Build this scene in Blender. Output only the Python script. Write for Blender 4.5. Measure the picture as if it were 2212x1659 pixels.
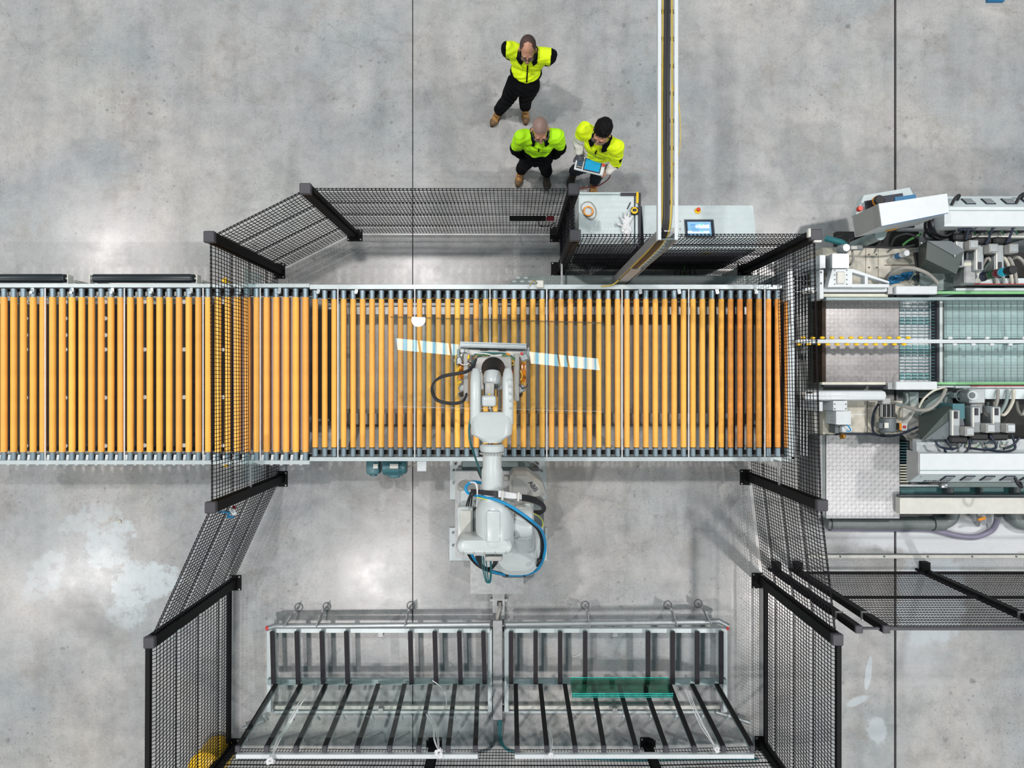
import bpy, bmesh, math, random
from mathutils import Vector, Matrix, Euler
random.seed(7)
SC = bpy.context.scene
COL = SC.collection
for o in list(bpy.data.objects): bpy.data.objects.remove(o)

# ---------------------------------------------------------------- camera, world, lights
CAMH = 9.0
F = 1500.0
cam_d = bpy.data.cameras.new('camera'); cam = bpy.data.objects.new('camera', cam_d); COL.objects.link(cam)
cam.location = (0, 0, CAMH); cam.rotation_euler = (0, 0, 0)
cam_d.sensor_width = 36; cam_d.lens = 36 * F / 2212; cam_d.clip_end = 200
SC.camera = cam
SC.view_settings.view_transform = 'Standard'; SC.view_settings.look = 'None'
SC.view_settings.gamma = 1; SC.view_settings.use_curve_mapping = False
SC.view_settings.exposure = 0.0
wd = bpy.data.worlds.new('world'); SC.world = wd; wd.use_nodes = True
bg = wd.node_tree.nodes['Background']; bg.inputs[0].default_value = (0.62, 0.90, 1.0, 1); bg.inputs[1].default_value = 0.22

def area(x, y, z, power, size, col=(1, 0.945, 0.915), shape='DISK', size_y=None):
    d = bpy.data.lights.new('high_bay_lamp', 'AREA'); d.energy = power; d.size = size; d.color = col; d.shape = shape
    if size_y: d.size_y = size_y
    d.spread = math.radians(150)
    o = bpy.data.objects.new('high_bay_lamp', d); COL.objects.link(o); o.location = (x, y, z)
    return o
LP = 345
area(-2.5, 3.3, 11.5, LP, 0.36)
area(-3.8, -5.5, 11, LP, 0.4)
area(-11.4, 3.7, 11, LP * 1.1, 0.45)
area(-12.3, -5.5, 11, LP, 0.45)
area(6.8, 3.3, 11, LP * 1.25, 0.45)
area(7.2, -6.2, 11, LP * 1.35, 0.45)
area(-3.4, 14, 11, LP * 0.9, 0.5)
area(6.6, 14, 11, LP * 0.9, 0.5)
area(-12.3, 14, 11, LP * 0.9, 0.5)
area(15.5, -1.5, 11, LP * 1.1, 0.5)

# ---------------------------------------------------------------- helpers
def W(px, py, z):                                   # a point of the hall seen at that pixel, at height z
    k = (CAMH - z) / F
    return Vector(((px - 1106) * k, (829.5 - py) * k, z))
def s2l(c): return c / 12.92 if c <= 0.04045 else ((c + 0.055) / 1.055) ** 2.4
def rgb(r, g, b): return (s2l(r / 255), s2l(g / 255), s2l(b / 255), 1)

def mat(name, col, rough=0.5, metal=0.0, var=0.06, scale=12, bump=0.0, spec=0.5, emit=None, estr=0, rnd=0.0, coat=0.0):
    m = bpy.data.materials.new(name); m.use_nodes = True
    nt = m.node_tree; N = nt.nodes; L = nt.links; b = N['Principled BSDF']
    tc = N.new('ShaderNodeTexCoord'); nz = N.new('ShaderNodeTexNoise'); nz.inputs['Scale'].default_value = scale
    nz.inputs['Detail'].default_value = 5
    L.new(tc.outputs['Object'], nz.inputs['Vector'])
    hsv = N.new('ShaderNodeHueSaturation'); hsv.inputs['Color'].default_value = col
    mr = N.new('ShaderNodeMapRange'); mr.inputs['From Min'].default_value = 0.25; mr.inputs['From Max'].default_value = 0.75
    mr.inputs['To Min'].default_value = 1 - var * 1.6; mr.inputs['To Max'].default_value = 1 + var * 1.6
    L.new(nz.outputs['Fac'], mr.inputs['Value'])
    if rnd:
        oi = N.new('ShaderNodeObjectInfo'); m2 = N.new('ShaderNodeMapRange')
        m2.inputs['To Min'].default_value = 1 - rnd; m2.inputs['To Max'].default_value = 1 + rnd
        L.new(oi.outputs['Random'], m2.inputs['Value'])
        mu = N.new('ShaderNodeMath'); mu.operation = 'MULTIPLY'
        L.new(mr.outputs[0], mu.inputs[0]); L.new(m2.outputs[0], mu.inputs[1]); L.new(mu.outputs[0], hsv.inputs['Value'])
        m3 = N.new('ShaderNodeMapRange'); m3.inputs['To Min'].default_value = 0.5 - rnd * 0.10; m3.inputs['To Max'].default_value = 0.5 + rnd * 0.10
        fr = N.new('ShaderNodeMath'); fr.operation = 'FRACT'; mm = N.new('ShaderNodeMath'); mm.operation = 'MULTIPLY'; mm.inputs[1].default_value = 7.31
        L.new(oi.outputs['Random'], mm.inputs[0]); L.new(mm.outputs[0], fr.inputs[0]); L.new(fr.outputs[0], m3.inputs['Value'])
        L.new(m3.outputs[0], hsv.inputs['Hue'])
    else:
        L.new(mr.outputs[0], hsv.inputs['Value'])
    L.new(hsv.outputs[0], b.inputs['Base Color'])
    b.inputs['Roughness'].default_value = rough; b.inputs['Metallic'].default_value = metal
    b.inputs['Specular IOR Level'].default_value = spec
    b.inputs['Coat Weight'].default_value = coat
    if emit:
        b.inputs['Emission Color'].default_value = emit; b.inputs['Emission Strength'].default_value = estr
    if bump:
        bp = N.new('ShaderNodeBump'); bp.inputs['Strength'].default_value = bump; bp.inputs['Distance'].default_value = 0.01
        L.new(nz.outputs['Fac'], bp.inputs['Height']); L.new(bp.outputs[0], b.inputs['Normal'])
    return m

def glass_mat(name, tint, refl=0.09, rough=0.0):
    m = bpy.data.materials.new(name); m.use_nodes = True
    nt = m.node_tree; N = nt.nodes; L = nt.links
    for n in list(N): N.remove(n)
    out = N.new('ShaderNodeOutputMaterial'); tr = N.new('ShaderNodeBsdfTransparent'); gl = N.new('ShaderNodeBsdfGlossy')
    tr.inputs[0].default_value = tint; gl.inputs['Roughness'].default_value = rough
    tc = N.new('ShaderNodeTexCoord'); nz = N.new('ShaderNodeTexNoise'); nz.inputs['Scale'].default_value = 3
    L.new(tc.outputs['Object'], nz.inputs['Vector'])
    mr = N.new('ShaderNodeMapRange'); mr.inputs['To Min'].default_value = refl * 0.85; mr.inputs['To Max'].default_value = refl * 1.15
    L.new(nz.outputs['Fac'], mr.inputs['Value'])
    fr = N.new('ShaderNodeLayerWeight'); fr.inputs['Blend'].default_value = 0.12
    ad = N.new('ShaderNodeMath'); ad.operation = 'ADD'; ad.use_clamp = True
    mu = N.new('ShaderNodeMath'); mu.operation = 'MULTIPLY'; mu.inputs[1].default_value = 0.4
    L.new(fr.outputs['Facing'], mu.inputs[0]); L.new(mu.outputs[0], ad.inputs[0]); L.new(mr.outputs[0], ad.inputs[1])
    mx = N.new('ShaderNodeMixShader'); L.new(ad.outputs[0], mx.inputs[0]); L.new(tr.outputs[0], mx.inputs[1]); L.new(gl.outputs[0], mx.inputs[2])
    L.new(mx.outputs[0], out.inputs[0])
    return m

M = {}
M['black'] = mat('black_powder_coat', rgb(15, 15, 17), 0.6, var=0.12, spec=0.18)
M['capgrey'] = mat('grey_plastic_cap', rgb(62, 62, 68), 0.55)
M['wire'] = mat('black_wire', rgb(13, 12, 20), 0.6, spec=0.2)
M['rail'] = mat('pale_grey_rail', rgb(188, 198, 200), 0.42, 0.2, var=0.05, scale=6)
M['zinc'] = mat('zinc_sleeve', rgb(138, 156, 166), 0.38, 0.45, var=0.05)
M['roller'] = mat('orange_roller_sleeve', rgb(248, 184, 82), 0.5, var=0.06, scale=5, rnd=0.09)
M['roller_worn'] = mat('worn_orange_sleeve', rgb(232, 158, 66), 0.6, var=0.17, scale=9, rnd=0.13)
M['rubber'] = mat('black_rubber', rgb(24, 25, 28), 0.55)
M['drum'] = mat('dark_blue_roller', rgb(20, 33, 40), 0.35, var=0.05)
M['dark'] = mat('dark_sheet', rgb(52, 51, 52), 0.6, var=0.12)
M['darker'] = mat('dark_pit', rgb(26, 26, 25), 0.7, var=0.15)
M['greysheet'] = mat('grey_sheet', rgb(182, 176, 180), 0.5, var=0.04)
M['white'] = mat('white_paint', rgb(207, 213, 216), 0.38, var=0.02)
M['white2'] = mat('warm_white_paint', rgb(206, 206, 199), 0.45, var=0.04)
M['cream'] = mat('cream_paint', rgb(206, 206, 190), 0.5, var=0.06)
M['stained'] = mat('stained_cream_plate', rgb(196, 192, 178), 0.55, var=0.13, scale=9)
M['palepanel'] = mat('pale_blue_panel', rgb(202, 214, 216), 0.4, var=0.02)
M['robot'] = mat('robot_white_paint', rgb(194, 201, 201), 0.34, var=0.015, coat=0.15)
M['robotg'] = mat('robot_grey_paint', rgb(166, 166, 162), 0.4, var=0.03)
M['alu'] = mat('aluminium', rgb(176, 182, 184), 0.35, 0.6, var=0.06)
M['steel'] = mat('galvanised_steel', rgb(160, 162, 163), 0.42, 0.5, var=0.10, scale=20)
M['steelblue'] = mat('blue_grey_steel', rgb(142, 160, 162), 0.45, 0.2, var=0.06)
M['brass'] = mat('brass', rgb(190, 140, 60), 0.35, 0.7)
M['cableblue'] = mat('blue_hose', rgb(20, 142, 196), 0.4)
M['cableblack'] = mat('black_cable', rgb(38, 38, 42), 0.5)
M['cablenavy'] = mat('navy_cable', rgb(22, 34, 54), 0.5)
M['cableyellow'] = mat('yellow_green_cable', rgb(200, 208, 90), 0.5)
M['cablegold'] = mat('yellow_cable', rgb(198, 172, 70), 0.5)
M['cablegreen'] = mat('green_cable', rgb(74, 140, 74), 0.5)
M['cableteal'] = mat('teal_hose', rgb(34, 110, 116), 0.4)
M['cablered'] = mat('red_cable', rgb(150, 50, 44), 0.5)
M['cablewhite'] = mat('white_hose', rgb(225, 226, 228), 0.45)
M['cablegrey'] = mat('grey_hose', rgb(150, 148, 142), 0.4)
M['purple'] = mat('purple_clear_hose', rgb(142, 138, 160), 0.35)
M['green'] = mat('green_belt', rgb(124, 186, 128), 0.5)
M['tealpaint'] = mat('teal_machine_paint', rgb(62, 110, 118), 0.42, var=0.05)
M['hood'] = mat('dark_green_grey_hood', rgb(66, 76, 73), 0.45, var=0.04)
M['hoodlight'] = mat('grey_green_plate', rgb(134, 150, 148), 0.5, var=0.05)
M['tealtank'] = mat('teal_tank', rgb(140, 182, 184), 0.45, var=0.10, scale=7)
M['pipe'] = mat('grey_pvc_pipe', rgb(122, 130, 130), 0.42, var=0.08)
M['yellow'] = mat('yellow_plastic', rgb(250, 200, 20), 0.4)
M['orange'] = mat('orange_plastic', rgb(238, 150, 30), 0.4)
M['amber'] = mat('amber_plastic', rgb(190, 110, 10), 0.2, var=0.5, scale=30)
M['red'] = mat('red_plastic', rgb(222, 64, 40), 0.35)
M['redlabel'] = mat('red_label', rgb(200, 60, 60), 0.5)
M['redlens'] = mat('red_lens', rgb(110, 24, 40), 0.25)
M['greenlens'] = mat('green_lens', rgb(16, 80, 44), 0.25)
M['bluelens'] = mat('blue_lens', rgb(30, 190, 222), 0.25)
M['blue'] = mat('blue_plastic', rgb(20, 110, 160), 0.4)
M['motor'] = mat('dark_grey_motor', rgb(96, 104, 108), 0.45, var=0.05)
M['plastic'] = mat('translucent_wrap', rgb(214, 218, 218), 0.35, var=0.1)
M['pad'] = mat('black_felt_pad', rgb(36, 33, 38), 0.85, var=0.12, scale=60)
M['padb'] = mat('black_rubber_pad', rgb(10, 10, 12), 0.7, var=0.1, scale=40)
M['joint'] = mat('dark_joint_filler', rgb(44, 36, 38), 0.8, var=0.2)
M['skin'] = mat('skin', rgb(196, 142, 116), 0.5, var=0.05, scale=20)
M['skin2'] = mat('shaved_scalp', rgb(150, 122, 112), 0.45, var=0.05, scale=60)
M['hair'] = mat('black_hair', rgb(9, 8, 9), 0.75, var=0.3, scale=80, bump=0.2, spec=0.2)
M['hair2'] = mat('short_dark_hair', rgb(74, 56, 50), 0.7, var=0.3, scale=90, bump=0.3)
M['hivis'] = mat('lime_yellow_fabric', rgb(222, 248, 6), 0.75, var=0.05, scale=10, bump=0.3)
M['hivisg'] = mat('lime_green_fabric', rgb(176, 240, 4), 0.75, var=0.05, scale=10, bump=0.3)
M['cloth'] = mat('black_navy_fabric', rgb(6, 7, 12), 0.9, var=0.2, scale=14, bump=0.3, spec=0.15)
M['jeans'] = mat('dark_jeans', rgb(16, 30, 44), 0.9, var=0.25, scale=30, bump=0.3)
M['sleevew'] = mat('white_sleeve_fabric', rgb(222, 220, 214), 0.8, var=0.04)
M['glove'] = mat('dark_grey_glove', rgb(66, 68, 76), 0.7, var=0.2, scale=50)
M['boot'] = mat('tan_leather_boot', rgb(176, 128, 70), 0.6, var=0.15, scale=22, bump=0.3)
M['bootb'] = mat('brown_leather_boot', rgb(58, 48, 42), 0.6, var=0.2, scale=22)
M['toe'] = mat('scuffed_toe_cap', rgb(112, 86, 58), 0.6, var=0.2)
M['sole'] = mat('boot_sole', rgb(60, 46, 36), 0.8)
M['ink'] = mat('dark_ink', rgb(48, 48, 56), 0.6)
M['orangeink'] = mat('orange_ink', rgb(236, 170, 60), 0.6)
M['eyew'] = mat('eye_white', rgb(225, 220, 215), 0.3)
M['lens'] = glass_mat('spectacle_lens', (0.93, 0.95, 0.96, 1), 0.06)
M['glass'] = glass_mat('clear_glass', (0.965, 0.985, 0.975, 1), 0.05)
M['glassrack'] = glass_mat('leaning_clear_glass', (0.95, 0.98, 0.97, 1), 0.015)
M['glassbig'] = glass_mat('pale_clear_glass', (0.93, 0.95, 0.94, 1), 0.10)
M['poly'] = glass_mat('clear_polycarbonate', (0.88, 0.95, 0.95, 1), 0.08, 0.05)
M['glassgreen'] = glass_mat('green_edge_glass', (0.60, 0.84, 0.76, 1), 0.07)
M['glassedge'] = mat('turquoise_glass_edge', rgb(60, 190, 180), 0.15, var=0.3, scale=30)

def floor_material():
    m = bpy.data.materials.new('worn_polished_concrete'); m.use_nodes = True
    nt = m.node_tree; N = nt.nodes; L = nt.links; b = N['Principled BSDF']
    tc = N.new('ShaderNodeNewGeometry'); pos = tc.outputs['Position']
    def noise(scale, detail=6, rough=0.6, vec=None, dist=0.0):
        n = N.new('ShaderNodeTexNoise'); n.inputs['Scale'].default_value = scale; n.inputs['Detail'].default_value = detail
        n.inputs['Roughness'].default_value = rough; n.inputs['Distortion'].default_value = dist
        L.new(vec or pos, n.inputs['Vector']); return n
    def ramp(fac, pts):
        r = N.new('ShaderNodeValToRGB'); L.new(fac, r.inputs[0])
        while len(r.color_ramp.elements) < len(pts): r.color_ramp.elements.new(0.5)
        for e, (p, c) in zip(r.color_ramp.elements, pts): e.position = p; e.color = c if len(c) == 4 else (*c, 1)
        return r.outputs[0]
    def mix(fac, a, c, mode='MIX'):
        x = N.new('ShaderNodeMix'); x.data_type = 'RGBA'; x.blend_type = mode; x.clamp_factor = True
        if isinstance(fac, float): x.inputs[0].default_value = fac
        else: L.new(fac, x.inputs[0])
        for i, v in ((6, a), (7, c)):
            if isinstance(v, tuple): x.inputs[i].default_value = v
            else: L.new(v, x.inputs[i])
        return x.outputs[2]
    def math_(op, a, c=None, clamp=False):
        x = N.new('ShaderNodeMath'); x.operation = op; x.use_clamp = clamp
        for i, v in enumerate((a, c)):
            if v is None: continue
            if isinstance(v, (int, float)): x.inputs[i].default_value = v
            else: L.new(v, x.inputs[i])
        return x.outputs[0]
    G = lambda v: (v, v, v, 1)
    big = noise(0.45, 8, 0.62, dist=0.6)
    c = ramp(big.outputs['Fac'], [(0.28, rgb(148, 154, 158)), (0.5, rgb(167, 167, 167)), (0.72, rgb(187, 183, 177))])
    mid = noise(2.2, 9, 0.68)
    c = mix(1.0, c, ramp(mid.outputs['Fac'], [(0.25, G(0.78)), (0.5, G(0.99)), (0.78, G(1.14))]), 'MULTIPLY')
    # streaks along the trowel direction
    mp = N.new('ShaderNodeMapping'); mp.inputs['Scale'].default_value = (3.2, 0.35, 1); L.new(pos, mp.inputs[0])
    st = noise(1.0, 6, 0.6, mp.outputs[0])
    c = mix(1.0, c, ramp(st.outputs['Fac'], [(0.3, G(0.87)), (0.52, G(1.0)), (0.75, G(1.07))]), 'MULTIPLY')
    tint = noise(0.8, 4, 0.5)
    c = mix(math_('MULTIPLY', ramp(tint.outputs['Fac'], [(0.48, G(0)), (0.70, G(1))]), 0.3), c, rgb(140, 158, 163), 'MIX')
    fine = noise(38, 4, 0.8)
    c = mix(1.0, c, ramp(fine.outputs['Fac'], [(0.32, G(0.84)), (0.5, G(1.0)), (0.68, G(1.06))]), 'MULTIPLY')
    br = noise(1.7, 10, 0.75, dist=0.3)
    c = mix(math_('MULTIPLY', ramp(br.outputs['Fac'], [(0.54, G(0)), (0.72, G(1))]), 0.55), c, rgb(138, 130, 120))
    bl = noise(5.5, 8, 0.75)
    c = mix(1.0, c, ramp(bl.outputs['Fac'], [(0.30, G(0.82)), (0.48, G(1.0)), (0.72, G(1.08))]), 'MULTIPLY')
    # dark speckles and blotches
    for sc, lo, hi, g, thr in ((2.6, 0.04, 0.12, 0.55, 0.46), (6.0, 0.05, 0.15, 0.6, 0.46), (15, 0.06, 0.2, 0.66, 0.42)):
        wv = noise(sc * 3, 3, 0.6)
        va = N.new('ShaderNodeVectorMath'); va.operation = 'MULTIPLY_ADD'; L.new(wv.outputs['Color'], va.inputs[0])
        va.inputs[1].default_value = (0.18 / sc * 2,) * 3; L.new(pos, va.inputs[2])
        v = N.new('ShaderNodeTexVoronoi'); v.inputs['Scale'].default_value = sc; L.new(va.outputs[0], v.inputs['Vector'])
        mask = ramp(v.outputs['Distance'], [(lo, G(1)), (hi, G(0))])
        sel = noise(0.9, 3, 0.5); sel2 = ramp(sel.outputs['Fac'], [(thr, G(0)), (thr + 0.12, G(1))])
        mk = math_('MULTIPLY', mask, sel2)
        c = mix(math_('MULTIPLY', mk, 0.9), c, mix(1.0, c, G(g), 'MULTIPLY'))
    # hairline cracks
    vc = N.new('ShaderNodeTexVoronoi'); vc.feature = 'DISTANCE_TO_EDGE'; vc.inputs['Scale'].default_value = 0.33
    wv = noise(1.4, 4, 0.6); va = N.new('ShaderNodeVectorMath'); va.operation = 'MULTIPLY_ADD'
    L.new(wv.outputs['Color'], va.inputs[0]); va.inputs[1].default_value = (0.5, 0.5, 0); L.new(pos, va.inputs[2]); L.new(va.outputs[0], vc.inputs['Vector'])
    cr = ramp(vc.outputs['Distance'], [(0.0, G(1)), (0.0022, G(0))])
    c = mix(math_('MULTIPLY', cr, 0.16), c, rgb(92, 92, 90))
    # spilt pale coating and worn patches with torn outlines
    warp = noise(3.2, 8, 0.7); wf = math_('SUBTRACT', warp.outputs['Fac'], 0.5)
    sep = N.new('ShaderNodeSeparateXYZ'); L.new(pos, sep.inputs[0])
    def patch(px, py, rx, ry, col, amt, ang=0, soft=0.06, w=2.4, inner=None):
        p = W(px, py, 0)
        dx = math_('SUBTRACT', sep.outputs[0], p.x); dy = math_('SUBTRACT', sep.outputs[1], p.y)
        ca, sa = math.cos(math.radians(ang)), math.sin(math.radians(ang))
        u = math_('ADD', math_('MULTIPLY', dx, ca), math_('MULTIPLY', dy, sa)); v = math_('SUBTRACT', math_('MULTIPLY', dy, ca), math_('MULTIPLY', dx, sa))
        u = math_('DIVIDE', u, rx * 0.006); v = math_('DIVIDE', v, ry * 0.006)
        d = math_('SQRT', math_('ADD', math_('MULTIPLY', u, u), math_('MULTIPLY', v, v)))
        d = math_('ADD', d, math_('MULTIPLY', wf, w))
        mr = N.new('ShaderNodeMapRange'); mr.inputs['From Min'].default_value = 1 - soft; mr.inputs['From Max'].default_value = 1 + soft
        mr.inputs['To Min'].default_value = amt; mr.inputs['To Max'].default_value = 0; L.new(d, mr.inputs['Value'])
        k = mr.outputs[0]
        if inner: k = math_('MULTIPLY', k, inner)
        return k
    holes = ramp(noise(5.5, 9, 0.75).outputs['Fac'], [(0.40, G(0.15)), (0.50, G(1))])
    pale = rgb(184, 194, 198)
    for a in ((235, 1180, 60, 42, pale, 0.8, 40), (300, 1262, 80, 44, pale, 0.85, 20), (330, 1250, 60, 30, pale, 0.8, 10), (190, 1120, 60, 28, pale, 0.5, 20),
              (95, 1245, 60, 34, pale, 0.5, 60), (275, 1320, 40, 40, pale, 0.6, 0)):
        c = mix(patch(*a, inner=holes), c, pale)
    for a in ((180, 1340, 90, 26, 0, 0.55, -20, 0.5), (175, 1300, 40, 22, 0, 0.6, -30, 0.4)):
        c = mix(patch(*a), c, rgb(104, 104, 102))
    for a in ((2010, 1290, 70, 110, pale, 0.8, -4, 0.08, 1.5), (1995, 1400, 60, 90, pale, 0.35, 0, 0.4), (1876, 1452, 7, 36, pale, 0.9, -8, 0.1, 1.3), (1850, 1515, 24, 8, pale, .8, 25, .2, 1.5),
              (1898, 1575, 18, 32, pale, .7, 10, .15, 3.2), (2140, 1215, 90, 20, pale, .5, 0, .2)):
        c = mix(patch(*a), c, rgb(190, 198, 204))
    wh = rgb(226, 230, 234)
    for a in ((2100, 1158, 240, 42, wh, 0.9, 0, 0.12, 0.7), (1850, 1150, 110, 34, wh, 0.35, 0, 0.3, 1.6)):
        c = mix(patch(*a), c, wh)
    L.new(c, b.inputs['Base Color'])
    rr = ramp(mid.outputs['Fac'], [(0.3, G(0.22)), (0.7, G(0.33))]); L.new(rr, b.inputs['Roughness'])
    b.inputs['Specular IOR Level'].default_value = 0.45
    bp = N.new('ShaderNodeBump'); bp.inputs['Strength'].default_value = 0.12; bp.inputs['Distance'].default_value = 0.004
    L.new(fine.outputs['Fac'], bp.inputs['Height']); L.new(bp.outputs[0], b.inputs['Normal'])
    return m

ORG = {}
def V(*a): return Vector(a[0]) if len(a) == 1 else Vector(a)

class MB:
    def __init__(s): s.v = []; s.f = []; s.m = []
    def add(s, vs, fs, mi=0):
        n = len(s.v); s.v += [Vector(v) for v in vs]; s.f += [tuple(i + n for i in f) for f in fs]; s.m += [mi] * len(fs); return s
    def hexa(s, p, mi=0):      # 4 bottom, 4 top
        return s.add(p, [(3, 2, 1, 0), (4, 5, 6, 7), (0, 1, 5, 4), (1, 2, 6, 5), (2, 3, 7, 6), (3, 0, 4, 7)], mi)
    def box(s, c, size, rz=0, mi=0, R=None):
        hx, hy, hz = size[0] / 2, size[1] / 2, size[2] / 2
        if R is None: R = Matrix.Rotation(rz, 3, 'Z')
        c = Vector(c)
        return s.hexa([c + R @ Vector(q) for q in ((-hx, -hy, -hz), (hx, -hy, -hz), (hx, hy, -hz), (-hx, hy, -hz), (-hx, -hy, hz), (hx, -hy, hz), (hx, hy, hz), (-hx, hy, hz))], mi)
    def bz(s, x0, y0, x1, y1, z0, z1, mi=0):
        return s.box(((x0 + x1) / 2, (y0 + y1) / 2, (z0 + z1) / 2), (abs(x1 - x0), abs(y1 - y0), abs(z1 - z0)), 0, mi)
    def pb(s, x0, y0, x1, y1, zt, zb, mi=0):            # a box whose top is seen at that pixel rectangle
        a = W(x0, y0, zt); b = W(x1, y1, zt); return s.bz(a.x, b.y, b.x, a.y, zb, zt, mi)
    def rbox(s, c, size, r=0.02, seg=2, rz=0, R=None, mi=0):
        bm = bmesh.new(); bmesh.ops.create_cube(bm, size=1)
        for v in bm.verts: v.co = Vector((v.co.x * size[0], v.co.y * size[1], v.co.z * size[2]))
        bmesh.ops.bevel(bm, geom=bm.edges[:], offset=min(r, min(size) * 0.49), segments=seg, affect='EDGES', profile=0.5)
        if R is None: R = Matrix.Rotation(rz, 3, 'Z')
        c = Vector(c); bm.verts.index_update()
        s.add([c + R @ v.co for v in bm.verts], [[v.index for v in f.verts] for f in bm.faces], mi); bm.free(); return s
    def bar(s, a, b, w, h, mi=0, up=(0, 0, 1)):
        a, b = Vector(a), Vector(b); d = b - a; L = d.length; d.normalize(); up = Vector(up)
        x = d.cross(up)
        if x.length < 1e-4: x = Vector((1, 0, 0))
        x.normalize(); u = x.cross(d)
        R = Matrix((x, d, u)).transposed()
        return s.box((a + b) / 2, (w, L, h), R=R, mi=mi)
    def cyl(s, a, b, r0, r1=None, n=16, caps=True, mi=0):
        if r1 is None: r1 = r0
        a, b = Vector(a), Vector(b); d = (b - a).normalized()
        x = d.orthogonal().normalized(); y = d.cross(x)
        vs = []; fs = []
        for c, r in ((a, r0), (b, r1)):
            for i in range(n):
                t = 2 * math.pi * i / n; vs.append(c + x * (r * math.cos(t)) + y * (r * math.sin(t)))
        for i in range(n): j = (i + 1) % n; fs.append((i, j, n + j, n + i))
        if caps: fs.append(tuple(range(n - 1, -1, -1))); fs.append(tuple(range(n, 2 * n)))
        return s.add(vs, fs, mi)
    def lathe(s, a, b, prof, n=24, mi=0, caps=True):      # prof: (t along a->b in metres, radius)
        a, b = Vector(a), Vector(b); d = (b - a).normalized(); x = d.orthogonal().normalized(); y = d.cross(x)
        vs = []; fs = []
        for t, r in prof:
            for i in range(n):
                q = 2 * math.pi * i / n; vs.append(a + d * t + x * (r * math.cos(q)) + y * (r * math.sin(q)))
        for k in range(len(prof) - 1):
            for i in range(n): j = (i + 1) % n; fs.append((k * n + i, k * n + j, (k + 1) * n + j, (k + 1) * n + i))
        if caps: fs.append(tuple(range(n - 1, -1, -1))); fs.append(tuple(range((len(prof) - 1) * n, len(prof) * n)))
        return s.add(vs, fs, mi)
    def tube(s, pts, r, n=8, sub=6, mi=0, smooth=True, r1=None):
        P = [Vector(p) for p in pts]
        if smooth and len(P) > 2:
            Q = []
            for i in range(len(P) - 1):
                p0 = P[max(i - 1, 0)]; p1 = P[i]; p2 = P[i + 1]; p3 = P[min(i + 2, len(P) - 1)]
                for k in range(sub):
                    t = k / sub
                    Q.append(0.5 * ((2 * p1) + (p2 - p0) * t + (2 * p0 - 5 * p1 + 4 * p2 - p3) * t * t + (3 * p1 - p0 - 3 * p2 + p3) * t ** 3))
            Q.append(P[-1]); P = Q
        vs = []; fs = []; x = None
        for i, p in enumerate(P):
            d = (P[min(i + 1, len(P) - 1)] - P[max(i - 1, 0)]).normalized()
            x = d.orthogonal().normalized() if x is None else (x - d * x.dot(d)).normalized()
            y = d.cross(x); rr = r if r1 is None else r + (r1 - r) * i / (len(P) - 1)
            for k in range(n):
                t = 2 * math.pi * k / n; vs.append(p + x * (rr * math.cos(t)) + y * (rr * math.sin(t)))
        for i in range(len(P) - 1):
            for k in range(n): j = (k + 1) % n; fs.append((i * n + k, i * n + j, (i + 1) * n + j, (i + 1) * n + k))
        fs.append(tuple(range(n - 1, -1, -1))); m = (len(P) - 1) * n; fs.append(tuple(range(m, m + n)))
        return s.add(vs, fs, mi)
    def prism(s, poly, z0, z1, mi=0):
        n = len(poly); vs = [(p[0], p[1], z0) for p in poly] + [(p[0], p[1], z1) for p in poly]
        ar = sum(poly[i][0] * poly[(i + 1) % n][1] - poly[(i + 1) % n][0] * poly[i][1] for i in range(n))
        fs = [tuple(range(n - 1, -1, -1)), tuple(range(n, 2 * n))] + [(i, (i + 1) % n, n + (i + 1) % n, n + i) for i in range(n)]
        if ar < 0: fs = [tuple(reversed(f)) for f in fs]
        return s.add(vs, fs, mi)
    def loft(s, rings, mi=0):
        n = len(rings[0]); vs = [p for r in rings for p in r]; fs = []
        for k in range(len(rings) - 1):
            for i in range(n): j = (i + 1) % n; fs.append((k * n + i, k * n + j, (k + 1) * n + j, (k + 1) * n + i))
        fs.append(tuple(range(n - 1, -1, -1))); fs.append(tuple(range((len(rings) - 1) * n, len(rings) * n)))
        return s.add(vs, fs, mi)
    def ell(s, c, r, n=12, R=None, mi=0):
        c = Vector(c); R = R or Matrix.Identity(3); vs = [c + R @ Vector((0, 0, r[2]))]; fs = []
        h = n // 2
        for i in range(1, h):
            t = math.pi * i / h
            for k in range(n): q = 2 * math.pi * k / n; vs.append(c + R @ Vector((r[0] * math.sin(t) * math.cos(q), r[1] * math.sin(t) * math.sin(q), r[2] * math.cos(t))))
        vs.append(c + R @ Vector((0, 0, -r[2])))
        for k in range(n): fs.append((0, 1 + k, 1 + (k + 1) % n))
        for i in range(h - 2):
            for k in range(n): a = 1 + i * n; b = a + n; j = (k + 1) % n; fs.append((a + k, b + k, b + j, a + j))
        a = 1 + (h - 2) * n; e = len(vs) - 1
        for k in range(n): fs.append((a + k, e, a + (k + 1) % n))
        return s.add(vs, fs, mi)
    def torus(s, c, R0, r, n=28, m=8, R=None, mi=0):
        R = R or Matrix.Identity(3); c = Vector(c); vs = []; fs = []
        for i in range(n):
            t = 2 * math.pi * i / n
            for k in range(m):
                q = 2 * math.pi * k / m; vs.append(c + R @ Vector(((R0 + r * math.cos(q)) * math.cos(t), (R0 + r * math.cos(q)) * math.sin(t), r * math.sin(q))))
        for i in range(n):
            for k in range(m): j = (i + 1) % n; l = (k + 1) % m; fs.append((i * m + k, j * m + k, j * m + l, i * m + l))
        return s.add(vs, fs, mi)
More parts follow.
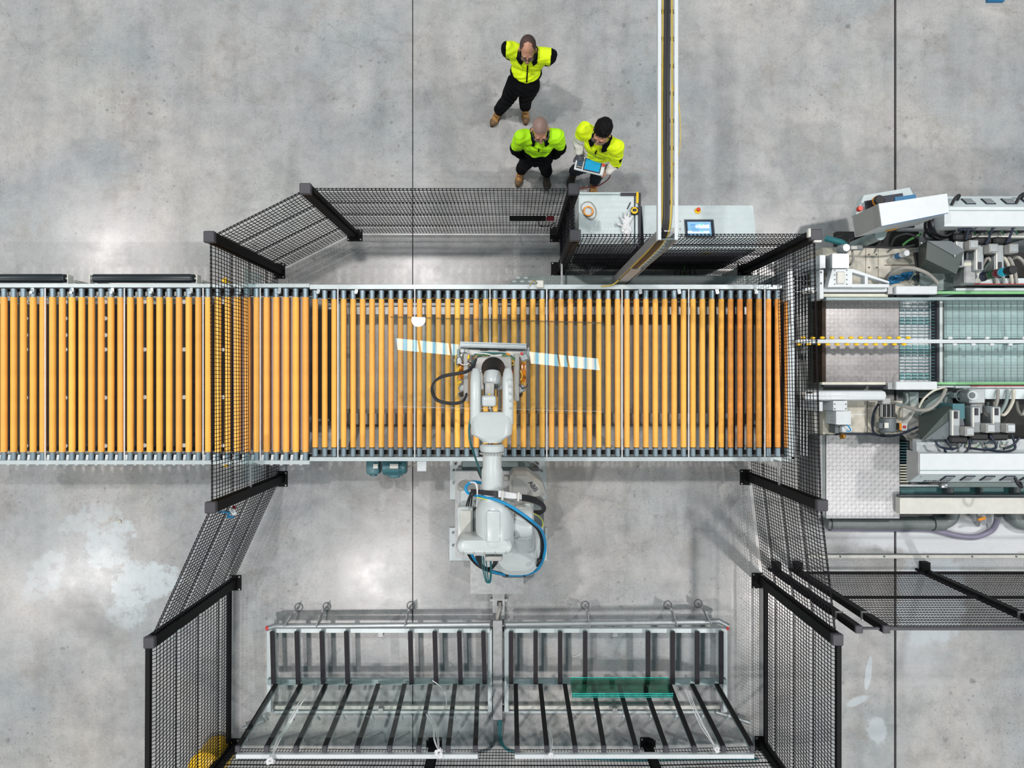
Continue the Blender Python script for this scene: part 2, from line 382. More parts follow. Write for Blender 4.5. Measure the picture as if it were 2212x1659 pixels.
    def build(s, name, mats, parent=None, smooth=35, label=None, org=None, **props):
        if org is None:
            if parent is not None: org = ORG[parent.name]
            else:
                xs = [v.x for v in s.v]; ys = [v.y for v in s.v]; zs = [v.z for v in s.v]
                org = Vector(((min(xs) + max(xs)) / 2, (min(ys) + max(ys)) / 2, min(zs)))
        me = bpy.data.meshes.new(name); me.from_pydata([v - org for v in s.v], [], s.f)
        if not isinstance(mats, (list, tuple)): mats = [mats]
        for m in mats: me.materials.append(M[m] if isinstance(m, str) else m)
        if len(mats) > 1: me.polygons.foreach_set('material_index', s.m)
        me.polygons.foreach_set('use_smooth', [bool(smooth)] * len(me.polygons))
        if smooth: me.set_sharp_from_angle(angle=math.radians(smooth))
        me.update()
        return place(me, name, parent, org, label, props)

def place(me, name, parent, org, label=None, props=None):
    o = bpy.data.objects.new(name, me); COL.objects.link(o)
    if parent is None: o.location = org
    else: o.parent = parent
    ORG[o.name] = Vector(org)
    if label: o['label'] = label
    for k, v in (props or {}).items():
        if v is not None: o['category' if k == 'cat' else k] = v
    return o

def thing(name, label, cat, loc, group=None):
    o = bpy.data.objects.new(name, None); o.empty_display_size = 0.2; COL.objects.link(o); o.location = Vector(loc)
    ORG[o.name] = Vector(loc); o['label'] = label; o['category'] = cat
    if group: o['group'] = group
    return o

def inst(src, name, parent, loc, rz=0):      # a further part that shares src's mesh; loc is in the world
    o = bpy.data.objects.new(name, src if isinstance(src, bpy.types.Mesh) else src.data); COL.objects.link(o)
    o.parent = parent; o.location = Vector(loc) - ORG[parent.name]; o.rotation_euler = (0, 0, rz); ORG[o.name] = Vector(loc)
    return o

def text_mesh(txt, size, name, material, parent, origin, xdir, ydir, shear=0.0, align='LEFT'):
    cu = bpy.data.curves.new('txt', 'FONT'); cu.body = txt; cu.size = size; cu.extrude = 0.0006; cu.shear = shear; cu.align_x = align
    tmp = bpy.data.objects.new('tmp', cu); COL.objects.link(tmp)
    dg = bpy.context.evaluated_depsgraph_get(); me = bpy.data.meshes.new_from_object(tmp.evaluated_get(dg))
    bpy.data.objects.remove(tmp); x = Vector(xdir).normalized(); y = Vector(ydir); y = (y - x * y.dot(x)).normalized(); z = x.cross(y)
    org = ORG[parent.name]; o0 = Vector(origin)
    for v in me.vertices: v.co = o0 + x * v.co.x + y * v.co.y + z * (v.co.z + 0.001) - org
    me.materials.clear(); me.materials.append(M[material]); me.name = name
    return place(me, name, parent, org)

# ================================================================ FLOOR
mfloor = floor_material()
base = MB().bz(-12, -10, 14, 10, -0.30, -0.03).build('floor', 'joint', kind='structure')
jx1 = W(891.5, 0, 0).x; jx2 = W(1934, 0, 0).x
for a, b in ((-12, jx1 - 0.006), (jx1 + 0.006, jx2 - 0.016), (jx2 + 0.016, 14)):
    MB().bz(a, -10, b, 10, -0.03, 0).build('slab', mfloor, base, smooth=0)

# ================================================================ SAFETY FENCE
FH = 2.05
POST = {'a': (-2.056, 1.943), 'b': (-3.013, 1.465), 'c': (-3.00, -1.23), 'd': (-3.61, -2.574), 'e': (-3.62, -4.69),
        'f': (3.24, -4.66), 'g': (3.24, -2.546), 'h': (3.087, -1.208), 'i': (3.022, 1.4835), 'j': (0.63, 1.479), 'k': (0.616, 1.939),
        'm': (-1.01, -4.70), 'n': (1.76, -4.70)}
def v2(p): return Vector((p[0], p[1], 0))

def fence_post(k, ang, label, off=(0, 0), cap=True):
    p = v2(POST[k]); t = thing('fence_post', label, 'post', (p.x, p.y, 0), 'black safety fence posts')
    R = Matrix.Rotation(math.radians(ang), 3, 'Z')
    MB().box((p.x, p.y, FH / 2), (0.10, 0.10, FH), math.radians(ang)).build('pole', 'black', t)
    MB().rbox((p.x, p.y, FH + 0.025), (0.115, 0.11, 0.06), 0.008, 1, math.radians(ang)).build('post_cap', 'capgrey', t)
    c = p + Vector((off[0], off[1], 0))
    MB().rbox((c.x, c.y, 0.006), (0.20, 0.15, 0.012), 0.004, 1, math.radians(ang)).build('base_plate', 'black', t)
    mb = None
    for sx in (-1, 1):
        for sy in (-1, 1):
            q = c + R @ Vector((sx * 0.08, sy * 0.055, 0))
            if mb is None: mb = MB().cyl(q + V(0, 0, .012), q + V(0, 0, .03), 0.011, n=6).build('anchor_bolt', 'steel', t); q0 = q
            else:
                o = inst(mb, 'anchor_bolt', t, ORG[t.name] + (q - q0))
    # slotted mounting strip on the post
    for s in (-1, 1):
        q = p + R @ Vector((s * 0.058, 0, 0)); MB().box((q.x, q.y, FH / 2 + .02), (0.012, 0.035, FH - 0.1), math.radians(ang)).build('mounting_strip', 'black', t)
    return t

def wire_panel(A, B, out, label, z0=0.08, gap=None, zg=1.085, frame=False, pitch=0.0395, bends=(2.0, 1.48, 0.96, 0.40), hp=0.075, r=0.0029, name='mesh_fence', group='black wire mesh fences', ztop=2.05, bulge=0.032):
    A, B = v2(A), v2(B); d = B - A; L = d.length; d.normalize(); n = Vector((-d.y, d.x, 0))
    if n.dot(Vector((out[0], out[1], 0))) < 0: n = -n
    A = A + d * 0.05; L -= 0.10
    t = thing(name, label, 'fence', ((A + d * L / 2).x, (A + d * L / 2).y, z0), group)
    prof = [(ztop, 0)]
    for i, b in enumerate(bends):
        nb = bends[i + 1] if i + 1 < len(bends) else z0 - 0.04
        if ztop - b > 0.045: prof.append((b + 0.045, 0.0))
        prof.append((b, bulge)); prof.append((b - 0.045, 0.0))
        k = max(1, int(round((b - 0.045 - nb - 0.045) / hp)))
        for q in range(1, k): prof.append((b - 0.045 - (b - 0.09 - nb) * q / k, 0.0))
    prof = [q for q in sorted(set(prof), reverse=True) if q[0] > z0 + 0.01] + [(z0, 0.0)]
    if not bends: prof = [(z0 + (ztop - z0) * i / round((ztop - z0) / hp), 0) for i in range(int(round((ztop - z0) / hp)), -1, -1)]
    mb = MB()
    def pt(s, z, o): return A + d * s + n * o + V(0, 0, z)
    def wire(pts):     # square section polyline
        vs = []; fs = []
        for i, p in enumerate(pts):
            for (a, b) in ((-r, -r), (r, -r), (r, r), (-r, r)): vs.append(p + d * a + n * b)
        for i in range(len(pts) - 1):
            for k in range(4): j = (k + 1) % 4; fs.append((i * 4 + k, i * 4 + j, i * 4 + 4 + j, i * 4 + 4 + k))
        mb.add(vs, fs)
    ns = int(L / pitch)
    for i in range(ns + 1):
        s = i * L / ns; pr = prof
        if gap and gap[0] < s < gap[1]: pr = [q for q in prof if q[0] > zg] + [(zg, 0)]
        # a straight run needs only its ends
        keep = [q for k, q in enumerate(pr) if k in (0, len(pr) - 1) or q[1] != pr[k - 1][1] or q[1] != pr[k + 1][1]]
        wire([pt(s, z, o) for z, o in keep])
    for z, o in prof:
        segs = [(0, L)]
        if gap and z < zg: segs = [(0, gap[0]), (gap[1], L)]
        for a, b in segs:
            p, q = pt(a, z, o - 0.004), pt(b, z, o - 0.004); u = V(0, 0, r); w = n * r
            mb.add([p - u - w, p + u - w, p + u + w, p - u + w, q - u - w, q + u - w, q + u + w, q - u + w], [(0, 1, 5, 4), (1, 2, 6, 5), (2, 3, 7, 6), (3, 0, 4, 7)])
    if gap:
        p, q = pt(gap[0], zg, 0), pt(gap[1], zg, 0); mb.bar(p, q, 2 * r, 2 * r)
    mb.build('wire_mesh', 'wire', t, smooth=0, kind='stuff')
    if frame:
        for z, nm in ((ztop + 0.01, 'top_rail'), (z0 - 0.0, 'bottom_rail')):
            MB().bar(pt(0, z, 0.02), pt(L, z, 0.02), 0.045, 0.05).build(nm, 'black', t)
    return t

ROUT = 'black mesh fence panel '
wire_panel(POST['a'], POST['k'], (0, 1), ROUT + 'below the workers, between the upper left post and the cabinet')
wire_panel(POST['b'], POST['a'], (-1, 1), ROUT + 'running diagonally at the upper left corner of the cell')
wire_panel(POST['b'], POST['c'], (-1, 0), ROUT + 'crossing over the roller conveyor on the left', gap=(0.26, 2.36))
wire_panel(POST['c'], POST['d'], (-1, 0), ROUT + 'running diagonally below the conveyor on the left')
wire_panel(POST['d'], POST['e'], (-1, 0), ROUT + 'with solid frame rails at the lower left corner', frame=True)
wire_panel(POST['e'], POST['m'], (0, -1), ROUT + 'along the bottom edge, left third', bends=(2.0, 1.48, 0.96, 0.40))
wire_panel(POST['m'], POST['n'], (0, -1), ROUT + 'along the bottom edge, middle third')
wire_panel(POST['n'], POST['f'], (0, -1), ROUT + 'along the bottom edge, right third')
wire_panel(POST['g'], POST['f'], (1, 0), ROUT + 'with solid frame rails at the lower right corner', frame=True)
wire_panel(POST['h'], POST['g'], (1, 0), ROUT + 'between the tread plate platform and the lower right gate posts')
wire_panel(POST['i'], POST['h'], (1, 0), ROUT + 'crossing over the right end of the roller conveyor', gap=(0.30, 2.40))
wire_panel(POST['j'], POST['i'], (0, 1), ROUT + 'in front of the white cabinet and the touch screen desk')
wire_panel(POST['k'], POST['j'], (-1, 0), ROUT + 'that is the short one beside the white cabinet')
for k, a, lb, off in (('a', 0, 'black fence post at the upper left, where the diagonal panel starts', (0.02, -0.02)),
                 ('b', 90, 'black fence post above the conveyor on the left', (0.0, 0.0)),
                 ('c', 90, 'black fence post below the conveyor on the left, with a grey cap', (0.02, 0)),
                 ('d', 90, 'black fence post at the lower left bend of the fence', (0.03, 0)),
                 ('e', 90, 'black fence post at the bottom left corner beside the yellow barrel', (0.02, 0)),
                 ('f', 90, 'black fence post at the bottom right corner, end of the right rack', (-0.02, 0)),
                 ('g', 90, 'black fence post at the lower right, beside the open gate posts', (-0.06, 0)),
                 ('h', 90, 'black fence post below the conveyor on the right, against the large tread plate', (-0.06, 0)),
                 ('i', 0, 'black fence post above the conveyor on the right with two cream caps', (0.0, 0)),
                 ('j', 90, 'black fence post beside the lower left corner of the white cabinet', (-0.05, 0)),
                 ('k', 90, 'black fence post beside the upper left corner of the white cabinet', (-0.05, 0)),
                 ('m', 0, 'black fence post at the bottom edge under the left rack', (0, 0.05)),
                 ('n', 0, 'black fence post at the bottom edge under the right rack', (0, 0.05))):
    t = fence_post(k, a, lb, off)
    if k == 'i':
        MB().rbox((POST[k][0] - 0.065, POST[k][1] + .02, FH + .03), (0.03, 0.09, 0.05), 0.01, 2).build('bracket', 'white2', t)
        MB().rbox((POST[k][0] + 0.02, POST[k][1] - .06, FH + .03), (0.08, 0.03, 0.04), 0.01, 2).build('bracket', 'white2', t)

# galvanised edge bars where the fence opens for the conveyor
for (x, y0, y1, z, lb) in ((-2.985, -0.93, -1.27, 1.07, 'thin galvanised bar below the conveyor at the left mesh opening'),
                     (3.06, -0.89, -1.21, 1.05, 'thin galvanised bar below the conveyor at the right mesh opening'),
                     (0.59, 1.16, 1.48, 0.75, 'thin galvanised bar between walkway plate and the fence post by the cabinet')):
    MB().bar((x, y0, z), (x, y1, z), 0.022, 0.02).bar((x, y1, z), (x, y1, 0.02), 0.02, 0.02).bar((x, y0, z), (x, y0, .02), .02, .02).build('edge_bar', 'steel', label=lb, cat='bar')
# clear guard strips
MB().bz(-3.0, 1.02, -2.99, 1.30, 0.70, 1.25).build('guard_strip', 'poly', label='clear plastic guard strip over the conveyor rail at the left mesh opening', cat='guard')
MB().bz(-3.0, -1.10, -2.99, -0.80, 0.70, 1.25).build('guard_strip', 'poly', label='clear plastic guard strip below the conveyor at the left mesh opening', cat='guard')
# ---- second fence beyond the cell, lower right
yb = -2.42
t = thing('mesh_gate_fence', 'fine black mesh fence with three straight rails running off the right edge', 'fence', (5.6, yb, 0.1))
mb = MB(); x0, x1 = 3.72, 8.4
n = int((x1 - x0) / 0.033)
for i in range(n + 1):
    x = x0 + (x1 - x0) * i / n; mb.box((x, yb, 1.12), (0.0044, 0.0044, 2.0))
for i in range(26): mb.box(((x0 + x1) / 2, yb, 0.12 + 0.08 * i), (x1 - x0, 0.0055, 0.0055))
mb.build('wire_mesh', 'wire', t, smooth=0, kind='stuff')
for z, h in ((0.10, 0.03), (1.12, 0.03), (2.12, 0.035)):
    MB().box(((x0 + x1) / 2, yb, z), (x1 - x0, 0.03, h)).build('rail', 'black' if z < 2 else 'capgrey', t)
MB().box((3.55, yb, 2.12), (0.17, 0.02, 0.03)).build('hinge_bar', 'capgrey', t)
for x, lb in ((3.42, 'square post, left one of the two closely spaced gate posts at the lower right'), (3.69, 'square post, right one of the two closely spaced gate posts at the lower right'), (5.33, 'lone square post standing in the fine mesh fence at the far right')):
    t = thing('gate_post', 'black ' + lb, 'post', (x, yb, 0), 'gate posts')
    MB().box((x, yb, 1.07), (0.07, 0.07, 2.14)).build('pole', 'black', t)
    MB().rbox((x, yb, 2.15), (0.075, 0.075, 0.03), .006, 1).build('post_cap', 'capgrey', t)
    MB().box((x + 0.0, yb, 1.75), (0.085, 0.085, 0.03)).build('collar', 'steel', t)
    MB().box((x - 0.01, yb + 0.06, 0.05), (0.09, 0.14, 0.1)).build('foot_bracket', 'black', t)
    MB().cyl((x - .09, yb + .02, 0), (x - .09, yb + .02, .05), 0.02, n=8).build('anchor_bolt', 'black', t)

# ================================================================ ROLLER CONVEYORS
ZR = 0.862; RR = 0.036
xs = [W(3.8 + i * 21.1, 0, 0.9).x for i in range(32)] + [W(679 + i * 20.56, 0, 0.9).x for i in range(16)] + [W(1008 + i * 20.44, 0, 0.9).x for i in range(35)]
def ky(py, z=0.9): return W(0, py, z).y
def conveyor(label, xa, xb, rails, part_x, yt, yb_, worn=()):
    RR = 0.036 if not worn else 0.0325
    t = thing('roller_conveyor', label, 'conveyor', ((xa + xb) / 2, (yt + yb_) / 2, 0))
    c0 = (yt + yb_) / 2; L = yt - yb_; zt = 0.9
    core = MB().cyl((0, -L / 2 + 0.095, 0), (0, L / 2 - 0.105, 0), RR, n=20)
    me = None
    for i, x in enumerate(part_x):
        if me is None:
            me = bpy.data.meshes.new('roller'); me.from_pydata(core.v, [], core.f); me.materials.append(M['roller']); me.materials.append(M['roller_worn'])
            me.polygons.foreach_set('use_smooth', [True] * len(me.polygons)); me.set_sharp_from_angle(angle=0.6)
            me2 = me.copy(); me2.polygons.foreach_set('material_index', [1] * len(me2.polygons))
            sl = MB().cyl((0, 0, 0), (0, 0.10, 0), 0.031, n=16).cyl((0, 0.075, 0), (0, 0.092, 0), 0.034, n=16).build('end_sleeve', 'zinc', t, org=V(0, 0, 0))
            slm = sl.data; bpy.data.objects.remove(sl)
            rg = MB().cyl((0, 0, 0), (0, 0.008, 0), 0.0335, n=16).build('drive_ring', 'rubber', t, org=V(0, 0, 0)); rgm = rg.data; bpy.data.objects.remove(rg)
        r = inst(me2 if x > worn[0] and random.random() < 0.75 else me, 'roller', t, (x, c0, ZR)) if worn else inst(me, 'roller', t, (x, c0, ZR))
        a = inst(slm, 'end_sleeve', r, (x, c0 + L / 2 - 0.105, ZR)); b = inst(slm, 'end_sleeve', r, (x, c0 - L / 2 + 0.095, ZR), math.pi)
        inst(rgm, 'drive_ring', r, (x, c0 + L / 2 - 0.031, ZR)); inst(rgm, 'drive_ring', r, (x, c0 - L / 2 + 0.093, ZR))
    return t
xm = W(669, 0, 0.9).x
ax = [x for x in xs if x < xm]; bx = [x for x in xs if x >= xm]
ax = [ax[0] - 0.1139 * k for k in (2, 1)] + ax
YA1, YA0 = ky(622), ky(994.5); YB1, YB0 = ky(626), ky(985.5)
ca = conveyor('left section of the roller conveyor, orange rollers over a dark trough with ball wheels', -6.15, xm, None, ax, YA1, YA0)
cb = conveyor('right section of the roller conveyor under the robot, orange rollers over open floor', xm, bx[-1], None, bx, YB1, YB0, worn=(W(1540, 0, .9).x,))
XE = W(1716, 0, 0.9).x
for cv, xa, xb, yt, yb_, top_px, bot_px in ((ca, -6.25, xm - 0.002, YA1, YA0, (613, 621), (994.5, 1003)), (cb, xm + 0.002, XE, YB1, YB0, (615, 624.5), (987.5, 996))):
    for nm, (p0, p1) in (('side_rail', top_px), ('side_rail', bot_px)):
        MB().bz(xa, ky(p0), xb, ky(p1), 0.70, 0.905).build(nm, 'rail', cv)
    # inner dark flange the axles sit in
    MB().bz(xa, yt, xb, yt - 0.006, 0.72, 0.885).build('inner_flange', 'dark', cv)
    MB().bz(xa, yt - 0.006, xb, yt - 0.075, 0.74, 0.76).build('drive_belt_guard', 'dark', cv)
    MB().bz(xa, yb_ + 0.004, xb, yb_ + 0.06, 0.74, 0.76).build('lower_flange', 'dark', cv)
    n = int((xb - xa) / 1.5) + 1
    lm = None
    for i in range(n):
        x = xa + 0.25 + (xb - xa - 0.5) * i / max(1, n - 1)
        for y in (ky(top_px[0]) - 0.03, ky(bot_px[1]) + 0.03):
            if lm is None: lm = MB().box((x, y, 0.36), (0.06, 0.05, 0.72)).box((x, y, 0.006), (.12, .10, .012)).build('leg', 'rail', cv); lx = (x, y)
            else: inst(lm, 'leg', cv, ORG[cv.name] + V(x - lx[0], y - lx[1], 0))
        MB().box((x, (yt + yb_) / 2, 0.5), (0.05, yt - yb_, 0.06)).build('cross_member', 'steelblue', cv)
# pale tie rods across the rollers
for px, cv in ((98, ca), (269, ca), (439, ca), (562.5, ca), (730, cb), (896, cb), (1058.5, cb), (1181, cb), (1343.5, cb), (1487.5, cb), (1652, cb)):
    x = W(px, 0, .89).x; MB().cyl((x, YB1 + 0.02, 0.893), (x, (YA0 if cv is ca else YB0) - 0.02, 0.893), 0.008, n=8).build('tie_rod', 'cablewhite', cv)
# serrated white comb at the lower rail of the left section
mb = MB(); y1 = ky(1000); y0 = ky(980.5)
for a, b in zip(ax[:-1], ax[1:]):
    x0_, x1_ = a + 0.048, b - 0.022
    mb.prism([(x0_, y1 - 0.03), (x1_ - .012, y1 - 0.03), (x1_, y0 - 0.01), (x0_ + .015, y0 - 0.01)], 0.872, 0.886)
mb.bz(-6.25, ky(999), xm, ky(995.5), 0.872, 0.9).build('comb_strip', 'white', ca, kind='stuff')
# bolts with tabs along the upper rail
b0 = None
for px in (69, 155, 242, 327, 412, 517, 603, 687, 769):
    p = W(px, 632, 0.89); cv = ca if p.x < xm else cb
    q = MB().box((p.x + 0.004, p.y + 0.03, 0.885), (0.035, 0.06, 0.008)).cyl((p.x, p.y, .86), (p.x, p.y, 0.91), 0.018, n=14).build('stop_bolt', 'alu', cv)
for px in (1383, 1467, 1549, 1633):
    p = W(px, 632, 0.89); MB().box((p.x, p.y + 0.03, 0.885), (0.04, 0.06, 0.008)).cyl((p.x, p.y, .86), (p.x, p.y, 0.91), 0.02, n=14).build('stop_bolt', 'alu', cb)
for px in (1, 22, 43, 108, 130, 193, 214, 280, 302, 365, 386, 345):
    p = W(px + 10, 633, 0.87); MB().box((p.x, p.y, 0.79), (0.05, 0.05, 0.02)).build('belt_clip', 'white2', ca)
# trough under the left section, ball wheels standing in it
for a, b in ((-6.2, -3.30), (-3.30, W(503, 0, .6).x)):
    MB().bz(a + .004, ky(657, .6), b - .004, ky(974, .6), 0.585, 0.60).build('tray_sheet', 'dark', ca)
for px in (18, 166, 316, 464):
    x = W(px, 0, .62).x; MB().box((x, (YA1 + YA0) / 2, 0.61), (0.02, 1.78, 0.03)).build('tray_rib', 'capgrey', ca)
wheel = None
for px, rows in ((57, (652, 688, 724, 755, 859, 963)), (142, (652, 688, 724, 755, 859, 963)), (228, (652, 688, 724, 755, 859, 963)), (313, (652, 755, 858, 962)), (398, (652, 755, 858, 962)), (482, (652, 755, 858, 962))):
    x = W(px, 0, .84).x; MB().box((x - 0.006, (YA1 + YA0) / 2, 0.72), (0.022, 1.80, 0.05)).build('wheel_rail', 'dark' if px < 300 else 'greysheet', ca)
    for py in rows:
        p = W(px, py, 0.84)
        if wheel is None:
            wheel = MB().torus((p.x, p.y, 0.845), 0.017, 0.0085, 14, 6).cyl((p.x, p.y, .78), (p.x, p.y, .855), 0.008, n=8).build('ball_wheel', 'white', ca); wp = p
        else: inst(wheel, 'ball_wheel', ca, ORG[ca.name] + V(p.x - wp.x, p.y - wp.y, 0))
for a_, b_ in ((503, 545), (547, 600), (602, 668)): MB().pb(a_, 642, b_, 972, .79, .77).build('cover_sheet', 'greysheet', ca)
# fittings under the right section
for y, w_, z in ((ky(645, .4), 0.05, .4), (ky(662, .4), 0.10, .42), (ky(893, .12), 0.14, .12)):
    MB().bz(xm + .02, y, XE - 0.15, y - w_, z - 0.05, z).build('under_beam', 'steel', cb)
MB().pb(680, 668, 720, 905, 0.45, 0.05).build('under_box', 'darker', cb)
for px in (1545, 1565, 1586, 1606, 1626, 1647, 1668, 1688):
    MB().pb(px - 9, 645, px + 2, 975, 0.62, 0.60).build('under_slat', 'dark', cb)
MB().pb(1693, 640, 1704, 978, 0.62, 0.1).build('end_plate', 'darker', cb)
for px0, px1, py0, py1 in ((724, 1060, 668, 720), (1090, 1300, 660, 690), (1300, 1500, 650, 700)):
    MB().pb(px0, py0, px1, py0 + 8, 0.35, 0.3).build('under_beam', 'steelblue', cb)
for k, (y_) in enumerate((643, 648)):
    MB().tube([(xm + .1, ky(y_, .6), .6), (-1.5, ky(y_ + 1, .6), .58), (0.3, ky(y_ - 1, .6), .6), (2.4, ky(y_, .6), .6)], 0.008, 6).build('under_cable', 'cableblack' if k else 'cablegold', cb)
MB().bz(XE - 0.03, ky(622), XE, ky(992), 0.70, 0.905).build('end_rail', 'rail', cb)
MB().pb(1708, 600, 1716, 700, 0.93, 0.86).build('end_angle', 'white', cb)

# small things along the conveyor
for px, py, lb in ((487, 607, 'yellow sensor above the left conveyor section'), (489, 1003, 'yellow sensor below the left conveyor section')):
    p = W(px, py, 0.85); MB().rbox((p.x - .01, p.y, 0.86), (0.055, 0.03, 0.05), 0.008).cyl((p.x, p.y - .03, .86), (p.x, p.y + 0.035, 0.86), 0.018, n=12).cyl((p.x, p.y, 0.02), (p.x, p.y, 0.86), 0.01, n=8).build('sensor', 'yellow', label=lb + ' seen through the black mesh', cat='sensor')
for a, b, lb in ((-60, 143, 'left one of the two dark guard rollers beside the upper conveyor rail'), (203, 421, 'right one of the two dark guard rollers beside the upper conveyor rail')):
    p0 = W(a, 601.5, 0.8); p1 = W(b, 601.5, 0.8); t = thing('guard_roller', lb, 'roller', ((p0.x + p1.x) / 2, p0.y, 0.8), 'guard rollers')
    MB().lathe(p0, p1, [(0, .04), (.006, .051), ((p1 - p0).length - .05, .053), ((p1 - p0).length - .045, .05), ((p1 - p0).length - .006, .05), ((p1 - p0).length, .04)], 24).build('drum', 'drum', t)
    for q, s in ((p0, -1), (p1, 1)):
        if a < 0 and s < 0: continue
        MB().cyl(q, q + V(s * .03, 0, 0), 0.012, n=10).box((q.x + s * .035, q.y - 0.03, .78), (0.012, 0.14, 0.10)).box((q.x + s * .035, q.y - 0.02, .36), (0.03, 0.03, 0.72)).build('bracket', 'white2', t)
# walkway tread plate beside the conveyor
pl = [W(1715, 595, .5), W(1150, 595, .5)] + [W(1150 - 52 * math.sin(a), 621 - 26 * math.cos(a), .5) for a in [i * math.pi / 16 for i in range(1, 9)]] + [W(1098, 640, .5), W(1715, 640, .5)]
t = thing('walkway_plate', 'grey tread plate shelf with a rounded left end beside the upper conveyor rail', 'plate', (1.5, 1.2, 0))
MB().prism([(p.x, p.y) for p in pl], 0.485, 0.5).build('tread_plate', 'hoodlight', t, smooth=0)
mb = MB()
for i in range(118):
    for j in range(5):
        x = pl[1].x + 0.1 + i * 0.028; y = pl[0].y - 0.02 - j * 0.028 - (i % 2) * 0.0
        if x < pl[0].x - .02: mb.box((x, y, 0.501), (0.022, 0.006, 0.003), math.radians(45 if (i + j) % 2 else -45))
mb.build('tread_pattern', 'steel', t, smooth=0, kind='stuff')
for x in (0.1, 1.3, 2.5, 3.3): MB().box((x, 1.20, 0.24), (0.05, 0.05, 0.485)).build('support_leg', 'steelblue', t)
for px, py in ((1119, 600), (1136, 600), (1111, 608), (1128, 608), (1145, 608)):
    p = W(px, py, .5); MB().box((p.x, p.y, .5), (0.045, 0.02, 0.004)).build('slot', 'white', t)
p = W(1166, 612, 0.93); t = thing('terminal_box', 'small white terminal box with wires on the upper conveyor rail', 'box', (p.x, p.y, .9))
MB().rbox((p.x, p.y - .01, 0.93), (0.085, 0.085, 0.05), 0.006, 1).build('box_body', 'white2', t)
MB().box((p.x - .035, p.y, 0.958), (0.012, 0.02, 0.006)).build('label_dot', 'ink', t)
for k, c in enumerate(('cablegold', 'cableblack', 'cablewhite')):
    MB().tube([p + V(-.045, .0 + .006 * k, .01), p + V(-.07, .03 - .01 * k, .03), p + V(-.10, .0 + .01 * k, .02), p + V(-.12, -.03, 0), p + V(-.13, -.06, -.01)], 0.004, 6).build('wire', c, t)

# gear motor hanging below the conveyor
t = thing('gear_motor', 'teal gear motor under the lower conveyor rail, left of the robot', 'motor', (W(835, 1010, .6).x, W(835, 1010, .6).y, 0.5))
p = W(855, 1008, .66); q = W(800, 1008, .66); z = .58
MB().lathe(W(828, 1006, z), W(879, 1006, z), [(0, .10), (.01, .115), (.20, .115), (.22, .10), (.27, .10), (.285, .085)], 24).build('motor_body', 'tealpaint', t)
mb = MB()
for i in range(14):
    a = 2 * math.pi * i / 14; c = W(853, 1006, z); mb.box((c.x, c.y + math.cos(a) * .118, z + math.sin(a) * .118), (0.19, 0.014, 0.006), R=Matrix.Rotation(a, 3, 'X'))
mb.build('cooling_fins', 'tealpaint', t, kind='stuff')
MB().rbox(W(808, 1004, z), (0.16, 0.22, 0.2), 0.03, 2).build('gearbox', 'tealpaint', t)
MB().rbox(W(853, 1024, z), (0.12, 0.09, 0.10), 0.02, 2).build('connection_box', 'tealpaint', t)
MB().cyl(W(807, 1012, z), W(807, 1028, z), 0.05, 0.042, n=18).build('shaft_cover', 'tealpaint', t)
for px, w_ in ((851, .10), (811, .055)):
    c = W(px, 1009, .71); MB().box((c.x, c.y + .01, .705), (w_, .055, .006)).build('rating_plate', 'white2', t)
MB().tube([W(879, 1010, .6), W(892, 1004, .62), W(902, 995, .7)], 0.009, 6).build('motor_cable', 'cablegrey', t)
MB().box((W(840, 1000, .7).x, ky(996) + .01, .6), (0.4, 0.04, 0.16)).build('mounting_arm', 'steelblue', t)
c = W(911, 1004, .88); t = thing('sensor_plate', 'small square white plate on the lower conveyor rail', 'plate', c)
MB().box((c.x, c.y - .01, .878), (0.105, 0.13, 0.008)).cyl((c.x - .03, c.y + .05, .88), (c.x - .03, c.y + .05, .89), .007, n=8).cyl((c.x + .03, c.y + .05, .88), (c.x + .03, c.y + .05, .89), .007, n=8).build('plate_body', 'white', t)
MB().box((c.x, c.y + .04, .8), (0.06, 0.01, .15)).build('bracket', 'rail', t)

# ================================================================ GLASS SHEET ON THE ROLLERS
cs = [W(843, 684, .925), W(1304, 697, .925), W(1301, 889, 1.0), W(857, 878, 1.0)]
mb = MB(); mb.hexa([p for p in (cs[3], cs[2], cs[1], cs[0])] + [p + V(0, 0, .006) for p in (cs[3], cs[2], cs[1], cs[0])])
t = thing('glass_sheet', 'large clear glass sheet lying on the orange rollers under the gripper', 'glass', (cs[0] + cs[2]) / 2)
mb.build('pane', 'glass', t, smooth=0)
MB().bar(cs[0], cs[1], 0.006, 0.008).build('dark_edge', 'ink', t)
MB().bar(cs[2], cs[3], 0.003, 0.007).build('polished_edge', 'plastic', t)
# skylight strip above the cell (seen only as its reflection in the glass)
sk = bpy.data.materials.new('striped_skylight_sheet'); sk.use_nodes = True; nt = sk.node_tree; b = nt.nodes['Principled BSDF']
b.inputs['Base Color'].default_value = (.8, .9, .95, 1)
tc = nt.nodes.new('ShaderNodeTexCoord'); wv = nt.nodes.new('ShaderNodeTexWave'); wv.inputs['Scale'].default_value = 1.15; wv.bands_direction = 'X'
rp = nt.nodes.new('ShaderNodeValToRGB'); rp.color_ramp.elements[0].color = (.18, .62, .85, 1); rp.color_ramp.elements[1].color = (1, 1, 1, 1); rp.color_ramp.elements[0].position = .35; rp.color_ramp.elements[1].position = .6
nt.links.new(tc.outputs['Object'], wv.inputs[0]); nt.links.new(wv.outputs['Fac'], rp.inputs[0]); nt.links.new(rp.outputs[0], b.inputs['Emission Color']); b.inputs['Emission Strength'].default_value = 9
M['skylight'] = sk
t = thing('roof_skylight', 'long striped skylight strip in the roof above the robot', 'skylight', (-.4, 2.5, 11.5))
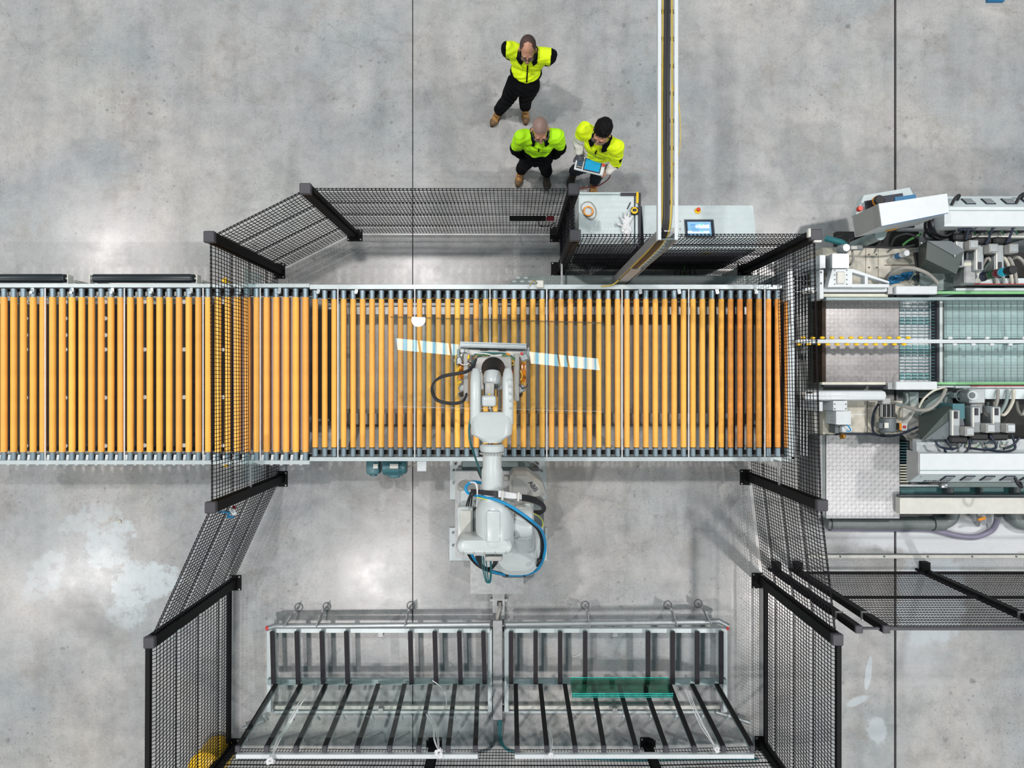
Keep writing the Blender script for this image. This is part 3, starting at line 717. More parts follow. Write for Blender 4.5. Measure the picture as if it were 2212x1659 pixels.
for a, b_ in ((-3.1, -2.52), (-2.46, -1.68), (-1.62, -1.0), (0.5, 1.26), (1.31, 1.50), (1.55, 2.36)):
    f = lambda x: 2.78 - (x + 3.1) * 0.10
    MB().hexa([V(a + .05, f(a) - .32, 11.5), V(b_ + .05, f(b_) - .32, 11.5), V(b_, f(b_), 11.5), V(a, f(a), 11.5)] + [V(a + .05, f(a) - .32, 11.52), V(b_ + .05, f(b_) - .32, 11.52), V(b_, f(b_), 11.52), V(a, f(a), 11.52)]).build('skylight_pane', 'skylight', t)
# ================================================================ ROBOT
def px3(px, py, z): return W(px, py, z)
rb = thing('robot_arm', 'large pale grey industrial robot arm reaching over the conveyor with blue hose', 'robot', (0.05, -1.95, 0))
# floor plates and pedestal
MB().pb(972, 990, 1180, 1079, .03, 0).build('floor_plate', 'rail', rb)
MB().pb(971, 1140, 1182, 1211, .03, 0).build('floor_plate', 'rail', rb)
for px, py in ((983, 1003), (979, 1017), (979, 1043), (1171, 1018), (1171, 1043), (1163, 1002), (1003, 1003), (1148, 1002), (978, 1151), (978, 1178), (1176, 1151), (1176, 1178)):
    p = px3(px, py, .03); MB().cyl(p, p + V(0, 0, .03), 0.016, n=6).cyl(p + V(0, 0, .03), p + V(0, 0, .06), 0.008, n=8).build('anchor_bolt', 'steel', rb)
MB().pb(983, 1018, 1166, 1205, .52, .03).build('pedestal', 'steel', rb)
MB().pb(983, 1016, 1167, 1024, .50, .44).build('pedestal_edge', 'steelblue', rb)
a = px3(996, 1018, .5); b = px3(1005, 990, .05); c = px3(1136, 990, .05); d = px3(1155, 1018, .5)
MB().prism([(a.x, a.y), (b.x, b.y), (c.x, c.y), (d.x, d.y)], .03, .42).build('gusset', 'steelblue', rb)
MB().pb(1076, 990, 1098, 1018, .25, .03).build('dark_gap', 'tealpaint', rb)
MB().pb(1016, 1205, 1131, 1283, .40, .03).build('cable_box', 'steel', rb)
# base casting and turntable
c0 = px3(1100, 1150, .9); bx_, by_ = c0.x, c0.y
MB().lathe((bx_, by_, .52), (bx_, by_, 1.2), [(0, .36), (.08, .37), (.12, .33), (.22, .32), (.26, .36), (.42, .36), (.46, .33)], 36).build('base', 'robot', rb)
# rotating body, a rounded hull that carries the two shoulders
def rrect(cx, cy, hx, hy, r, z, n=6):
    pts = []
    for qx, qy, a0 in ((1, 1, 0), (-1, 1, 90), (-1, -1, 180), (1, -1, 270)):
        for k in range(n): a = math.radians(a0 + 90 * k / (n - 1)); pts.append(V(cx + qx * (hx - r) + r * math.cos(a), cy + qy * (hy - r) + r * math.sin(a), z))
    return pts
p = px3(1120, 1190, 1.15)
rings = [rrect(p.x - .02, p.y + .04, .25, .24, .2, .96), rrect(p.x - .01, p.y + .02, .27, .25, .22, 1.05), rrect(p.x - .02, p.y + .03, .27, .25, .22, 1.3), rrect(p.x - .02, p.y + .04, .26, .24, .2, 1.42), rrect(p.x - .02, p.y + .05, .21, .19, .15, 1.47)]
MB().loft(rings).build('rotating_body', 'robot', rb)
MB().rbox(px3(1118, 1236, 1.0), (0.38, 0.10, 0.18), 0.04, 2).build('hose_bracket', 'motor', rb)
# lower arm (right side) from shoulder to elbow
sh = px3(1132, 1166, 1.3); el = px3(1122, 1128, 2.15)
MB().lathe(sh + V(-.16, 0, 0), sh + V(.17, 0, 0), [(0, .19), (.03, .205), (.26, .205), (.29, .18), (.33, .16)], 32).build('shoulder_joint', 'robot', rb)
MB().lathe(sh + V(.16, .0, 0), sh + V(.23, 0, 0), [(0, .15), (.05, .15), (.07, .13)], 28).build('shoulder_motor', 'motor', rb)
secs = []
for k, (t_, w, h) in enumerate(((0, .13, .20), (.12, .13, .185), (.5, .10, .14), (.85, .11, .15), (1.0, .115, .17), (1.06, .09, .13))):
    cc = sh.lerp(el, t_); secs.append([V(q.x, q.y, q.z) for q in rrect(cc.x + .02, cc.y, w, h, .07, cc.z)])
MB().loft(secs).build('lower_arm', 'robot', rb)
MB().lathe(el + V(-.2, 0, 0), el + V(.14, 0, 0), [(0, .12), (.02, .15), (.28, .155), (.32, .14), (.34, .10)], 28).build('elbow_joint', 'robot', rb)
for k in range(7):
    q = px3(1113 + (k % 2), 1104 + k * 9, 2.28); MB().rbox(q, (0.022, 0.026, 0.03), .006, 1).build('cover_bolt', 'robotg', rb)
# balancing cylinder / motor with marking at the back right
q = px3(1133, 1052, 1.0)
sec = []
for z, s in ((.72, 1.06), (.95, 1.04), (1.06, 1.0), (1.12, .75)):
    pts = []
    for dx, dy in ((-.17, .13), (-.12, .19), (.03, .19), (.20, .06), (.24, -.06), (.14, -.20), (-.08, -.22), (-.17, -.06)): pts.append(V(q.x + dx * s, q.y + dy * s, z))
    sec.append(pts)
MB().loft(sec).build('counterweight_housing', 'robotg', rb, smooth=20)
MB().rbox((q.x + .0, q.y - .1, 1.125), (0.09, 0.03, 0.012), .006, 1).build('lifting_slot', 'rubber', rb)
text_mesh('ABB', 0.075, 'marking', 'ink', rb, (q.x + .035, q.y + .065, 1.125), (1, -1.25, 0), (1.0, .8, 0))
for px, py, z, sx, sy in ((1148, 1100, 1.35, .22, .18), (1160, 1135, 1.3, .14, .25)):
    MB().rbox(px3(px, py, z), (sx, sy, .26), .04, 2).build('side_housing', 'robot', rb)
MB().lathe(px3(1152, 1106, 1.4), px3(1152, 1106, 1.4) + V(.11, 0, 0), [(0, .17), (.08, .17), (.11, .14)], 30).build('cable_gland_ring', 'motor', rb)
MB().rbox(px3(1094, 1032, .9), (0.06, .05, .2), .01, 1).build('side_housing', 'robotg', rb)
# left motor boxes
MB().rbox(px3(1007, 1124, 1.95), (0.155, 0.33, 0.34), 0.012, 2).build('motor_housing', 'robot', rb)
MB().rbox(px3(1006, 1130, 2.13), (0.11, 0.25, 0.012), 0.005, 1).build('motor_cover', 'white2', rb)
MB().rbox(px3(1013, 1075, 1.9), (0.17, 0.19, 0.22), 0.03, 2).build('motor_housing', 'robot', rb)
MB().rbox(px3(1028, 1124, 2.0), (0.04, 0.24, 0.24), 0.01, 1).build('connector_block', 'motor', rb)
for px in (1001, 1015): MB().lathe(px3(px + 5, 1046, 1.9), px3(px + 5, 1062, 1.85), [(0, .075), (.02, .085), (.05, .085)], 20).build('gland', 'robotg', rb)
# elbow housing of the upper arm
ua = px3(1069, 1127, 2.30)
MB().lathe((ua.x, ua.y - .22, 2.30), (ua.x, ua.y + .22, 2.30), [(0, .17), (.03, .185), (.34, .185), (.40, .16), (.46, .12)], 36).build('upper_arm_housing', 'robot', rb)
MB().rbox((ua.x - .01, ua.y - .01, 2.46), (0.13, 0.30, 0.07), 0.02, 2).build('raised_rib', 'robot', rb)
rc = px3(1047, 1180, 2.42); hw, hh = .275, .085
rings = [rrect(rc.x, rc.y, hw - .04, hh - .03, .05, 2.10), rrect(rc.x, rc.y, hw, hh, .08, 2.16), rrect(rc.x, rc.y, hw, hh, .08, 2.38), rrect(rc.x, rc.y + .005, hw - .02, hh - .012, .07, 2.45), rrect(rc.x, rc.y + .01, hw - .05, hh - .03, .05, 2.47)]
MB().loft(rings).build('rear_gear_cover', 'robot', rb)
for i in range(5):
    MB().rbox((rc.x - .2 + i * .10, rc.y - .05, 2.462), (0.012, .04, .02), .005, 1).build('cover_clip', 'robotg', rb)
MB().rbox(px3(1067, 1202, 2.3), (0.17, .05, .2), .02, 2).build('rear_flange', 'robotg', rb)
# upper arm tube
y0 = ua.y + .20; wy = px3(1063, 966, 2.32).y; tx = px3(1063, 1000, 2.35).x
MB().lathe((tx + .0, y0, 2.33), (tx, wy, 2.33), [(0, .10), (.04, .103), (.30, .103), (.33, .09), (wy - y0 - .02, .09), (wy - y0, .085)], 32).build('upper_arm_tube', 'robot', rb)
MB().lathe((tx, wy - .045, 2.33), (tx, wy + .03, 2.33), [(0, .105), (.012, .115), (.06, .118), (.075, .10)], 32).build('arm_flange', 'robot', rb)
fb = None
for i in range(12):
    a = math.pi * (i + .5) / 12; pb_ = V(tx + .112 * math.cos(a), wy - .05, 2.33 + .112 * math.sin(a))
    MB().cyl(pb_, pb_ + V(0, -.014, 0), .01, n=6).build('flange_bolt', 'robotg', rb)
# wrist fork: housing plus two prongs round an open slot
hz = 2.22
def ring_y(y, x0, x1, z0, z1, r=.05):
    cx, cz, hx, hz_ = (x0 + x1) / 2, (z0 + z1) / 2, (x1 - x0) / 2, (z1 - z0) / 2
    return [V(q.x, y, q.y) for q in rrect(cx, cz, hx, hz_, min(r, hx * .9, hz_ * .9), 0)]
Lx = px3(1015, 0, hz + .1).x; Rx = px3(1109, 0, hz + .1).x; ya = px3(0, 955, hz + .1).y; yb2 = px3(0, 902, hz + .1).y
MB().loft([ring_y(ya, tx - .09, tx + .09, hz - .02, hz + .2, .08), ring_y(ya + .035, tx - .125, tx + .125, hz - .06, hz + .21, .09), ring_y(ya + .075, Lx + .012, Rx - .015, hz - .12, hz + .18, .08), ring_y(yb2, Lx, Rx, hz - .14, hz + .12, .08), ring_y(yb2 + .05, Lx + .005, Rx - .005, hz - .14, hz + .08, .08)]).build('wrist_housing', 'robot', rb)
yt_ = px3(0, 800, hz).y
for nm, x0_, x1_ in (('fork_prong', Lx, Lx + .10), ('fork_prong', Rx - .105, Rx)):
    MB().loft([ring_y(yb2 - .06, x0_, x1_, hz - .13, hz + .11, .04), ring_y(yb2 + .15, x0_, x1_, hz - .15, hz + .09, .04), ring_y(yt_ - .12, x0_, x1_, hz - .16, hz + .07, .04), ring_y(yt_ - .03, x0_ + .005, x1_ - .005, hz - .14, hz + .03, .04), ring_y(yt_ + .02, x0_ + .02, x1_ - .02, hz - .10, hz - .02, .03)]).build(nm, 'robot', rb)
for k in range(8):
    q = px3(1103, 818 + k * 16, hz + .085); MB().cyl(q, q + V(0, 0, .012), .012, n=10).build('fork_bolt', 'robotg', rb)
# wrist motor in the slot and black tool flange
MB().rbox(px3(1056, 866, 2.12), (0.15, .11, .22), .03, 3).build('wrist_motor', 'robot', rb)
MB().rbox(px3(1058, 845, 2.08), (0.10, .18, .2), .025, 2).build('wrist_motor_neck', 'robotg', rb)
MB().rbox(px3(1057, 852, 2.20), (0.02, .012, .004), .002, 1).build('warning_dot', 'yellow', rb)
for px in (1046, 1074): MB().box(px3(px, 843, 2.12), (0.008, .13, .1)).build('side_slot', 'ink', rb)
MB().cyl(px3(1061, 884, 2.1), px3(1061, 893, 2.1), .02, n=12).rbox(px3(1061, 895, 2.1), (.07, .03, .05), .01, 1).build('locking_pin', 'alu', rb)
wc = px3(1063, 822, 2.1)
MB().lathe((wc.x, wc.y - .06, 2.08), (wc.x, wc.y + .08, 2.02), [(0, .075), (.03, .095), (.10, .095), (.15, .08)], 30).build('wrist_head', 'robot', rb)
MB().lathe((wc.x, wc.y + .04, 1.98), (wc.x, wc.y + .13, 1.66), [(0, .085), (.04, .10), (.26, .11), (.30, .125), (.33, .125)], 32).build('tool_flange', 'rubber', rb)
# hoses and cable bundles
bl = [(1052, 1046, 2.2), (1022, 1041, 2.25), (1007, 1051, 2.28), (1010, 1064, 2.30), (1030, 1071, 2.36), (1066, 1078, 2.44), (1100, 1092, 2.47), (1128, 1110, 2.45), (1152, 1128, 2.38), (1170, 1146, 2.1), (1178, 1175, 1.8), (1174, 1205, 1.6), (1162, 1229, 1.4), (1140, 1240, 1.25), (1110, 1243, 1.15), (1075, 1238, 1.15), (1045, 1226, 1.2), (1027, 1210, 1.3), (1018, 1196, 1.35)]
MB().tube([px3(*q) for q in bl], 0.0145, 10).build('air_hose', 'cableblue', rb)
for k in range(3):
    MB().tube([px3(x - 4 - k * 2, y - 3 + k * 1.5, z - .03) for x, y, z in bl[6:]], 0.010, 8).build('power_cable', 'cableblack', rb)
for k in range(6):
    o = k * 2.3
    MB().tube([px3(1018, 1058 + o * .5, 2.32), px3(1050, 1061 + o * .6, 2.42), px3(1080, 1063 + o * .8, 2.46), px3(1125, 1069 + o * .9, 2.30), px3(1152, 1074 + o, 2.15), px3(1172 - o * .3, 1086 + o * .6, 2.0), px3(1178 - o * .6, 1100, 1.85), px3(1168, 1110 - o * .6, 1.7), px3(1154, 1108 - o * .4, 1.6)], 0.0085, 7).build('black_cable', 'cableblack', rb)
for k in range(7):
    o = k * 1.9; MB().tube([px3(1077, 1061 + o, 2.487), px3(1100, 1065 + o * .9, 2.42), px3(1126, 1069 + o * .8, 2.335)], 0.0075, 6).build('white_cable_end', 'cablewhite', rb)
for px in (1086, 1120): MB().rbox(px3(px, 1070 + (px - 1086) * .08, 2.48 - (px - 1086) * .003), (.02, .09, .05), .006, 1, rz=-.1).build('cable_clamp', 'white2', rb)
MB().tube([px3(1030, 1074, 2.4), px3(1075, 1086, 2.42), px3(1110, 1102, 2.3), px3(1150, 1108, 2.1), px3(1170, 1122, 1.9), px3(1172, 1138, 1.8), px3(1160, 1141, 1.8)], 0.0055, 6).build('earth_wire', 'cableyellow', rb)
MB().tube([px3(1016, 1042, 2.35), px3(1027, 1044, 2.4), px3(1031, 1060, 2.4), px3(1030, 1095, 2.25)], 0.008, 7).build('white_hose', 'cablewhite', rb)
for dx in (-12, -7, -1): MB().tube([px3(1020, 1062, 2.3), px3(1020 + dx * .6, 1075, 2.3), px3(1018 + dx * .9, 1093, 2.2)], 0.008, 6).build('black_lead', 'cableblack', rb)
for px, py in ((1100, 1093), (1095, 1240), (1133, 1240), (1165, 1210), (1020, 1067)):
    MB().rbox(px3(px, py, 2.42 if py < 1100 else (1.2 if py > 1230 else 1.62)), (.035, .05, .06) if py > 1230 else (.05, .04, .05), .008, 1).build('hose_clip', 'white2' if px == 1100 else 'rubber', rb)
for dx, z in ((0, 1.5), (9, 1.5), (4, 1.45)):
    MB().tube([px3(1040 + dx, 1202, 1.9), px3(1043 + dx, 1230, 1.6), px3(1050 + dx * .6, 1256, 1.4), px3(1057 + dx * .3, 1256, 1.4), px3(1060 + dx * .2, 1230, 1.6), px3(1058 + dx * .2, 1202, 1.9)], 0.0065, 7).build('teal_hose_loop', 'cableteal', rb)
for k in range(4):
    MB().tube([px3(1028 + 3 * k, 1202, 1.9), px3(1036 + 2 * k, 1220, 1.6), px3(1055, 1233 - 2 * k, 1.4), px3(1072 - 2 * k, 1218, 1.6), px3(1076 - 3 * k, 1202, 1.9)], 0.009, 7).build('black_loop', 'cableblack', rb)
MB().tube([px3(1016, 905, 2.2), px3(1013, 930, 2.2), px3(1016, 955, 2.2), px3(1024, 980, 2.1), px3(1034, 1010, 1.9), px3(1040, 1028, 1.7)], 0.010, 7).build('green_hose', 'cableteal', rb)
MB().cyl(px3(1033, 1012, 1.8), px3(1042, 1032, 1.6), .022, n=12).build('hose_sleeve', 'rubber', rb)
# labels on the body
q = px3(1136, 1174, 1.5); MB().box((q.x, q.y, 1.475), (.035, .07, .006)).build('yellow_label', 'yellow', rb)
q = px3(1140, 1217, 1.43); MB().box((q.x, q.y, 1.44), (.05, .07, .01), .1).build('yellow_label', 'yellow', rb)
m_ = MB(); tri = [V(q.x - .012, q.y - .025, 1.447), V(q.x + .02, q.y - .02, 1.447), V(q.x + .008, q.y + .025, 1.447)]
for i in range(3): m_.bar(tri[i], tri[(i + 1) % 3], .004, .003)
m_.build('warning_triangle', 'ink', rb)

# ---- vacuum gripper
gp = thing('vacuum_gripper', 'aluminium gripper head with cables and amber valve boxes holding the glass sheet', 'gripper', px3(1065, 800, 1.3))
MB().bar(px3(994, 744, 1.35), px3(1137, 748.5, 1.35), .06, .06).build('front_profile', 'alu', gp)
for dz in (-.012, .0, .012):
    MB().bar(px3(994, 744 + dz * 300, 1.383), px3(1137, 748.5 + dz * 300, 1.383), .006, .006).build('profile_groove', 'steelblue' if dz else 'white', gp)
MB().bar(px3(990, 755, 1.28), px3(1143, 760, 1.28), .10, .05).build('cross_plate', 'steel', gp)
MB().bar(px3(1015, 762, 1.40), px3(1130, 766, 1.40), .05, .03).build('cable_tray', 'white2', gp)
MB().rbox(px3(1065, 806, 1.5), (.40, .36, .05), .05, 3).build('mounting_plate', 'robotg', gp)
for px, py in ((1038, 801), (1089, 802)): p = px3(px, py, 1.53); MB().cyl(p, p + V(0, 0, .015), .015, n=12).build('plate_screw', 'alu', gp)
for px in (1007, 1116): MB().rbox(px3(px, 815, 1.42), (.055, .52, .06), .008, 1).build('side_beam', 'robotg', gp)
MB().rbox(px3(1104, 822, 1.3), (.06, .4, .04), .008, 1).build('inner_beam', 'steel', gp)
for px in (996, 1130): MB().rbox(px3(px, 799 + (6 if px > 1100 else 0), 1.3), (.065, .21, .10), .015, 2).build('amber_valve_box', 'amber', gp)
for px, py in ((991, 765), (1140, 768)): MB().rbox(px3(px, py, 1.32), (.03, .11, .10), .006, 1).build('end_plate', 'steelblue', gp)
MB().lathe(px3(999, 758, 1.42), px3(999, 758, 1.42) + V(0, 0, .03), [(0, .025), (.02, .027), (.03, .02)], 18).build('pressure_gauge', 'alu', gp)
MB().rbox(px3(1072, 775, 1.47), (.12, .07, .05), .004, 1).build('label_box', 'white2', gp)
p = px3(1079, 777, 1.50); MB().cyl(p, p + V(0, 0, .004), .014, n=16).build('red_mark', 'redlabel', gp)
MB().rbox(px3(1127, 764, 1.44), (.03, .03, .01), .003, 1).build('red_striped_label', 'redlabel', gp)
MB().rbox(px3(1105, 804, 1.40), (.035, .045, .05), .006, 1).build('red_connector', 'red', gp)
for px, py in ((1045, 755), (1084, 756)): MB().rbox(px3(px, py, 1.38), (.08, .025, .03), .006, 1).build('black_bracket', 'rubber', gp)
for px, py, rz, m in ((1012, 771, 1.4, 'yellow'), (1050, 789, -.4, 'yellow'), (1098, 765, -.3, 'orange'), (1095, 773, .2, 'orange'), (1070, 787, 0, 'orange'), (993, 826, .5, 'yellow'), (991, 796, 1.1, 'yellow')):
    MB().rbox(px3(px, py, 1.46), (.05, .02, .015), .005, 1, rz).build('cable_tag', m, gp)
for k, (m, pts) in enumerate((('cableteal', [(1022, 770), (1035, 762), (1065, 762), (1095, 764), (1113, 775)]), ('cablegreen', [(1030, 768), (1060, 767), (1095, 769), (1112, 778)]), ('cableteal', [(1030, 770), (1022, 785), (1026, 800), (1022, 820)]),
                             ('cableteal', [(1028, 775), (1045, 782), (1050, 772), (1044, 764)]), ('cablewhite', [(990, 775), (996, 786), (1008, 788), (1016, 780)]), ('cablewhite', [(1020, 762), (1050, 764), (1066, 768), (1085, 766)]),
                             ('cablegold', [(986, 766), (984, 785), (990, 800), (988, 820), (992, 835)]), ('cablegrey', [(1000, 843), (990, 850), (993, 859), (1004, 857)]), ('cableblack', [(1010, 780), (1020, 788), (1012, 795)]), ('cablegold', [(1113, 786), (1104, 790), (1102, 800)]),
                             ('cableblack', [(1122, 830), (1128, 838), (1136, 836), (1140, 830)]), ('cablegold', [(1124, 800), (1128, 812), (1124, 822)]))):
    MB().tube([px3(x, y, 1.45 + .01 * (k % 3)) for x, y in pts], .007, 6).build('cable', m, gp)
for k in (0, 1):
    MB().tube([px3(1040, 769 + k * 4, 1.50), px3(1028, 776 + k * 3, 1.52), px3(1022, 790 + k * 3, 1.55), px3(1008, 801 + k * 3, 1.6), px3(985, 806 + k * 3, 1.6), px3(955, 812 + k * 3, 1.6), px3(936, 828, 1.6), px3(933 + k * 3, 848, 1.6), px3(945 + k * 2, 866 - k * 2, 1.6), px3(975, 873 - k * 3, 1.6), px3(1000, 868 - k * 2, 1.58), px3(1008, 850, 1.5)], .0115, 8).build('black_cable_loop', 'cableblack', gp)
for px, py in ((1000, 838), (1126, 840), (1132, 772), (990, 780)): MB().rbox(px3(px, py, 1.38), (.09, .08, .06), .012, 1, .4).build('valve_block', 'alu', gp)
for px, py in ((1000, 748), (1131, 752), (1000, 850), (1120, 850)):
    c = px3(px, py, 1.05); MB().lathe((c.x, c.y, 1.30), (c.x, c.y, 1.0), [(0, .015), (.2, .015), (.22, .03), (.29, .05)], 16).build('suction_cup', 'rubber', gp)

# ================================================================ CABLE DUCT ON THE FLOOR
cd = thing('cable_duct', 'grey steel cable duct running from the robot between the two glass racks', 'duct', px3(1076, 1420, 0))
MB().pb(1064, 1283, 1090, 1337, .10, 0).build('low_channel', 'steel', cd)
MB().pb(1074, 1298, 1085, 1309, .105, .09).build('opening', 'rubber', cd)
MB().tube([px3(1080, 1303, .1), px3(1079, 1315, .16), px3(1075, 1330, .18), px3(1073, 1345, .16)], .022, 10).build('conduit', 'cablegrey', cd)
MB().pb(1065, 1341, 1085, 1555, .22, .10).build('duct_body', 'steel', cd)
for py in (1350, 1520, 1537): MB().pb(1061, py, 1089, py + 3, .2, 0).build('duct_foot', 'steel', cd)
for px, s in ((1068, -1), (1072, -1), (1078, 1), (1082, 1)):
    e = 1072 + s * (42 if abs(px - 1075) > 5 else 30)
    MB().tube([px3(px, 1550, .15), px3(px, 1580, .1), px3(px + s * 2, 1600, .04), px3(px + s * 14, 1618, .03), px3(px + s * 45, 1628, .03), px3(px + s * 130, 1637, .03), px3(px + s * 300, 1642, .03), px3(px + s * 555, 1640, .03)], .010, 7).build('floor_cable', 'cableteal' if s > 0 else 'motor', cd)
for (px, py) in ((1062, 1297), (1092, 1297)): MB().pb(px - 3, py - 3, px + 3, py + 2, .06, 0).build('clip', 'white2', cd)

# ================================================================ GLASS RACKS
ZB = 0.36
def rack(label, xl, xr, base_x, up, mirror, fins, paneseg):
    t = thing('glass_rack', label, 'rack', (px3((xl + xr) / 2, 1480, 0)))
    # shelf bars with felt
    for x in base_x:
        a = px3(x, 1364, ZB); b = px3(x + (3 if not mirror else 0), 1478, ZB)
        MB().bar(a - V(0, 0, .04), b - V(0, 0, .04), .045, .06).build('shelf_bar', 'steelblue', t)
        MB().bar(a + V(0, 0, .0), b, .055, .016).build('felt_strip', 'pad', t)
    for x0_, x1_ in up:
        a = px3(x0_, 1478, ZB); b = px3(x1_, 1612, 1.52)
        MB().bar(a + V(0, -.03, 0), b + V(0, -.03, 0), .04, .035, up=(0, 1, 0)).build('upright', 'steelblue', t)
        MB().bar(a, b, .052, .018, up=(0, 1, 0)).build('rubber_strip', 'padb', t)
        MB().rbox(b + V(0, -.02, .015), (.055, .07, .03), .006, 1).build('end_cap', 'capgrey', t)
        f = px3((x0_ + x1_) / 2, 1545, .2); MB().bar((b.x, b.y - .05, 1.3), (b.x, -4.45 + .0, .12), .03, .03).build('brace', 'steel', t)
        MB().bar((b.x, -3.3 - .75, .62), (b.x, b.y - .04, .75), .025, .025).build('strut', 'rail', t)
    xa, xb = px3(xl, 0, .3).x, px3(xr, 0, .3).x
    MB().bz(xa, px3(0, 1367, .3).y, xb, px3(0, 1358, .3).y, .24, .30).build('front_rail', 'rail', t)
    MB().bz(xa, px3(0, 1480, .3).y, xb, px3(0, 1468, .3).y, .24, .30).build('rear_rail', 'steelblue', t)
    MB().bz(xa, px3(0, 1532, .1).y, xb, px3(0, 1525, .1).y, .06, .10).build('low_rail', 'white2', t)
    MB().bz(xa, px3(0, 1541, .1).y, xb, px3(0, 1536, .1).y, .06, .10).build('low_rail', 'rail', t)
    for xx in (xa, xb): MB().bz(xx - .025, px3(0, 1535, .2).y, xx + .025, px3(0, 1358, .2).y, .17, .24).build('end_rail', 'rail', t)
    for xx in (xa, (xa + xb) / 2, xb):
        for py in (1366, 1474, 1530): MB().bz(xx - .03, px3(0, py, .1).y - .03, xx + .03, px3(0, py, .1).y + .03, 0, .165).build('foot', 'steel', t)
    a = px3(min(u[1] for u in up) - 5 , 1637, 1.52); b = px3(max(u[1] for u in up) + 5, 1634 , 1.52); 
    MB().bar((a.x, a.y + .015, 1.50), (b.x, a.y + .015, 1.50), .045, .05).build('top_rail', 'white', t)
    # clear pane leaning on the uprights
    if paneseg:
        a = px3(paneseg[0], 1476, ZB + .02); b = px3(paneseg[1], 1476, ZB + .02); c = px3(paneseg[1] + paneseg[3], 1600, 1.40); d = px3(paneseg[0] + paneseg[2], 1600, 1.40)
        o = V(0, .03, 0)
        t2 = thing('glass_sheet', ('left' if not mirror else 'right') + ' clear glass pane leaning on the black uprights of the ' + ('left' if not mirror else 'right') + ' rack', 'glass', (a + b) / 2)
        MB().hexa([a + o, b + o, b + o + V(0, .008, 0), a + o + V(0, .008, 0), d + o, c + o, c + o + V(0, .008, 0), d + o + V(0, .008, 0)]).build('pane', 'glassrack', t2, smooth=0)
    # guard pipe with fins
    pa, pb_ = (602, 1052) if not mirror else (1096, 1553)
    bend = (595, 1348, 578, 1356) if not mirror else (1562, 1340, 1572, 1352)
    if not mirror: pts = [px3(576, 1358, .30), px3(594, 1352, .30), px3(610, 1352.5, .30), px3(1058, 1349, .30)]
    else: pts = [px3(1092, 1349, .30), px3(1538, 1343, .30), px3(1552, 1341, .30), px3(1573, 1352, .30)]
    MB().tube(pts, .032, 12, smooth=False).build('guard_pipe', 'alu', t)
    for fx, py, an in fins:
        p = px3(fx, py, .34); a = math.radians(an); d = V(math.sin(a), math.cos(a), 0)
        q = p + d * .13; nrm = V(-d.y, d.x, 0) * .005
        ps = [p, p + V(0, 0, .10), q + V(0, 0, .0), q + V(0, 0, -.16), p + V(0, 0, -.16)]
        vs = [x - nrm for x in ps] + [x + nrm for x in ps]; n = 5
        m_ = MB().add(vs, [(4, 3, 2, 1, 0), (5, 6, 7, 8, 9)] + [(i, (i + 1) % n, n + (i + 1) % n, n + i) for i in range(n)])
        m_.build('end_stop_fin', 'steel', t, smooth=0)
        MB().torus(V(q.x, q.y, .012), .05, .005, 18, 6).build('fin_foot', 'motor', t)
        MB().cyl(V(q.x, q.y, 0.02), V(q.x, q.y, .2), .014, n=8).build('fin_leg', 'steel', t)
    return t
rack('left glass rack with eight felt shelf bars and slanting black uprights', 577, 1058, (588, 641, 695, 748, 886, 939, 992, 1044),
     ((596, 515), (650, 577), (704, 640), (757, 702), (817, 772), (874, 842), (930, 905), (983, 968), (1032, 1027)), False, ((617, 1350, 28), (686, 1351, 12), (876, 1349, 8)), (600, 1040, -76, -4))
rack('right glass rack holding the green glass, with slanting black uprights', 1094, 1570, (1104, 1157, 1210, 1264, 1400, 1453, 1506, 1558),
     ((1114, 1117), (1167, 1181), (1220, 1242), (1281, 1304), (1337, 1373), (1391, 1438), (1446, 1499), (1495, 1562), (1548, 1624)), True, ((1272, 1348, -5), (1460, 1347, -12), (1533, 1342, -25)), None)
p = px3(577, 1357, .32)
MB().rbox(p, (.04, .05, .04), .01, 1).build('red_cap', 'redlabel', label='small dark red cap at the upper left corner of the left rack', cat='cap')
p = px3(1572, 1357, .32)
MB().rbox(p, (.03, .05, .04), .01, 1).build('red_cap', 'redlabel', label='small dark red cap at the upper right corner of the right rack', cat='cap')
for xx, yy, lb in ((1062, 1349, 'left'), (1090, 1349, 'right')):
    pass
# green glass stack
for k, lb in enumerate(('rearmost pane of the green glass stack on the right rack', 'middle pane of the green glass stack on the right rack', 'front pane of the green glass stack on the right rack')):
    off = k * .022; a = px3(1232, 1464, ZB + .02) + V(0, off - .055, 0); b = px3(1452 - 9, 1464, ZB + .02) + V(0, off - .055, 0)
    up_ = V(0, -.07, .27)
    n = V(0, .012, 0.003)
    t = thing('green_glass_pane', 'small green tinted ' + lb, 'glass', (a + b) / 2, 'green glass panes')
    MB().hexa([a, b, b + n, a + n, a + up_, b + up_, b + up_ + n, a + up_ + n]).build('pane', 'glassgreen', t, smooth=0)
    MB().bar(a + up_ + V(0, .006, .003), b + up_ + V(0, .006, .003), .011, .004).build('top_edge', 'glassedge', t)
    MB().bar(a + V(0, .012, .002), b + V(0, .012, .002), .011, .004).build('lower_edge', 'glassedge', t)
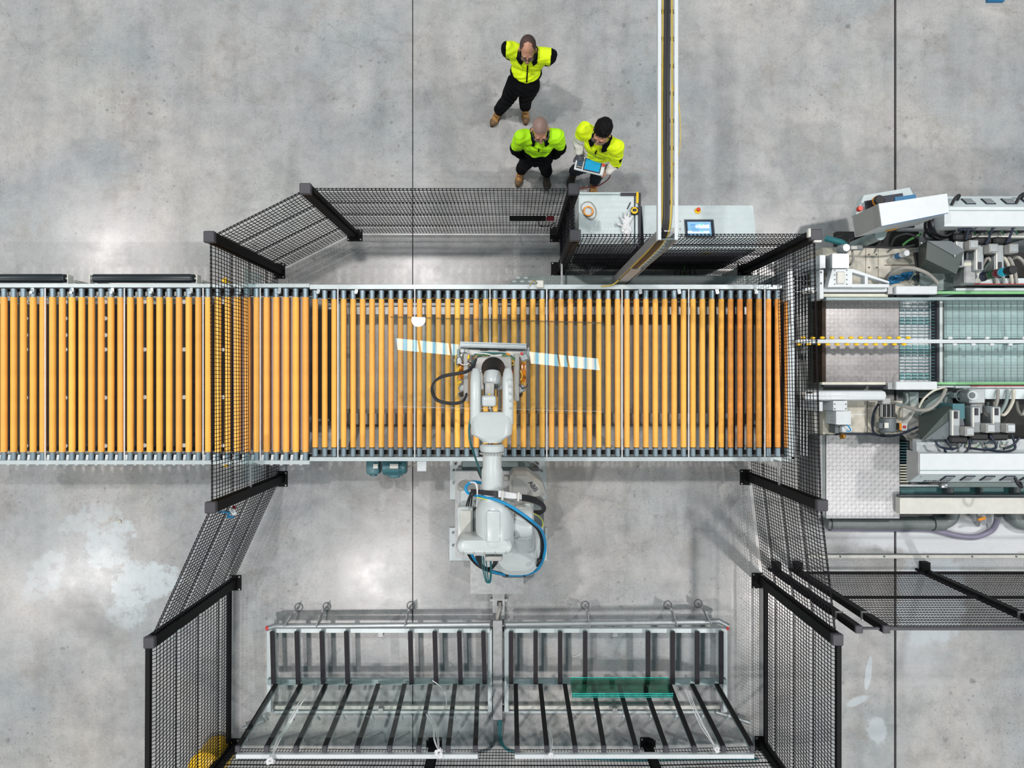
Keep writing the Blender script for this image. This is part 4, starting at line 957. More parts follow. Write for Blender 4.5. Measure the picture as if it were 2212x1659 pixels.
# torn plastic wrap
for k, (px, py, z, lb, tail) in enumerate(((586, 1640, 1.56, 'knot of clear plastic wrap tied to the left rack top rail', [(600, 1600), (620, 1570), (650, 1520), (668, 1498)]), (948, 1624, 1.56, 'knot of plastic wrap on the top rail near the middle of the left rack', [(943, 1600), (940, 1570), (925, 1545)]),
                                           (1190, 1628, 1.56, 'small tuft of plastic wrap on the right rack top rail, left end', [(1188, 1600), (1182, 1575)]), (1547, 1616, 1.56, 'tuft of plastic wrap at the right end of the right rack', [(1520, 1570), (1500, 1530), (1484, 1492)]))):
    t = thing('plastic_wrap', lb, 'plastic wrap', px3(px, py, z), 'plastic wrap scraps')
    mb = MB()
    for i in range(14):
        a = random.uniform(0, 6.28); r = random.uniform(.02, .05) * (1 if k < 2 else .6); p = px3(px, py, z)
        mb.tube([p + V(math.cos(a) * r, math.sin(a) * r, random.uniform(-.02, .03)), p + V(math.cos(a + 2) * r, math.sin(a + 2) * r, .04), p + V(math.cos(a + 4) * r, math.sin(a + 4) * r, 0)], .007, 5)
    mb.build('knot', 'cablewhite', t)
    for j in range(4):
        pts = [px3(px, py, z)] + [px3(x + j * 2.5 - 4 + random.uniform(-2, 2), y + random.uniform(-3, 3), z - .18 * (i + 1)) for i, (x, y) in enumerate(tail)]
        MB().tube(pts, .005, 5).build('strand', 'plastic', t)
for (px, py, pts) in ((960, 1470, [(934, 1470), (950, 1482), (962, 1500), (965, 1530)]),):
    MB().tube([px3(x, y, .45) for x, y in pts], .006, 6).build('plastic_strip', 'cablewhite', label='curved white plastic strip hanging in the left rack near its middle', cat='strip')
MB().tube([px3(x, y, .01) for x, y in ((1236, 1419), (1246, 1417), (1254, 1411))], .004, 5).build('plastic_strip', 'cablewhite', label='short white strip lying on the floor inside the right rack', cat='strip')
# steel pipes lying by the racks
MB().cyl(px3(527, 1573, .08), px3(572, 1556, .15), .03, n=16).build('loose_pipe', 'alu', label='short steel pipe sticking out of the left rack lower corner', cat='pipe')
MB().cyl(px3(1545, 1537, .12), px3(1618, 1560, .08), .03, n=16).build('loose_pipe', 'alu', label='steel pipe sticking out at the right end of the right rack', cat='pipe')
# yellow barrel at the lower left
c = px3(441, 1662, .45); t = thing('yellow_barrel', 'yellow round barrel behind the mesh at the lower left corner', 'barrel', (c.x, c.y, 0))
MB().lathe((c.x, c.y, 0), (c.x, c.y, .5), [(0, .19), (.02, .2), (.4, .205), (.44, .2), (.47, .15), (.48, .05)], 32).build('drum', 'yellow', t)
MB().torus((c.x, c.y, .44), .2, .008).build('rim', 'yellow', t)
c = px3(486, 1652, .1); MB().rbox((c.x, c.y, .03), (.05, .10, .05), .012, 2, .5).build('yellow_clip', 'yellow', label='small yellow clip on the floor right of the yellow barrel', cat='clip')
# ================================================================ PEOPLE
def remeshed(mb, voxel, iters=4):
    """fuse overlapping shapes into one continuous smooth skin"""
    me = bpy.data.meshes.new('tmp'); me.from_pydata(mb.v, [], mb.f)
    bm = bmesh.new(); bm.from_mesh(me); bmesh.ops.recalc_face_normals(bm, faces=bm.faces[:]); bm.to_mesh(me); bm.free()
    ob = bpy.data.objects.new('tmp', me); COL.objects.link(ob)
    r = ob.modifiers.new('r', 'REMESH'); r.mode = 'VOXEL'; r.voxel_size = voxel
    s = ob.modifiers.new('s', 'SMOOTH'); s.factor = 0.5; s.iterations = iters
    dg = bpy.context.evaluated_depsgraph_get(); out = bpy.data.meshes.new_from_object(ob.evaluated_get(dg))
    bpy.data.objects.remove(ob); bpy.data.meshes.remove(me)
    out.polygons.foreach_set('use_smooth', [True] * len(out.polygons))
    return out
def ripple(me, fn):
    nr = [v.normal.copy() for v in me.vertices]; co = [v.co.copy() for v in me.vertices]
    flat = [x for c, n in zip(co, nr) for x in (c + n * fn(c))]
    me.vertices.foreach_set('co', flat); me.update()
def finish(me, name, mats, parent, pick=None, label=None):
    org = ORG[parent.name]; me.name = name; me.materials.clear()
    if not isinstance(mats, (list, tuple)): mats = [mats]
    for m in mats: me.materials.append(M[m])
    if pick: me.polygons.foreach_set('material_index', [pick(p.center) for p in me.polygons])
    me.transform(Matrix.Translation(-org)); me.update()
    return place(me, name, parent, org, label)
def limb(mb, pts, n=14):                 # pts: [(point, radius)], round-ended tapering chain
    for (a, ra), (b, rb_) in zip(pts[:-1], pts[1:]): mb.cyl(a, b, ra, rb_, n)
    for a, r in pts: mb.ell(a, (r, r, r), n)
def seg_slab(mb, c, half, R, n=16): mb.ell(c, half, n, R)

def person(label, floor_xy, yaw, hips, chest, neck, head, hyaw, hpitch, feet, knees, shoulders, elbows, hands, skin_m, hair, top_cfg, legs_m, boots_m, glasses, gloves=None, curl=1.0, extra=None, hroll=0):
    """every joint is given in metres in the hall; yaw 0 faces -Y"""
    t = thing('person', label, 'person', (floor_xy[0], floor_xy[1], 0), 'workers in lime jackets')
    Rb = Matrix.Rotation(yaw, 3, 'Z')
    right = Rb @ V(-1, 0, 0)                      # the person's own right when facing -Y
    fwd = Rb @ V(0, -1, 0)
    H = Matrix.Rotation(hyaw, 3, 'Z') @ Matrix.Rotation(hroll, 3, 'Y') @ Matrix.Rotation(hpitch, 3, 'X') * 1.10     # local: x side, -y face, z up
    hd = Vector(head)
    def hp(x, y, z): return hd + H @ V(x, y, z)
    Rt = Matrix((right, -fwd, V(0, 0, 1))).transposed()
    hips, chest, neck = Vector(hips), Vector(chest), Vector(neck)
    hipj = [hips + right * .09 * s for s in (1, -1)]
    # ---- continuous body: head, neck, trunk, arms, hands, legs
    mb = MB()
    mb.ell(hp(0, .012, .035), (.077, .096, .088), 20, H); mb.ell(hp(0, -.028, -.03), (.062, .068, .080), 18, H)
    mb.ell(hp(0, -.060, -.088), (.030, .026, .024), 12, H); mb.ell(hp(0, -.045, .012), (.060, .05, .045), 14, H)
    mb.cyl(hp(0, -.098, .0), hp(0, -.118, -.036), .010, .015, 10); mb.ell(hp(0, -.113, -.040), (.018, .014, .011), 10, H)
    mb.ell(hp(0, -.088, -.066), (.024, .012, .007), 10, H); mb.ell(hp(0, -.086, -.078), (.021, .012, .007), 10, H)
    for s in (-1, 1):
        mb.ell(hp(.081 * s, .006, -.012), (.012, .020, .032), 12, H); mb.ell(hp(.040 * s, -.080, -.030), (.022, .018, .02), 10, H)
        mb.ell(hp(.033 * s, -.094, .010), (.026, .010, .008), 10, H)
    limb(mb, [(hp(0, .02, -.05), .055), (neck, .058), (chest + V(0, 0, .16), .07)])
    mb.ell(chest, (.165, .105, .17), 18, Rt); mb.ell((chest + hips) / 2, (.14, .10, .16), 16, Rt); mb.ell(hips, (.155, .11, .13), 16, Rt)
    for i in range(2):
        limb(mb, [(shoulders[i], .055), (elbows[i], .040), (hands[i][0], .027)])
        limb(mb, [(chest + V(0, 0, .11), .06), (shoulders[i], .055)])
        limb(mb, [(hipj[i], .085), (knees[i], .055), (V(*feet[i][:2], .10), .042), (V(*feet[i][:2], .05), .04)])
    def hand(mb, i, g=0.0):
        wr, dirv, nrm = Vector(hands[i][0]), Vector(hands[i][1]).normalized(), Vector(hands[i][2]).normalized()
        side = dirv.cross(nrm).normalized()
        if hands[i][3] < 0: side = -side
        R = Matrix((side, dirv, nrm)).transposed()
        mb.ell(wr + dirv * .045, (.040 + g, .050 + g, .017 + g), 12, R)
        cu = hands[i][4]
        for k, (o, L) in enumerate(((-.030, .070), (-.010, .080), (.011, .075), (.030, .058))):
            p = wr + dirv * .080 + side * o; a = 0.0; d = dirv
            pts = [(p - dirv * .02, .0095 + g)]
            for q in range(3):
                a += cu; d = (dirv * math.cos(a) - nrm * math.sin(a)); p = p + d * (L * (.44, .32, .24)[q]); pts.append((p, .009 - .0008 * q + g))
            limb(mb, pts, 8)
        p = wr + dirv * .025 - side * .03; d = (dirv * .6 - side * .8 - nrm * .25).normalized(); pts = [(p, .012 + g)]
        for L in (.036, .030): p = p + d * L; pts.append((p, .0105 + g)); d = (d + dirv * .6 - nrm * .3).normalized()
        limb(mb, pts, 8)
    for i in range(2): hand(mb, i)
    me = remeshed(mb, .0062, 3)
    finish(me, 'body', [skin_m, 'skin2'], t, (lambda c: 1 if hair == 'shaved' and (H.inverted() @ (c - hd)).z > .045 + .25 * (H.inverted() @ (c - hd)).y * -1 * .3 and (H.inverted() @ (c - hd)).length < .14 and (H.inverted() @ (c - hd)).y > -.075 else 0))
    # eyes, brows, hair, spectacles
    for s in (-1, 1):
        MB().ell(hp(.032 * s, -.089, -.008), (.013, .010, .008), 10, H).build('eye', 'eyew', t)
        MB().ell(hp(.032 * s, -.098, -.009), (.005, .003, .005), 8, H).build('pupil', 'ink', t)
        MB().tube([hp(.014 * s, -.106, .014), hp(.034 * s, -.106, .020), hp(.054 * s, -.092, .013)], .0042, 6).build('eyebrow', 'hair' if hair == 'thick' else 'hair2', t)
    MB().tube([hp(-.021, -.101, -.072), hp(0, -.107, -.071), hp(.021, -.101, -.072)], .0035, 6).build('lip_line', 'redlabel' if False else 'skin2', t)
    if hair == 'thick':
        mb = MB(); mb.ell(hp(0, .022, .046), (.090, .106, .092), 22, H)
        rr = random.Random(3)
        for k in range(150):
            a = rr.uniform(0, 6.283); b = rr.uniform(0.0, 1.35); p = V(math.sin(b) * math.cos(a) * .088, .024 + math.sin(b) * math.sin(a) * .104, .048 + math.cos(b) * .090)
            q = p + V(rr.uniform(-.006, .006), rr.uniform(-.034, -.016), rr.uniform(-.010, .004)); mb.cyl(hp(*p), hp(*q), .009, .004, 6)
        me = remeshed(mb, .005, 1)
        bm = bmesh.new(); bm.from_mesh(me); Hi = H.inverted()
        dele = []
        for v in bm.verts:
            l = Hi @ (v.co - hd)
            if l.z < .0 - (l.y * .9 if l.y > 0 else l.y * .2) or (l.y < -.062 and l.z < .060): dele.append(v)
        bmesh.ops.delete(bm, geom=dele, context='VERTS'); bm.to_mesh(me); bm.free()
        finish(me, 'hair', 'hair', t)
    elif hair == 'thin':
        mb = MB(); mb.ell(hp(0, .018, .037), (.0805, .0985, .0895), 96, H)
        Hi = H.inverted(); vs = mb.v; keep = []
        for f in mb.f:
            c = sum((vs[i] for i in f), Vector()) / len(f); l = Hi @ (c - hd)
            if l.y > -.028 - .25 * abs(l.x) * (1 if l.z > .05 else 0) + (0.02 if l.z > .1 else 0) and l.z > -.045 + max(0, -.6 * (l.y - .02)): keep.append(f)
        mb.f = keep; mb.m = [0] * len(keep); mb.build('hair', 'hair2', t)
    if glasses:
        for s in (-1, 1):
            R = H @ Matrix.Rotation(math.pi / 2, 3, 'X')
            mb = MB(); pts = [hp(.034 * s + .025 * math.cos(a) * (1 if True else 1), -.116 + abs(.034 * s + .025 * math.cos(a)) * .12, -.010 + .019 * math.sin(a)) for a in [2 * math.pi * i / 16 for i in range(17)]]
            mb.tube(pts, .0028 if glasses == 'dark' else .0011, 6, smooth=False).build('spectacle_rim', 'ink' if glasses == 'dark' else 'motor', t)
            MB().prism([(0, 0), (0.001, 0), (0, .001)], 0, .001) if False else None
            MB().add([p for p in pts[:-1]], [tuple(range(16))]).build('spectacle_lens', 'lens', t, smooth=0)
            MB().tube([hp(.060 * s, -.108, -.006), hp(.078 * s, -.06, -.004), hp(.086 * s, .012, .004)], .0025, 6).build('spectacle_arm', 'ink' if glasses == 'dark' else 'motor', t)
        MB().tube([hp(-.010, -.116, -.004), hp(0, -.120, 0), hp(.010, -.116, -.004)], .0024, 6).build('spectacle_bridge', 'ink' if glasses == 'dark' else 'motor', t)
    if hair != 'thin':
        for s in (-1, 1): MB().ell(hp(.090 * s, -.002, -.014), (.008, .007, .007), 8, H).build('ear_plug', 'yellow', t)
    # ---- trousers
    mb = MB(); mb.ell(hips + V(0, 0, .0), (.178, .135, .135), 18, Rt)
    for i in range(2):
        f = V(feet[i][0], feet[i][1], .13); fd = Vector((math.sin(feet[i][2]), -math.cos(feet[i][2]), 0))
        limb(mb, [(hipj[i], .108), (hipj[i].lerp(knees[i], .5), .098), (knees[i], .080), (Vector(knees[i]).lerp(f, .5) - fd * .01, .076), (f, .070)])
    me = remeshed(mb, .011, 4)
    ripple(me, lambda c: .006 * math.sin(c.z * 42 + 4 * math.sin(c.x * 21) + 3 * math.sin(c.y * 17)))
    finish(me, 'trousers', legs_m, t)
    # ---- jacket with yoke
    mb = MB(); mb.ell(chest + V(0, 0, .0), (.205, .138, .165), 20, Rt); mb.ell((chest + hips) / 2, (.185, .138, .17), 18, Rt); mb.ell(hips + V(0, 0, .05), (.192, .145, .12), 18, Rt)
    mb.ell(chest + V(0, 0, .115), (.15, .09, .05), 16, Rt); limb(mb, [(neck + V(0, 0, -.05), .062), (chest + V(0, 0, .10), .075)])
    arms = MB()
    for i in range(2):
        wr = Vector(hands[i][0]); e = Vector(elbows[i]); s = Vector(shoulders[i])
        limb(mb, [(chest + V(0, 0, .09), .095), (s, .085)]); limb(mb, [(s, .086), (s.lerp(e, .5), .076), (e, .066), (e.lerp(wr, .5), .056), (e.lerp(wr, .93), .046)])
    me = remeshed(mb, .0062, 6)
    ripple(me, lambda c: .006 * math.sin(c.x * 45 + 5 * math.sin(c.z * 19)) * math.sin(c.z * 30 + c.y * 25))
    finish(me, 'jacket', top_cfg['mats'], t, lambda c: top_cfg['pick'](c, Rt, chest, shoulders, elbows, [Vector(h[0]) for h in hands]))
    jv = [Rt.inverted() @ (v.co + ORG[t.name] - chest) for v in me.vertices]
    def front(x, z): return min([l.y for l in jv if abs(l.x - x) < .012 and abs(l.z - z) < .012] or [-.14])
    if top_cfg.get('zip'):
        z1_, z0_ = top_cfg['zip']; pts = [chest + Rt @ V(0, front(0, z1_ + (z0_ - z1_) * i / 10) - .003, z1_ + (z0_ - z1_) * i / 10) for i in range(11)]
        MB().tube(pts, .0075, 8).build('zip', 'cloth', t)
        a_, b_ = -.075, top_cfg.get('tz', .02); f0 = min(front(a_, b_ - .015), front(a_ + .02, b_ - .015), front(a_ - .02, b_ - .015)); f1 = min(front(a_, b_ + .02), front(a_ - .02, b_ + .02), front(a_ + .02, b_ + .02))
        text_mesh('Five', .026, 'chest_print', 'ink', t, chest + Rt @ V(a_ + .03, f0 - .003, b_ - .01), Rt @ V(-1, 0, 0), Rt @ V(0, (f1 - f0), .035))
    # collar
    mb = MB(); n = 20
    for i in range(n):
        a0 = math.pi * (-.5) + .42 + (2 * math.pi - .84) * i / n; a1 = a0 + (2 * math.pi - .84) / n
        def cp(a, r, z): return neck + Rt @ V(r * 1.15 * math.cos(a), r * math.sin(a), z)
        q = lambda a: [cp(a, .070, .035), cp(a, .098, .012), cp(a, .112 + .028 * max(0, -math.sin(a)), -.028 - .035 * max(0, -math.sin(a))), cp(a, .095, -.05)]
        A, B = q(a0), q(a1)
        for k in range(3): mb.add([A[k], B[k], B[k + 1], A[k + 1]], [(0, 1, 2, 3)])
    mb.build('collar', 'cloth', t)
    # ---- boots
    for i in range(2):
        x, y, a = feet[i]; R = Matrix.Rotation(a, 3, 'Z'); o = V(x, y, 0); fp = lambda px_, py_, pz_: o + R @ V(px_, py_, pz_)
        mb = MB(); mb.cyl(fp(0, .02, .06), fp(0, .025, .175), .056, .062, 16); mb.ell(fp(0, .035, .06), (.046, .055, .055), 14, R); mb.ell(fp(0, -.055, .062), (.048, .085, .042), 14, R); mb.ell(fp(.004, -.135, .052), (.052, .068, .044), 16, R); mb.ell(fp(0, -.02, .10), (.042, .06, .04), 12, R)
        me = remeshed(mb, .006, 3)
        bt = finish(me, 'boot', boots_m[i], t, lambda c: 1 if (R.inverted() @ (c - o)).y < -.135 else 0)
        sp = [fp(.050 * math.cos(q) * (1.06 if math.sin(q) < 0 else .85), -.06 + .145 * math.sin(q), 0) for q in [2 * math.pi * k / 20 for k in range(20)]]
        m_ = MB().prism([(p.x, p.y) for p in sp], 0, .028).build('sole', 'sole', bt)
        for k in range(4):
            yy = -.088 + k * .026; zz = .100 + k * .014
            MB().tube([fp(-.028, yy, zz), fp(0, yy - .004, zz + .014), fp(.028, yy, zz)], .0035, 5).build('lace', 'sole', bt)
        MB().ell(fp(0, -.02, .165), (.03, .03, .03), 10, R).build('tongue', boots_m[i][0], bt)
    if gloves is not None:
        mb = MB()
        i = gloves; hand(mb, i, .0035); wr = Vector(hands[i][0]); dv = Vector(hands[i][1]).normalized(); mb.cyl(wr - dv * .07, wr + dv * .02, .042, .034, 14)
        finish(remeshed(mb, .004, 1), 'glove', 'glove', t)
    return t, Rt, hp

def side_t(c, a, b):
    d = b - a; return max(0, min(1, (c - a).dot(d) / d.length_squared))
def near_arm(c, sh, el, wr):
    best = (9, 0, 0)
    for i in range(2):
        for k, (a, b) in enumerate(((Vector(sh[i]), Vector(el[i])), (Vector(el[i]), Vector(wr[i])))):
            q = side_t(c, a, b); d = (c - (a + (b - a) * q)).length
            if d < best[0]: best = (d, i, k + q)
    return best
# man at the top: sleeveless lime yoke over black jacket, hands behind his back
def pick1(c, Rt, chest, sh, el, wr):
    l = Rt.inverted() @ (c - chest); d, i, q = near_arm(c, sh, el, wr)
    if abs(l.x) > .245 or (q > .62 and d < .09 and abs(l.x) > .17): return 1
    return 0 if l.z > -.135 + .30 * l.x * l.x * 6 + (0.05 if l.y > 0 else 0) - .02 else 1
pv = W(1131, 182, .93); ch = W(1141, 127, 1.27); nk = W(1141, 112, 1.46); hd_ = W(1140, 107, 1.60)
sL = W(1098, 106, 1.41); sR = W(1187, 121, 1.41)
m1, Rt1, hp1 = person('man in black jacket with lime yellow yoke and dark glasses, standing furthest from the fence', (.02, 3.55), math.radians(-4),
    pv, ch, nk, hd_, math.radians(-2), math.radians(-12),
    [(-.165, 3.50, math.radians(-32)), (.170, 3.55, math.radians(2))], [V(-.06, 3.47, .5), V(.165, 3.49, .5)],
    [sL, sR], [W(1104, 118, 1.14), W(1182, 130, 1.14)],
    [(V(ch.x - .07, ch.y + .20, .97), (1, .15, -.35), (0, -1, .1), 1, .35), (V(ch.x + .09, ch.y + .19, .97), (-1, .15, -.35), (0, -1, .1), -1, .35)],
    'skin', 'thin', dict(mats=['hivis', 'cloth'], pick=pick1, zip=(.09, -.13), tz=-.02), 'cloth', (['boot', 'toe'], ['boot', 'toe']), 'dark')
# bald man below him
def pick2(c, Rt, chest, sh, el, wr):
    l = Rt.inverted() @ (c - chest); d, i, q = near_arm(c, sh, el, wr)
    if d < .098 and abs(l.x) > .15: return 0 if q < .72 else 1
    return 0 if l.z > -.09 - .02 else 1
pv = W(1160, 335, .93); ch = W(1163, 305, 1.27); nk = W(1166, 289, 1.46); hd_ = W(1167, 280, 1.595)
sL = W(1127, 296, 1.41); sR = W(1202, 294, 1.41)
m2, Rt2, hp2 = person('man with shaved head and lime green top, left of the man with the tablet', (.29, 2.69), 0,
    pv, ch, nk, hd_, math.radians(4), math.radians(-6),
    [(.115, 2.74, math.radians(-14)), (.445, 2.70, math.radians(2))], [V(.17, 2.70, .5), V(.39, 2.70, .5)],
    [sL, sR], [W(1113, 322, 1.14), W(1211, 320, 1.14)],
    [(W(1128, 338, .98), (.9, .1, -.6), (0, -1, .1), 1, .4), (W(1198, 338, .98), (-.9, .0, -.6), (0, -1, .1), -1, .4)],
    'skin', 'shaved', dict(mats=['hivisg', 'cloth'], pick=pick2, zip=(.10, .055), tz=.03), 'cloth', (['boot', 'toe'], ['bootb', 'bootb']), 'clear')
# young man holding the control tablet
def pick3(c, Rt, chest, sh, el, wr):
    l = Rt.inverted() @ (c - chest); d, i, q = near_arm(c, sh, el, wr)
    if d < .098 and (abs(l.x) > .15 or q > 1):
        if i == 0: return 0 if q < .45 else 2
        return 0 if q < 1.10 else (1 if q < 1.2 else 2)
    return 0 if l.z > -.24 else 1
yw = math.radians(-26)
pv = W(1286, 345, .93); ch = W(1296, 312, 1.27); nk = W(1300, 298, 1.46); hd_ = W(1300, 285, 1.595)
sL = W(1263, 280, 1.41); sR = W(1332, 318, 1.41)
tb = W(1275, 357, 1.10)
m3, Rt3, hp3 = person('young man with black hair and lime yellow top holding a white control tablet', (.95, 2.6), yw,
    pv, ch, nk, hd_, math.radians(-24), math.radians(-3),
    [(.80, 2.72, math.radians(-22)), (1.06, 2.60, math.radians(-6))], [V(.88, 2.66, .5), V(1.05, 2.58, .5)],
    [sL, sR], [W(1249, 305, 1.18), W(1330, 352, 1.12)],
    [(W(1251, 331, 1.16), (.25, -1, -.15), (0, 0, 1), -1, .45), (W(1313, 371, 1.05), (-1, .10, .05), (0, 0, -1), -1, -.15)],
    'skin', 'thick', dict(mats=['hivis', 'cloth', 'sleevew'], pick=pick3, zip=(.10, .05), tz=.0), 'jeans', (['bootb', 'bootb'], ['boot', 'toe']), 'clear', gloves=0)
MB().rbox(W(1340, 345, 1.24), (.03, .07, .11), .01, 1, -.3).build('sleeve_patch', 'cloth', m3)
# control tablet
ta = math.radians(-13); tb = W(1274, 358, 1.13); Rq = Matrix.Rotation(ta, 3, 'Z')
t = thing('control_tablet', 'white control tablet with blue screen and red stop button in the young man\'s hands', 'tablet', tb)
MB().rbox(tb, (.34, .17, .035), .022, 3, ta).build('casing', 'white', t)
MB().rbox(tb + Rq @ V(.03, .0, .0185), (.20, .14, .004), .003, 1, ta).build('bezel', 'ink', t)
scr = mat('blue_lit_screen', rgb(10, 120, 160), .3, emit=rgb(16, 140, 180), estr=.65)
M['scr'] = scr
MB().rbox(tb + Rq @ V(.03, .002, .021), (.175, .118, .003), .002, 1, ta).build('screen', 'scr', t)
MB().rbox(tb + Rq @ V(-.115, .0, .0185), (.07, .13, .004), .003, 1, ta).build('keypad', 'ink', t)
for i in range(3):
    for j in range(4): MB().rbox(tb + Rq @ V(-.135 + i * .02, -.045 + j * .026, .022), (.012, .012, .004), .002, 1, ta).build('key', 'white2' if j == 0 else 'blue', t)
MB().lathe(tb + Rq @ V(.150, .03, .017), tb + Rq @ V(.150, .03, .05), [(0, .012), (.01, .017), (.025, .017), (.03, .012)], 18).build('stop_button', 'red', t)
q = W(1313, 372, 1.08)
MB().tube([q, W(1318, 380, .95), W(1308, 392, .75), W(1290, 402, .6), W(1270, 405, .45), W(1253, 408, .35), W(1246, 420, .3)], .007, 7).build('tablet_cable', 'cablered', label='dark red cable hanging from the tablet down to the white cabinet', cat='cable')

# ================================================================ CABINETS BY THE FENCE
a = W(1250, 415, 1.10); b = W(1384, 531, 1.10)
t = thing('white_cabinet', 'waist-high white cabinet with tools on top, behind the short mesh fence', 'cabinet', ((a.x + b.x) / 2, (a.y + b.y) / 2, 0))
MB().bz(a.x + .01, b.y + .015, b.x - .02, a.y - .015, 0, 1.085).build('cabinet_body', 'palepanel', t)
MB().rbox(((a.x + b.x) / 2 - .01, (a.y + b.y) / 2, 1.09), (b.x - a.x - .02, a.y - b.y, .02), .004, 1).build('cabinet_top', 'palepanel', t)
MB().bz(a.x + .01, a.y - .035, b.x - .24, a.y - .02, 1.10, 1.108).build('edge_strip', 'steelblue', t)
MB().bz(b.x - .23, a.y - .045, b.x - .0, a.y - .01, 1.0, 1.115).build('hinge_block', 'ink', t)
MB().bz(b.x - .075, b.y, b.x - .062, a.y - .05, 1.10, 1.106).build('edge_strip', 'cablenavy', t)
MB().bz(b.x - .03, b.y - .02, b.x, a.y - .04, .2, 1.11).build('side_post', 'ink', t)
MB().bz(a.x + .02, b.y - .005, b.x - .04, b.y + .02, .62, 1.06).build('drawer', 'white', t)
MB().bz(a.x + .02, b.y - .008, b.x - .04, b.y + .02, .04, .58).build('door', 'dark', t)
p = W(1271, 456, 1.12)
rt = thing('tape_roll', 'orange roll of tape lying inside a wire loop on the white cabinet', 'tape', p)
MB().lathe((p.x, p.y, 1.10), (p.x, p.y, 1.125), [(0, .062), (0, .058), (.025, .058), (.025, .045), (0, .045)], 30, caps=False).build('tape', 'orange', rt)
MB().torus((p.x, p.y, 1.113), .047, .004, 30, 6).build('core', 'cablewhite', rt)
MB().tube([W(x, y, 1.105) for x, y in ((1263, 437), (1274, 436), (1283, 444), (1288, 456), (1286, 468), (1277, 474), (1266, 468), (1257, 455), (1256, 444), (1263, 437))], .0055, 7).build('wire_loop', 'cablegrey', label='loop of brown and grey wire around the orange tape roll', cat='wire')
MB().cyl(W(1362, 437, 1.106), W(1355, 452, 1.106), .006, n=10).build('pencil', 'cablenavy', label='thin dark blue pencil on the white cabinet', cat='pencil')
p = W(1370, 455.5, 1.13); t = thing('tape_measure', 'round yellow and black tape measure at the right edge of the white cabinet', 'tape measure', p)
MB().rbox((p.x + .005, p.y, 1.125), (.085, .09, .045), .03, 3).build('case', 'rubber', t)
MB().lathe((p.x, p.y, 1.145), (p.x, p.y, 1.153), [(0, .038), (.006, .038), (.008, .034)], 24).build('face', 'yellow', t); MB().rbox((p.x, p.y + .003, 1.155), (.045, .032, .005), .003, 1).build('face_label', 'ink', t)
p = W(1377, 418, 1.13); q = W(1377, 428, 1.13); t = thing('yellow_marker', 'yellow capped marker at the upper right corner of the white cabinet', 'marker', p)
MB().lathe(V(p.x, p.y + .02, 1.125), V(q.x, q.y - .04, 1.125), [(0, .008), (.012, .014), (.09, .014), (.13, .013)], 14).build('marker_body', 'yellow', t)
gl = W(1353, 492, 1.11); t = thing('white_glove', 'crumpled white work glove near the front edge of the white cabinet', 'glove', gl)
mb = MB(); mb.ell(gl + V(0, -.02, .01), (.065, .07, .022), 12)
for k, (an, L) in enumerate(((-.5, .10), (-.15, .13), (.12, .13), (.42, .10), (-1.25, .10))):
    d = V(math.sin(an), math.cos(an), 0); limb(mb, [(gl + d * .03 + V(0, 0, .012), .017), (gl + d * (.05 + L * .5) + V(0, 0, .02 + .004 * k), .015), (gl + d * (.04 + L) + V(.004 * k, 0, .008), .012)], 8)
limb(mb, [(gl + V(0, -.05, .01), .045), (gl + V(0, -.14, .006), .05)], 10)
for v in mb.v: v.z = max(v.z, 1.101)
me = remeshed(mb, .005, 1)
ripple(me, lambda c: .004 * math.sin(c.x * 160) * math.sin(c.y * 140))
finish(me, 'glove_body', 'cablewhite', t)

a = W(1386, 443, .88); b = W(1636, 540, 1.02); x0_, x1_ = a.x + .005, 2.82; yb3, yf = 2.09, 1.545
t = thing('operator_desk', 'long pale blue desk with sloping top, touch screen and red stop button', 'desk', ((x0_ + x1_) / 2, 1.8, 0))
zf = 1.03; zk = .87
MB().hexa([V(x0_, yf, 0), V(x1_, yf, 0), V(x1_, yb3, 0), V(x0_, yb3, 0), V(x0_, yf, zf), V(x1_, yf, zf), V(x1_, yb3, zk), V(x0_, yb3, zk)]).build('desk_body', 'palepanel', t, smooth=0)
sl = (zf - zk) / (yb3 - yf); Rs = Matrix.Rotation(-math.atan(sl), 3, 'X')
def dz(y): return zf - (y - yf) * sl
def on(px, py):
    z = 1.0
    for _ in range(4): q = W(px, py, z); z = dz(q.y)
    return V(q.x, q.y, z)
c = on(1511, 494)
MB().rbox(c + V(0, 0, .004), (.345, .24, .014), .006, 1, R=Rs).build('screen_frame', 'motor', t)
MB().rbox(c + V(0, 0, .011), (.325, .215, .008), .004, 1, R=Rs).build('screen_bezel', 'cablenavy', t)
M['screen'] = mat('lit_touch_screen', rgb(40, 70, 100), .25, var=.05, emit=rgb(140, 205, 242), estr=.75)
sc_ = MB().box(c + V(-.005, -.002, .016), (.27, .175, .003), R=Rs).build('screen', 'screen', t)
M['scrg'] = mat('screen_green_field', rgb(90, 200, 170), .3, emit=rgb(90, 200, 170), estr=.6); M['scrw'] = mat('screen_white_field', rgb(200, 230, 245), .3, emit=rgb(205, 232, 250), estr=.7); M['scrb'] = mat('screen_blue_text', rgb(70, 130, 190), .3, emit=rgb(70, 130, 190), estr=.4)
for k, (dx, dy, w, h, m) in enumerate(((-.02, -.055, .25, .03, 'scrw'), (.03, .02, .16, .05, 'scrw'), (.02, .045, .035, .02, 'scrg'), (.02, -.05, .035, .012, 'scrg'), (-.06, .045, .09, .008, 'scrb'), (-.06, .03, .10, .006, 'scrb'), (-.055, .0, .10, .006, 'scrb'), (-.06, -.02, .08, .006, 'scrb'), (-.05, -.045, .09, .006, 'scrb'), (.07, .045, .05, .006, 'scrb'))):
    MB().box(c + Rs @ V(dx, dy, .0185 + .0004 * k), (w, h, .001), R=Rs).build('screen_field', m, sc_)
c = on(1507, 456)
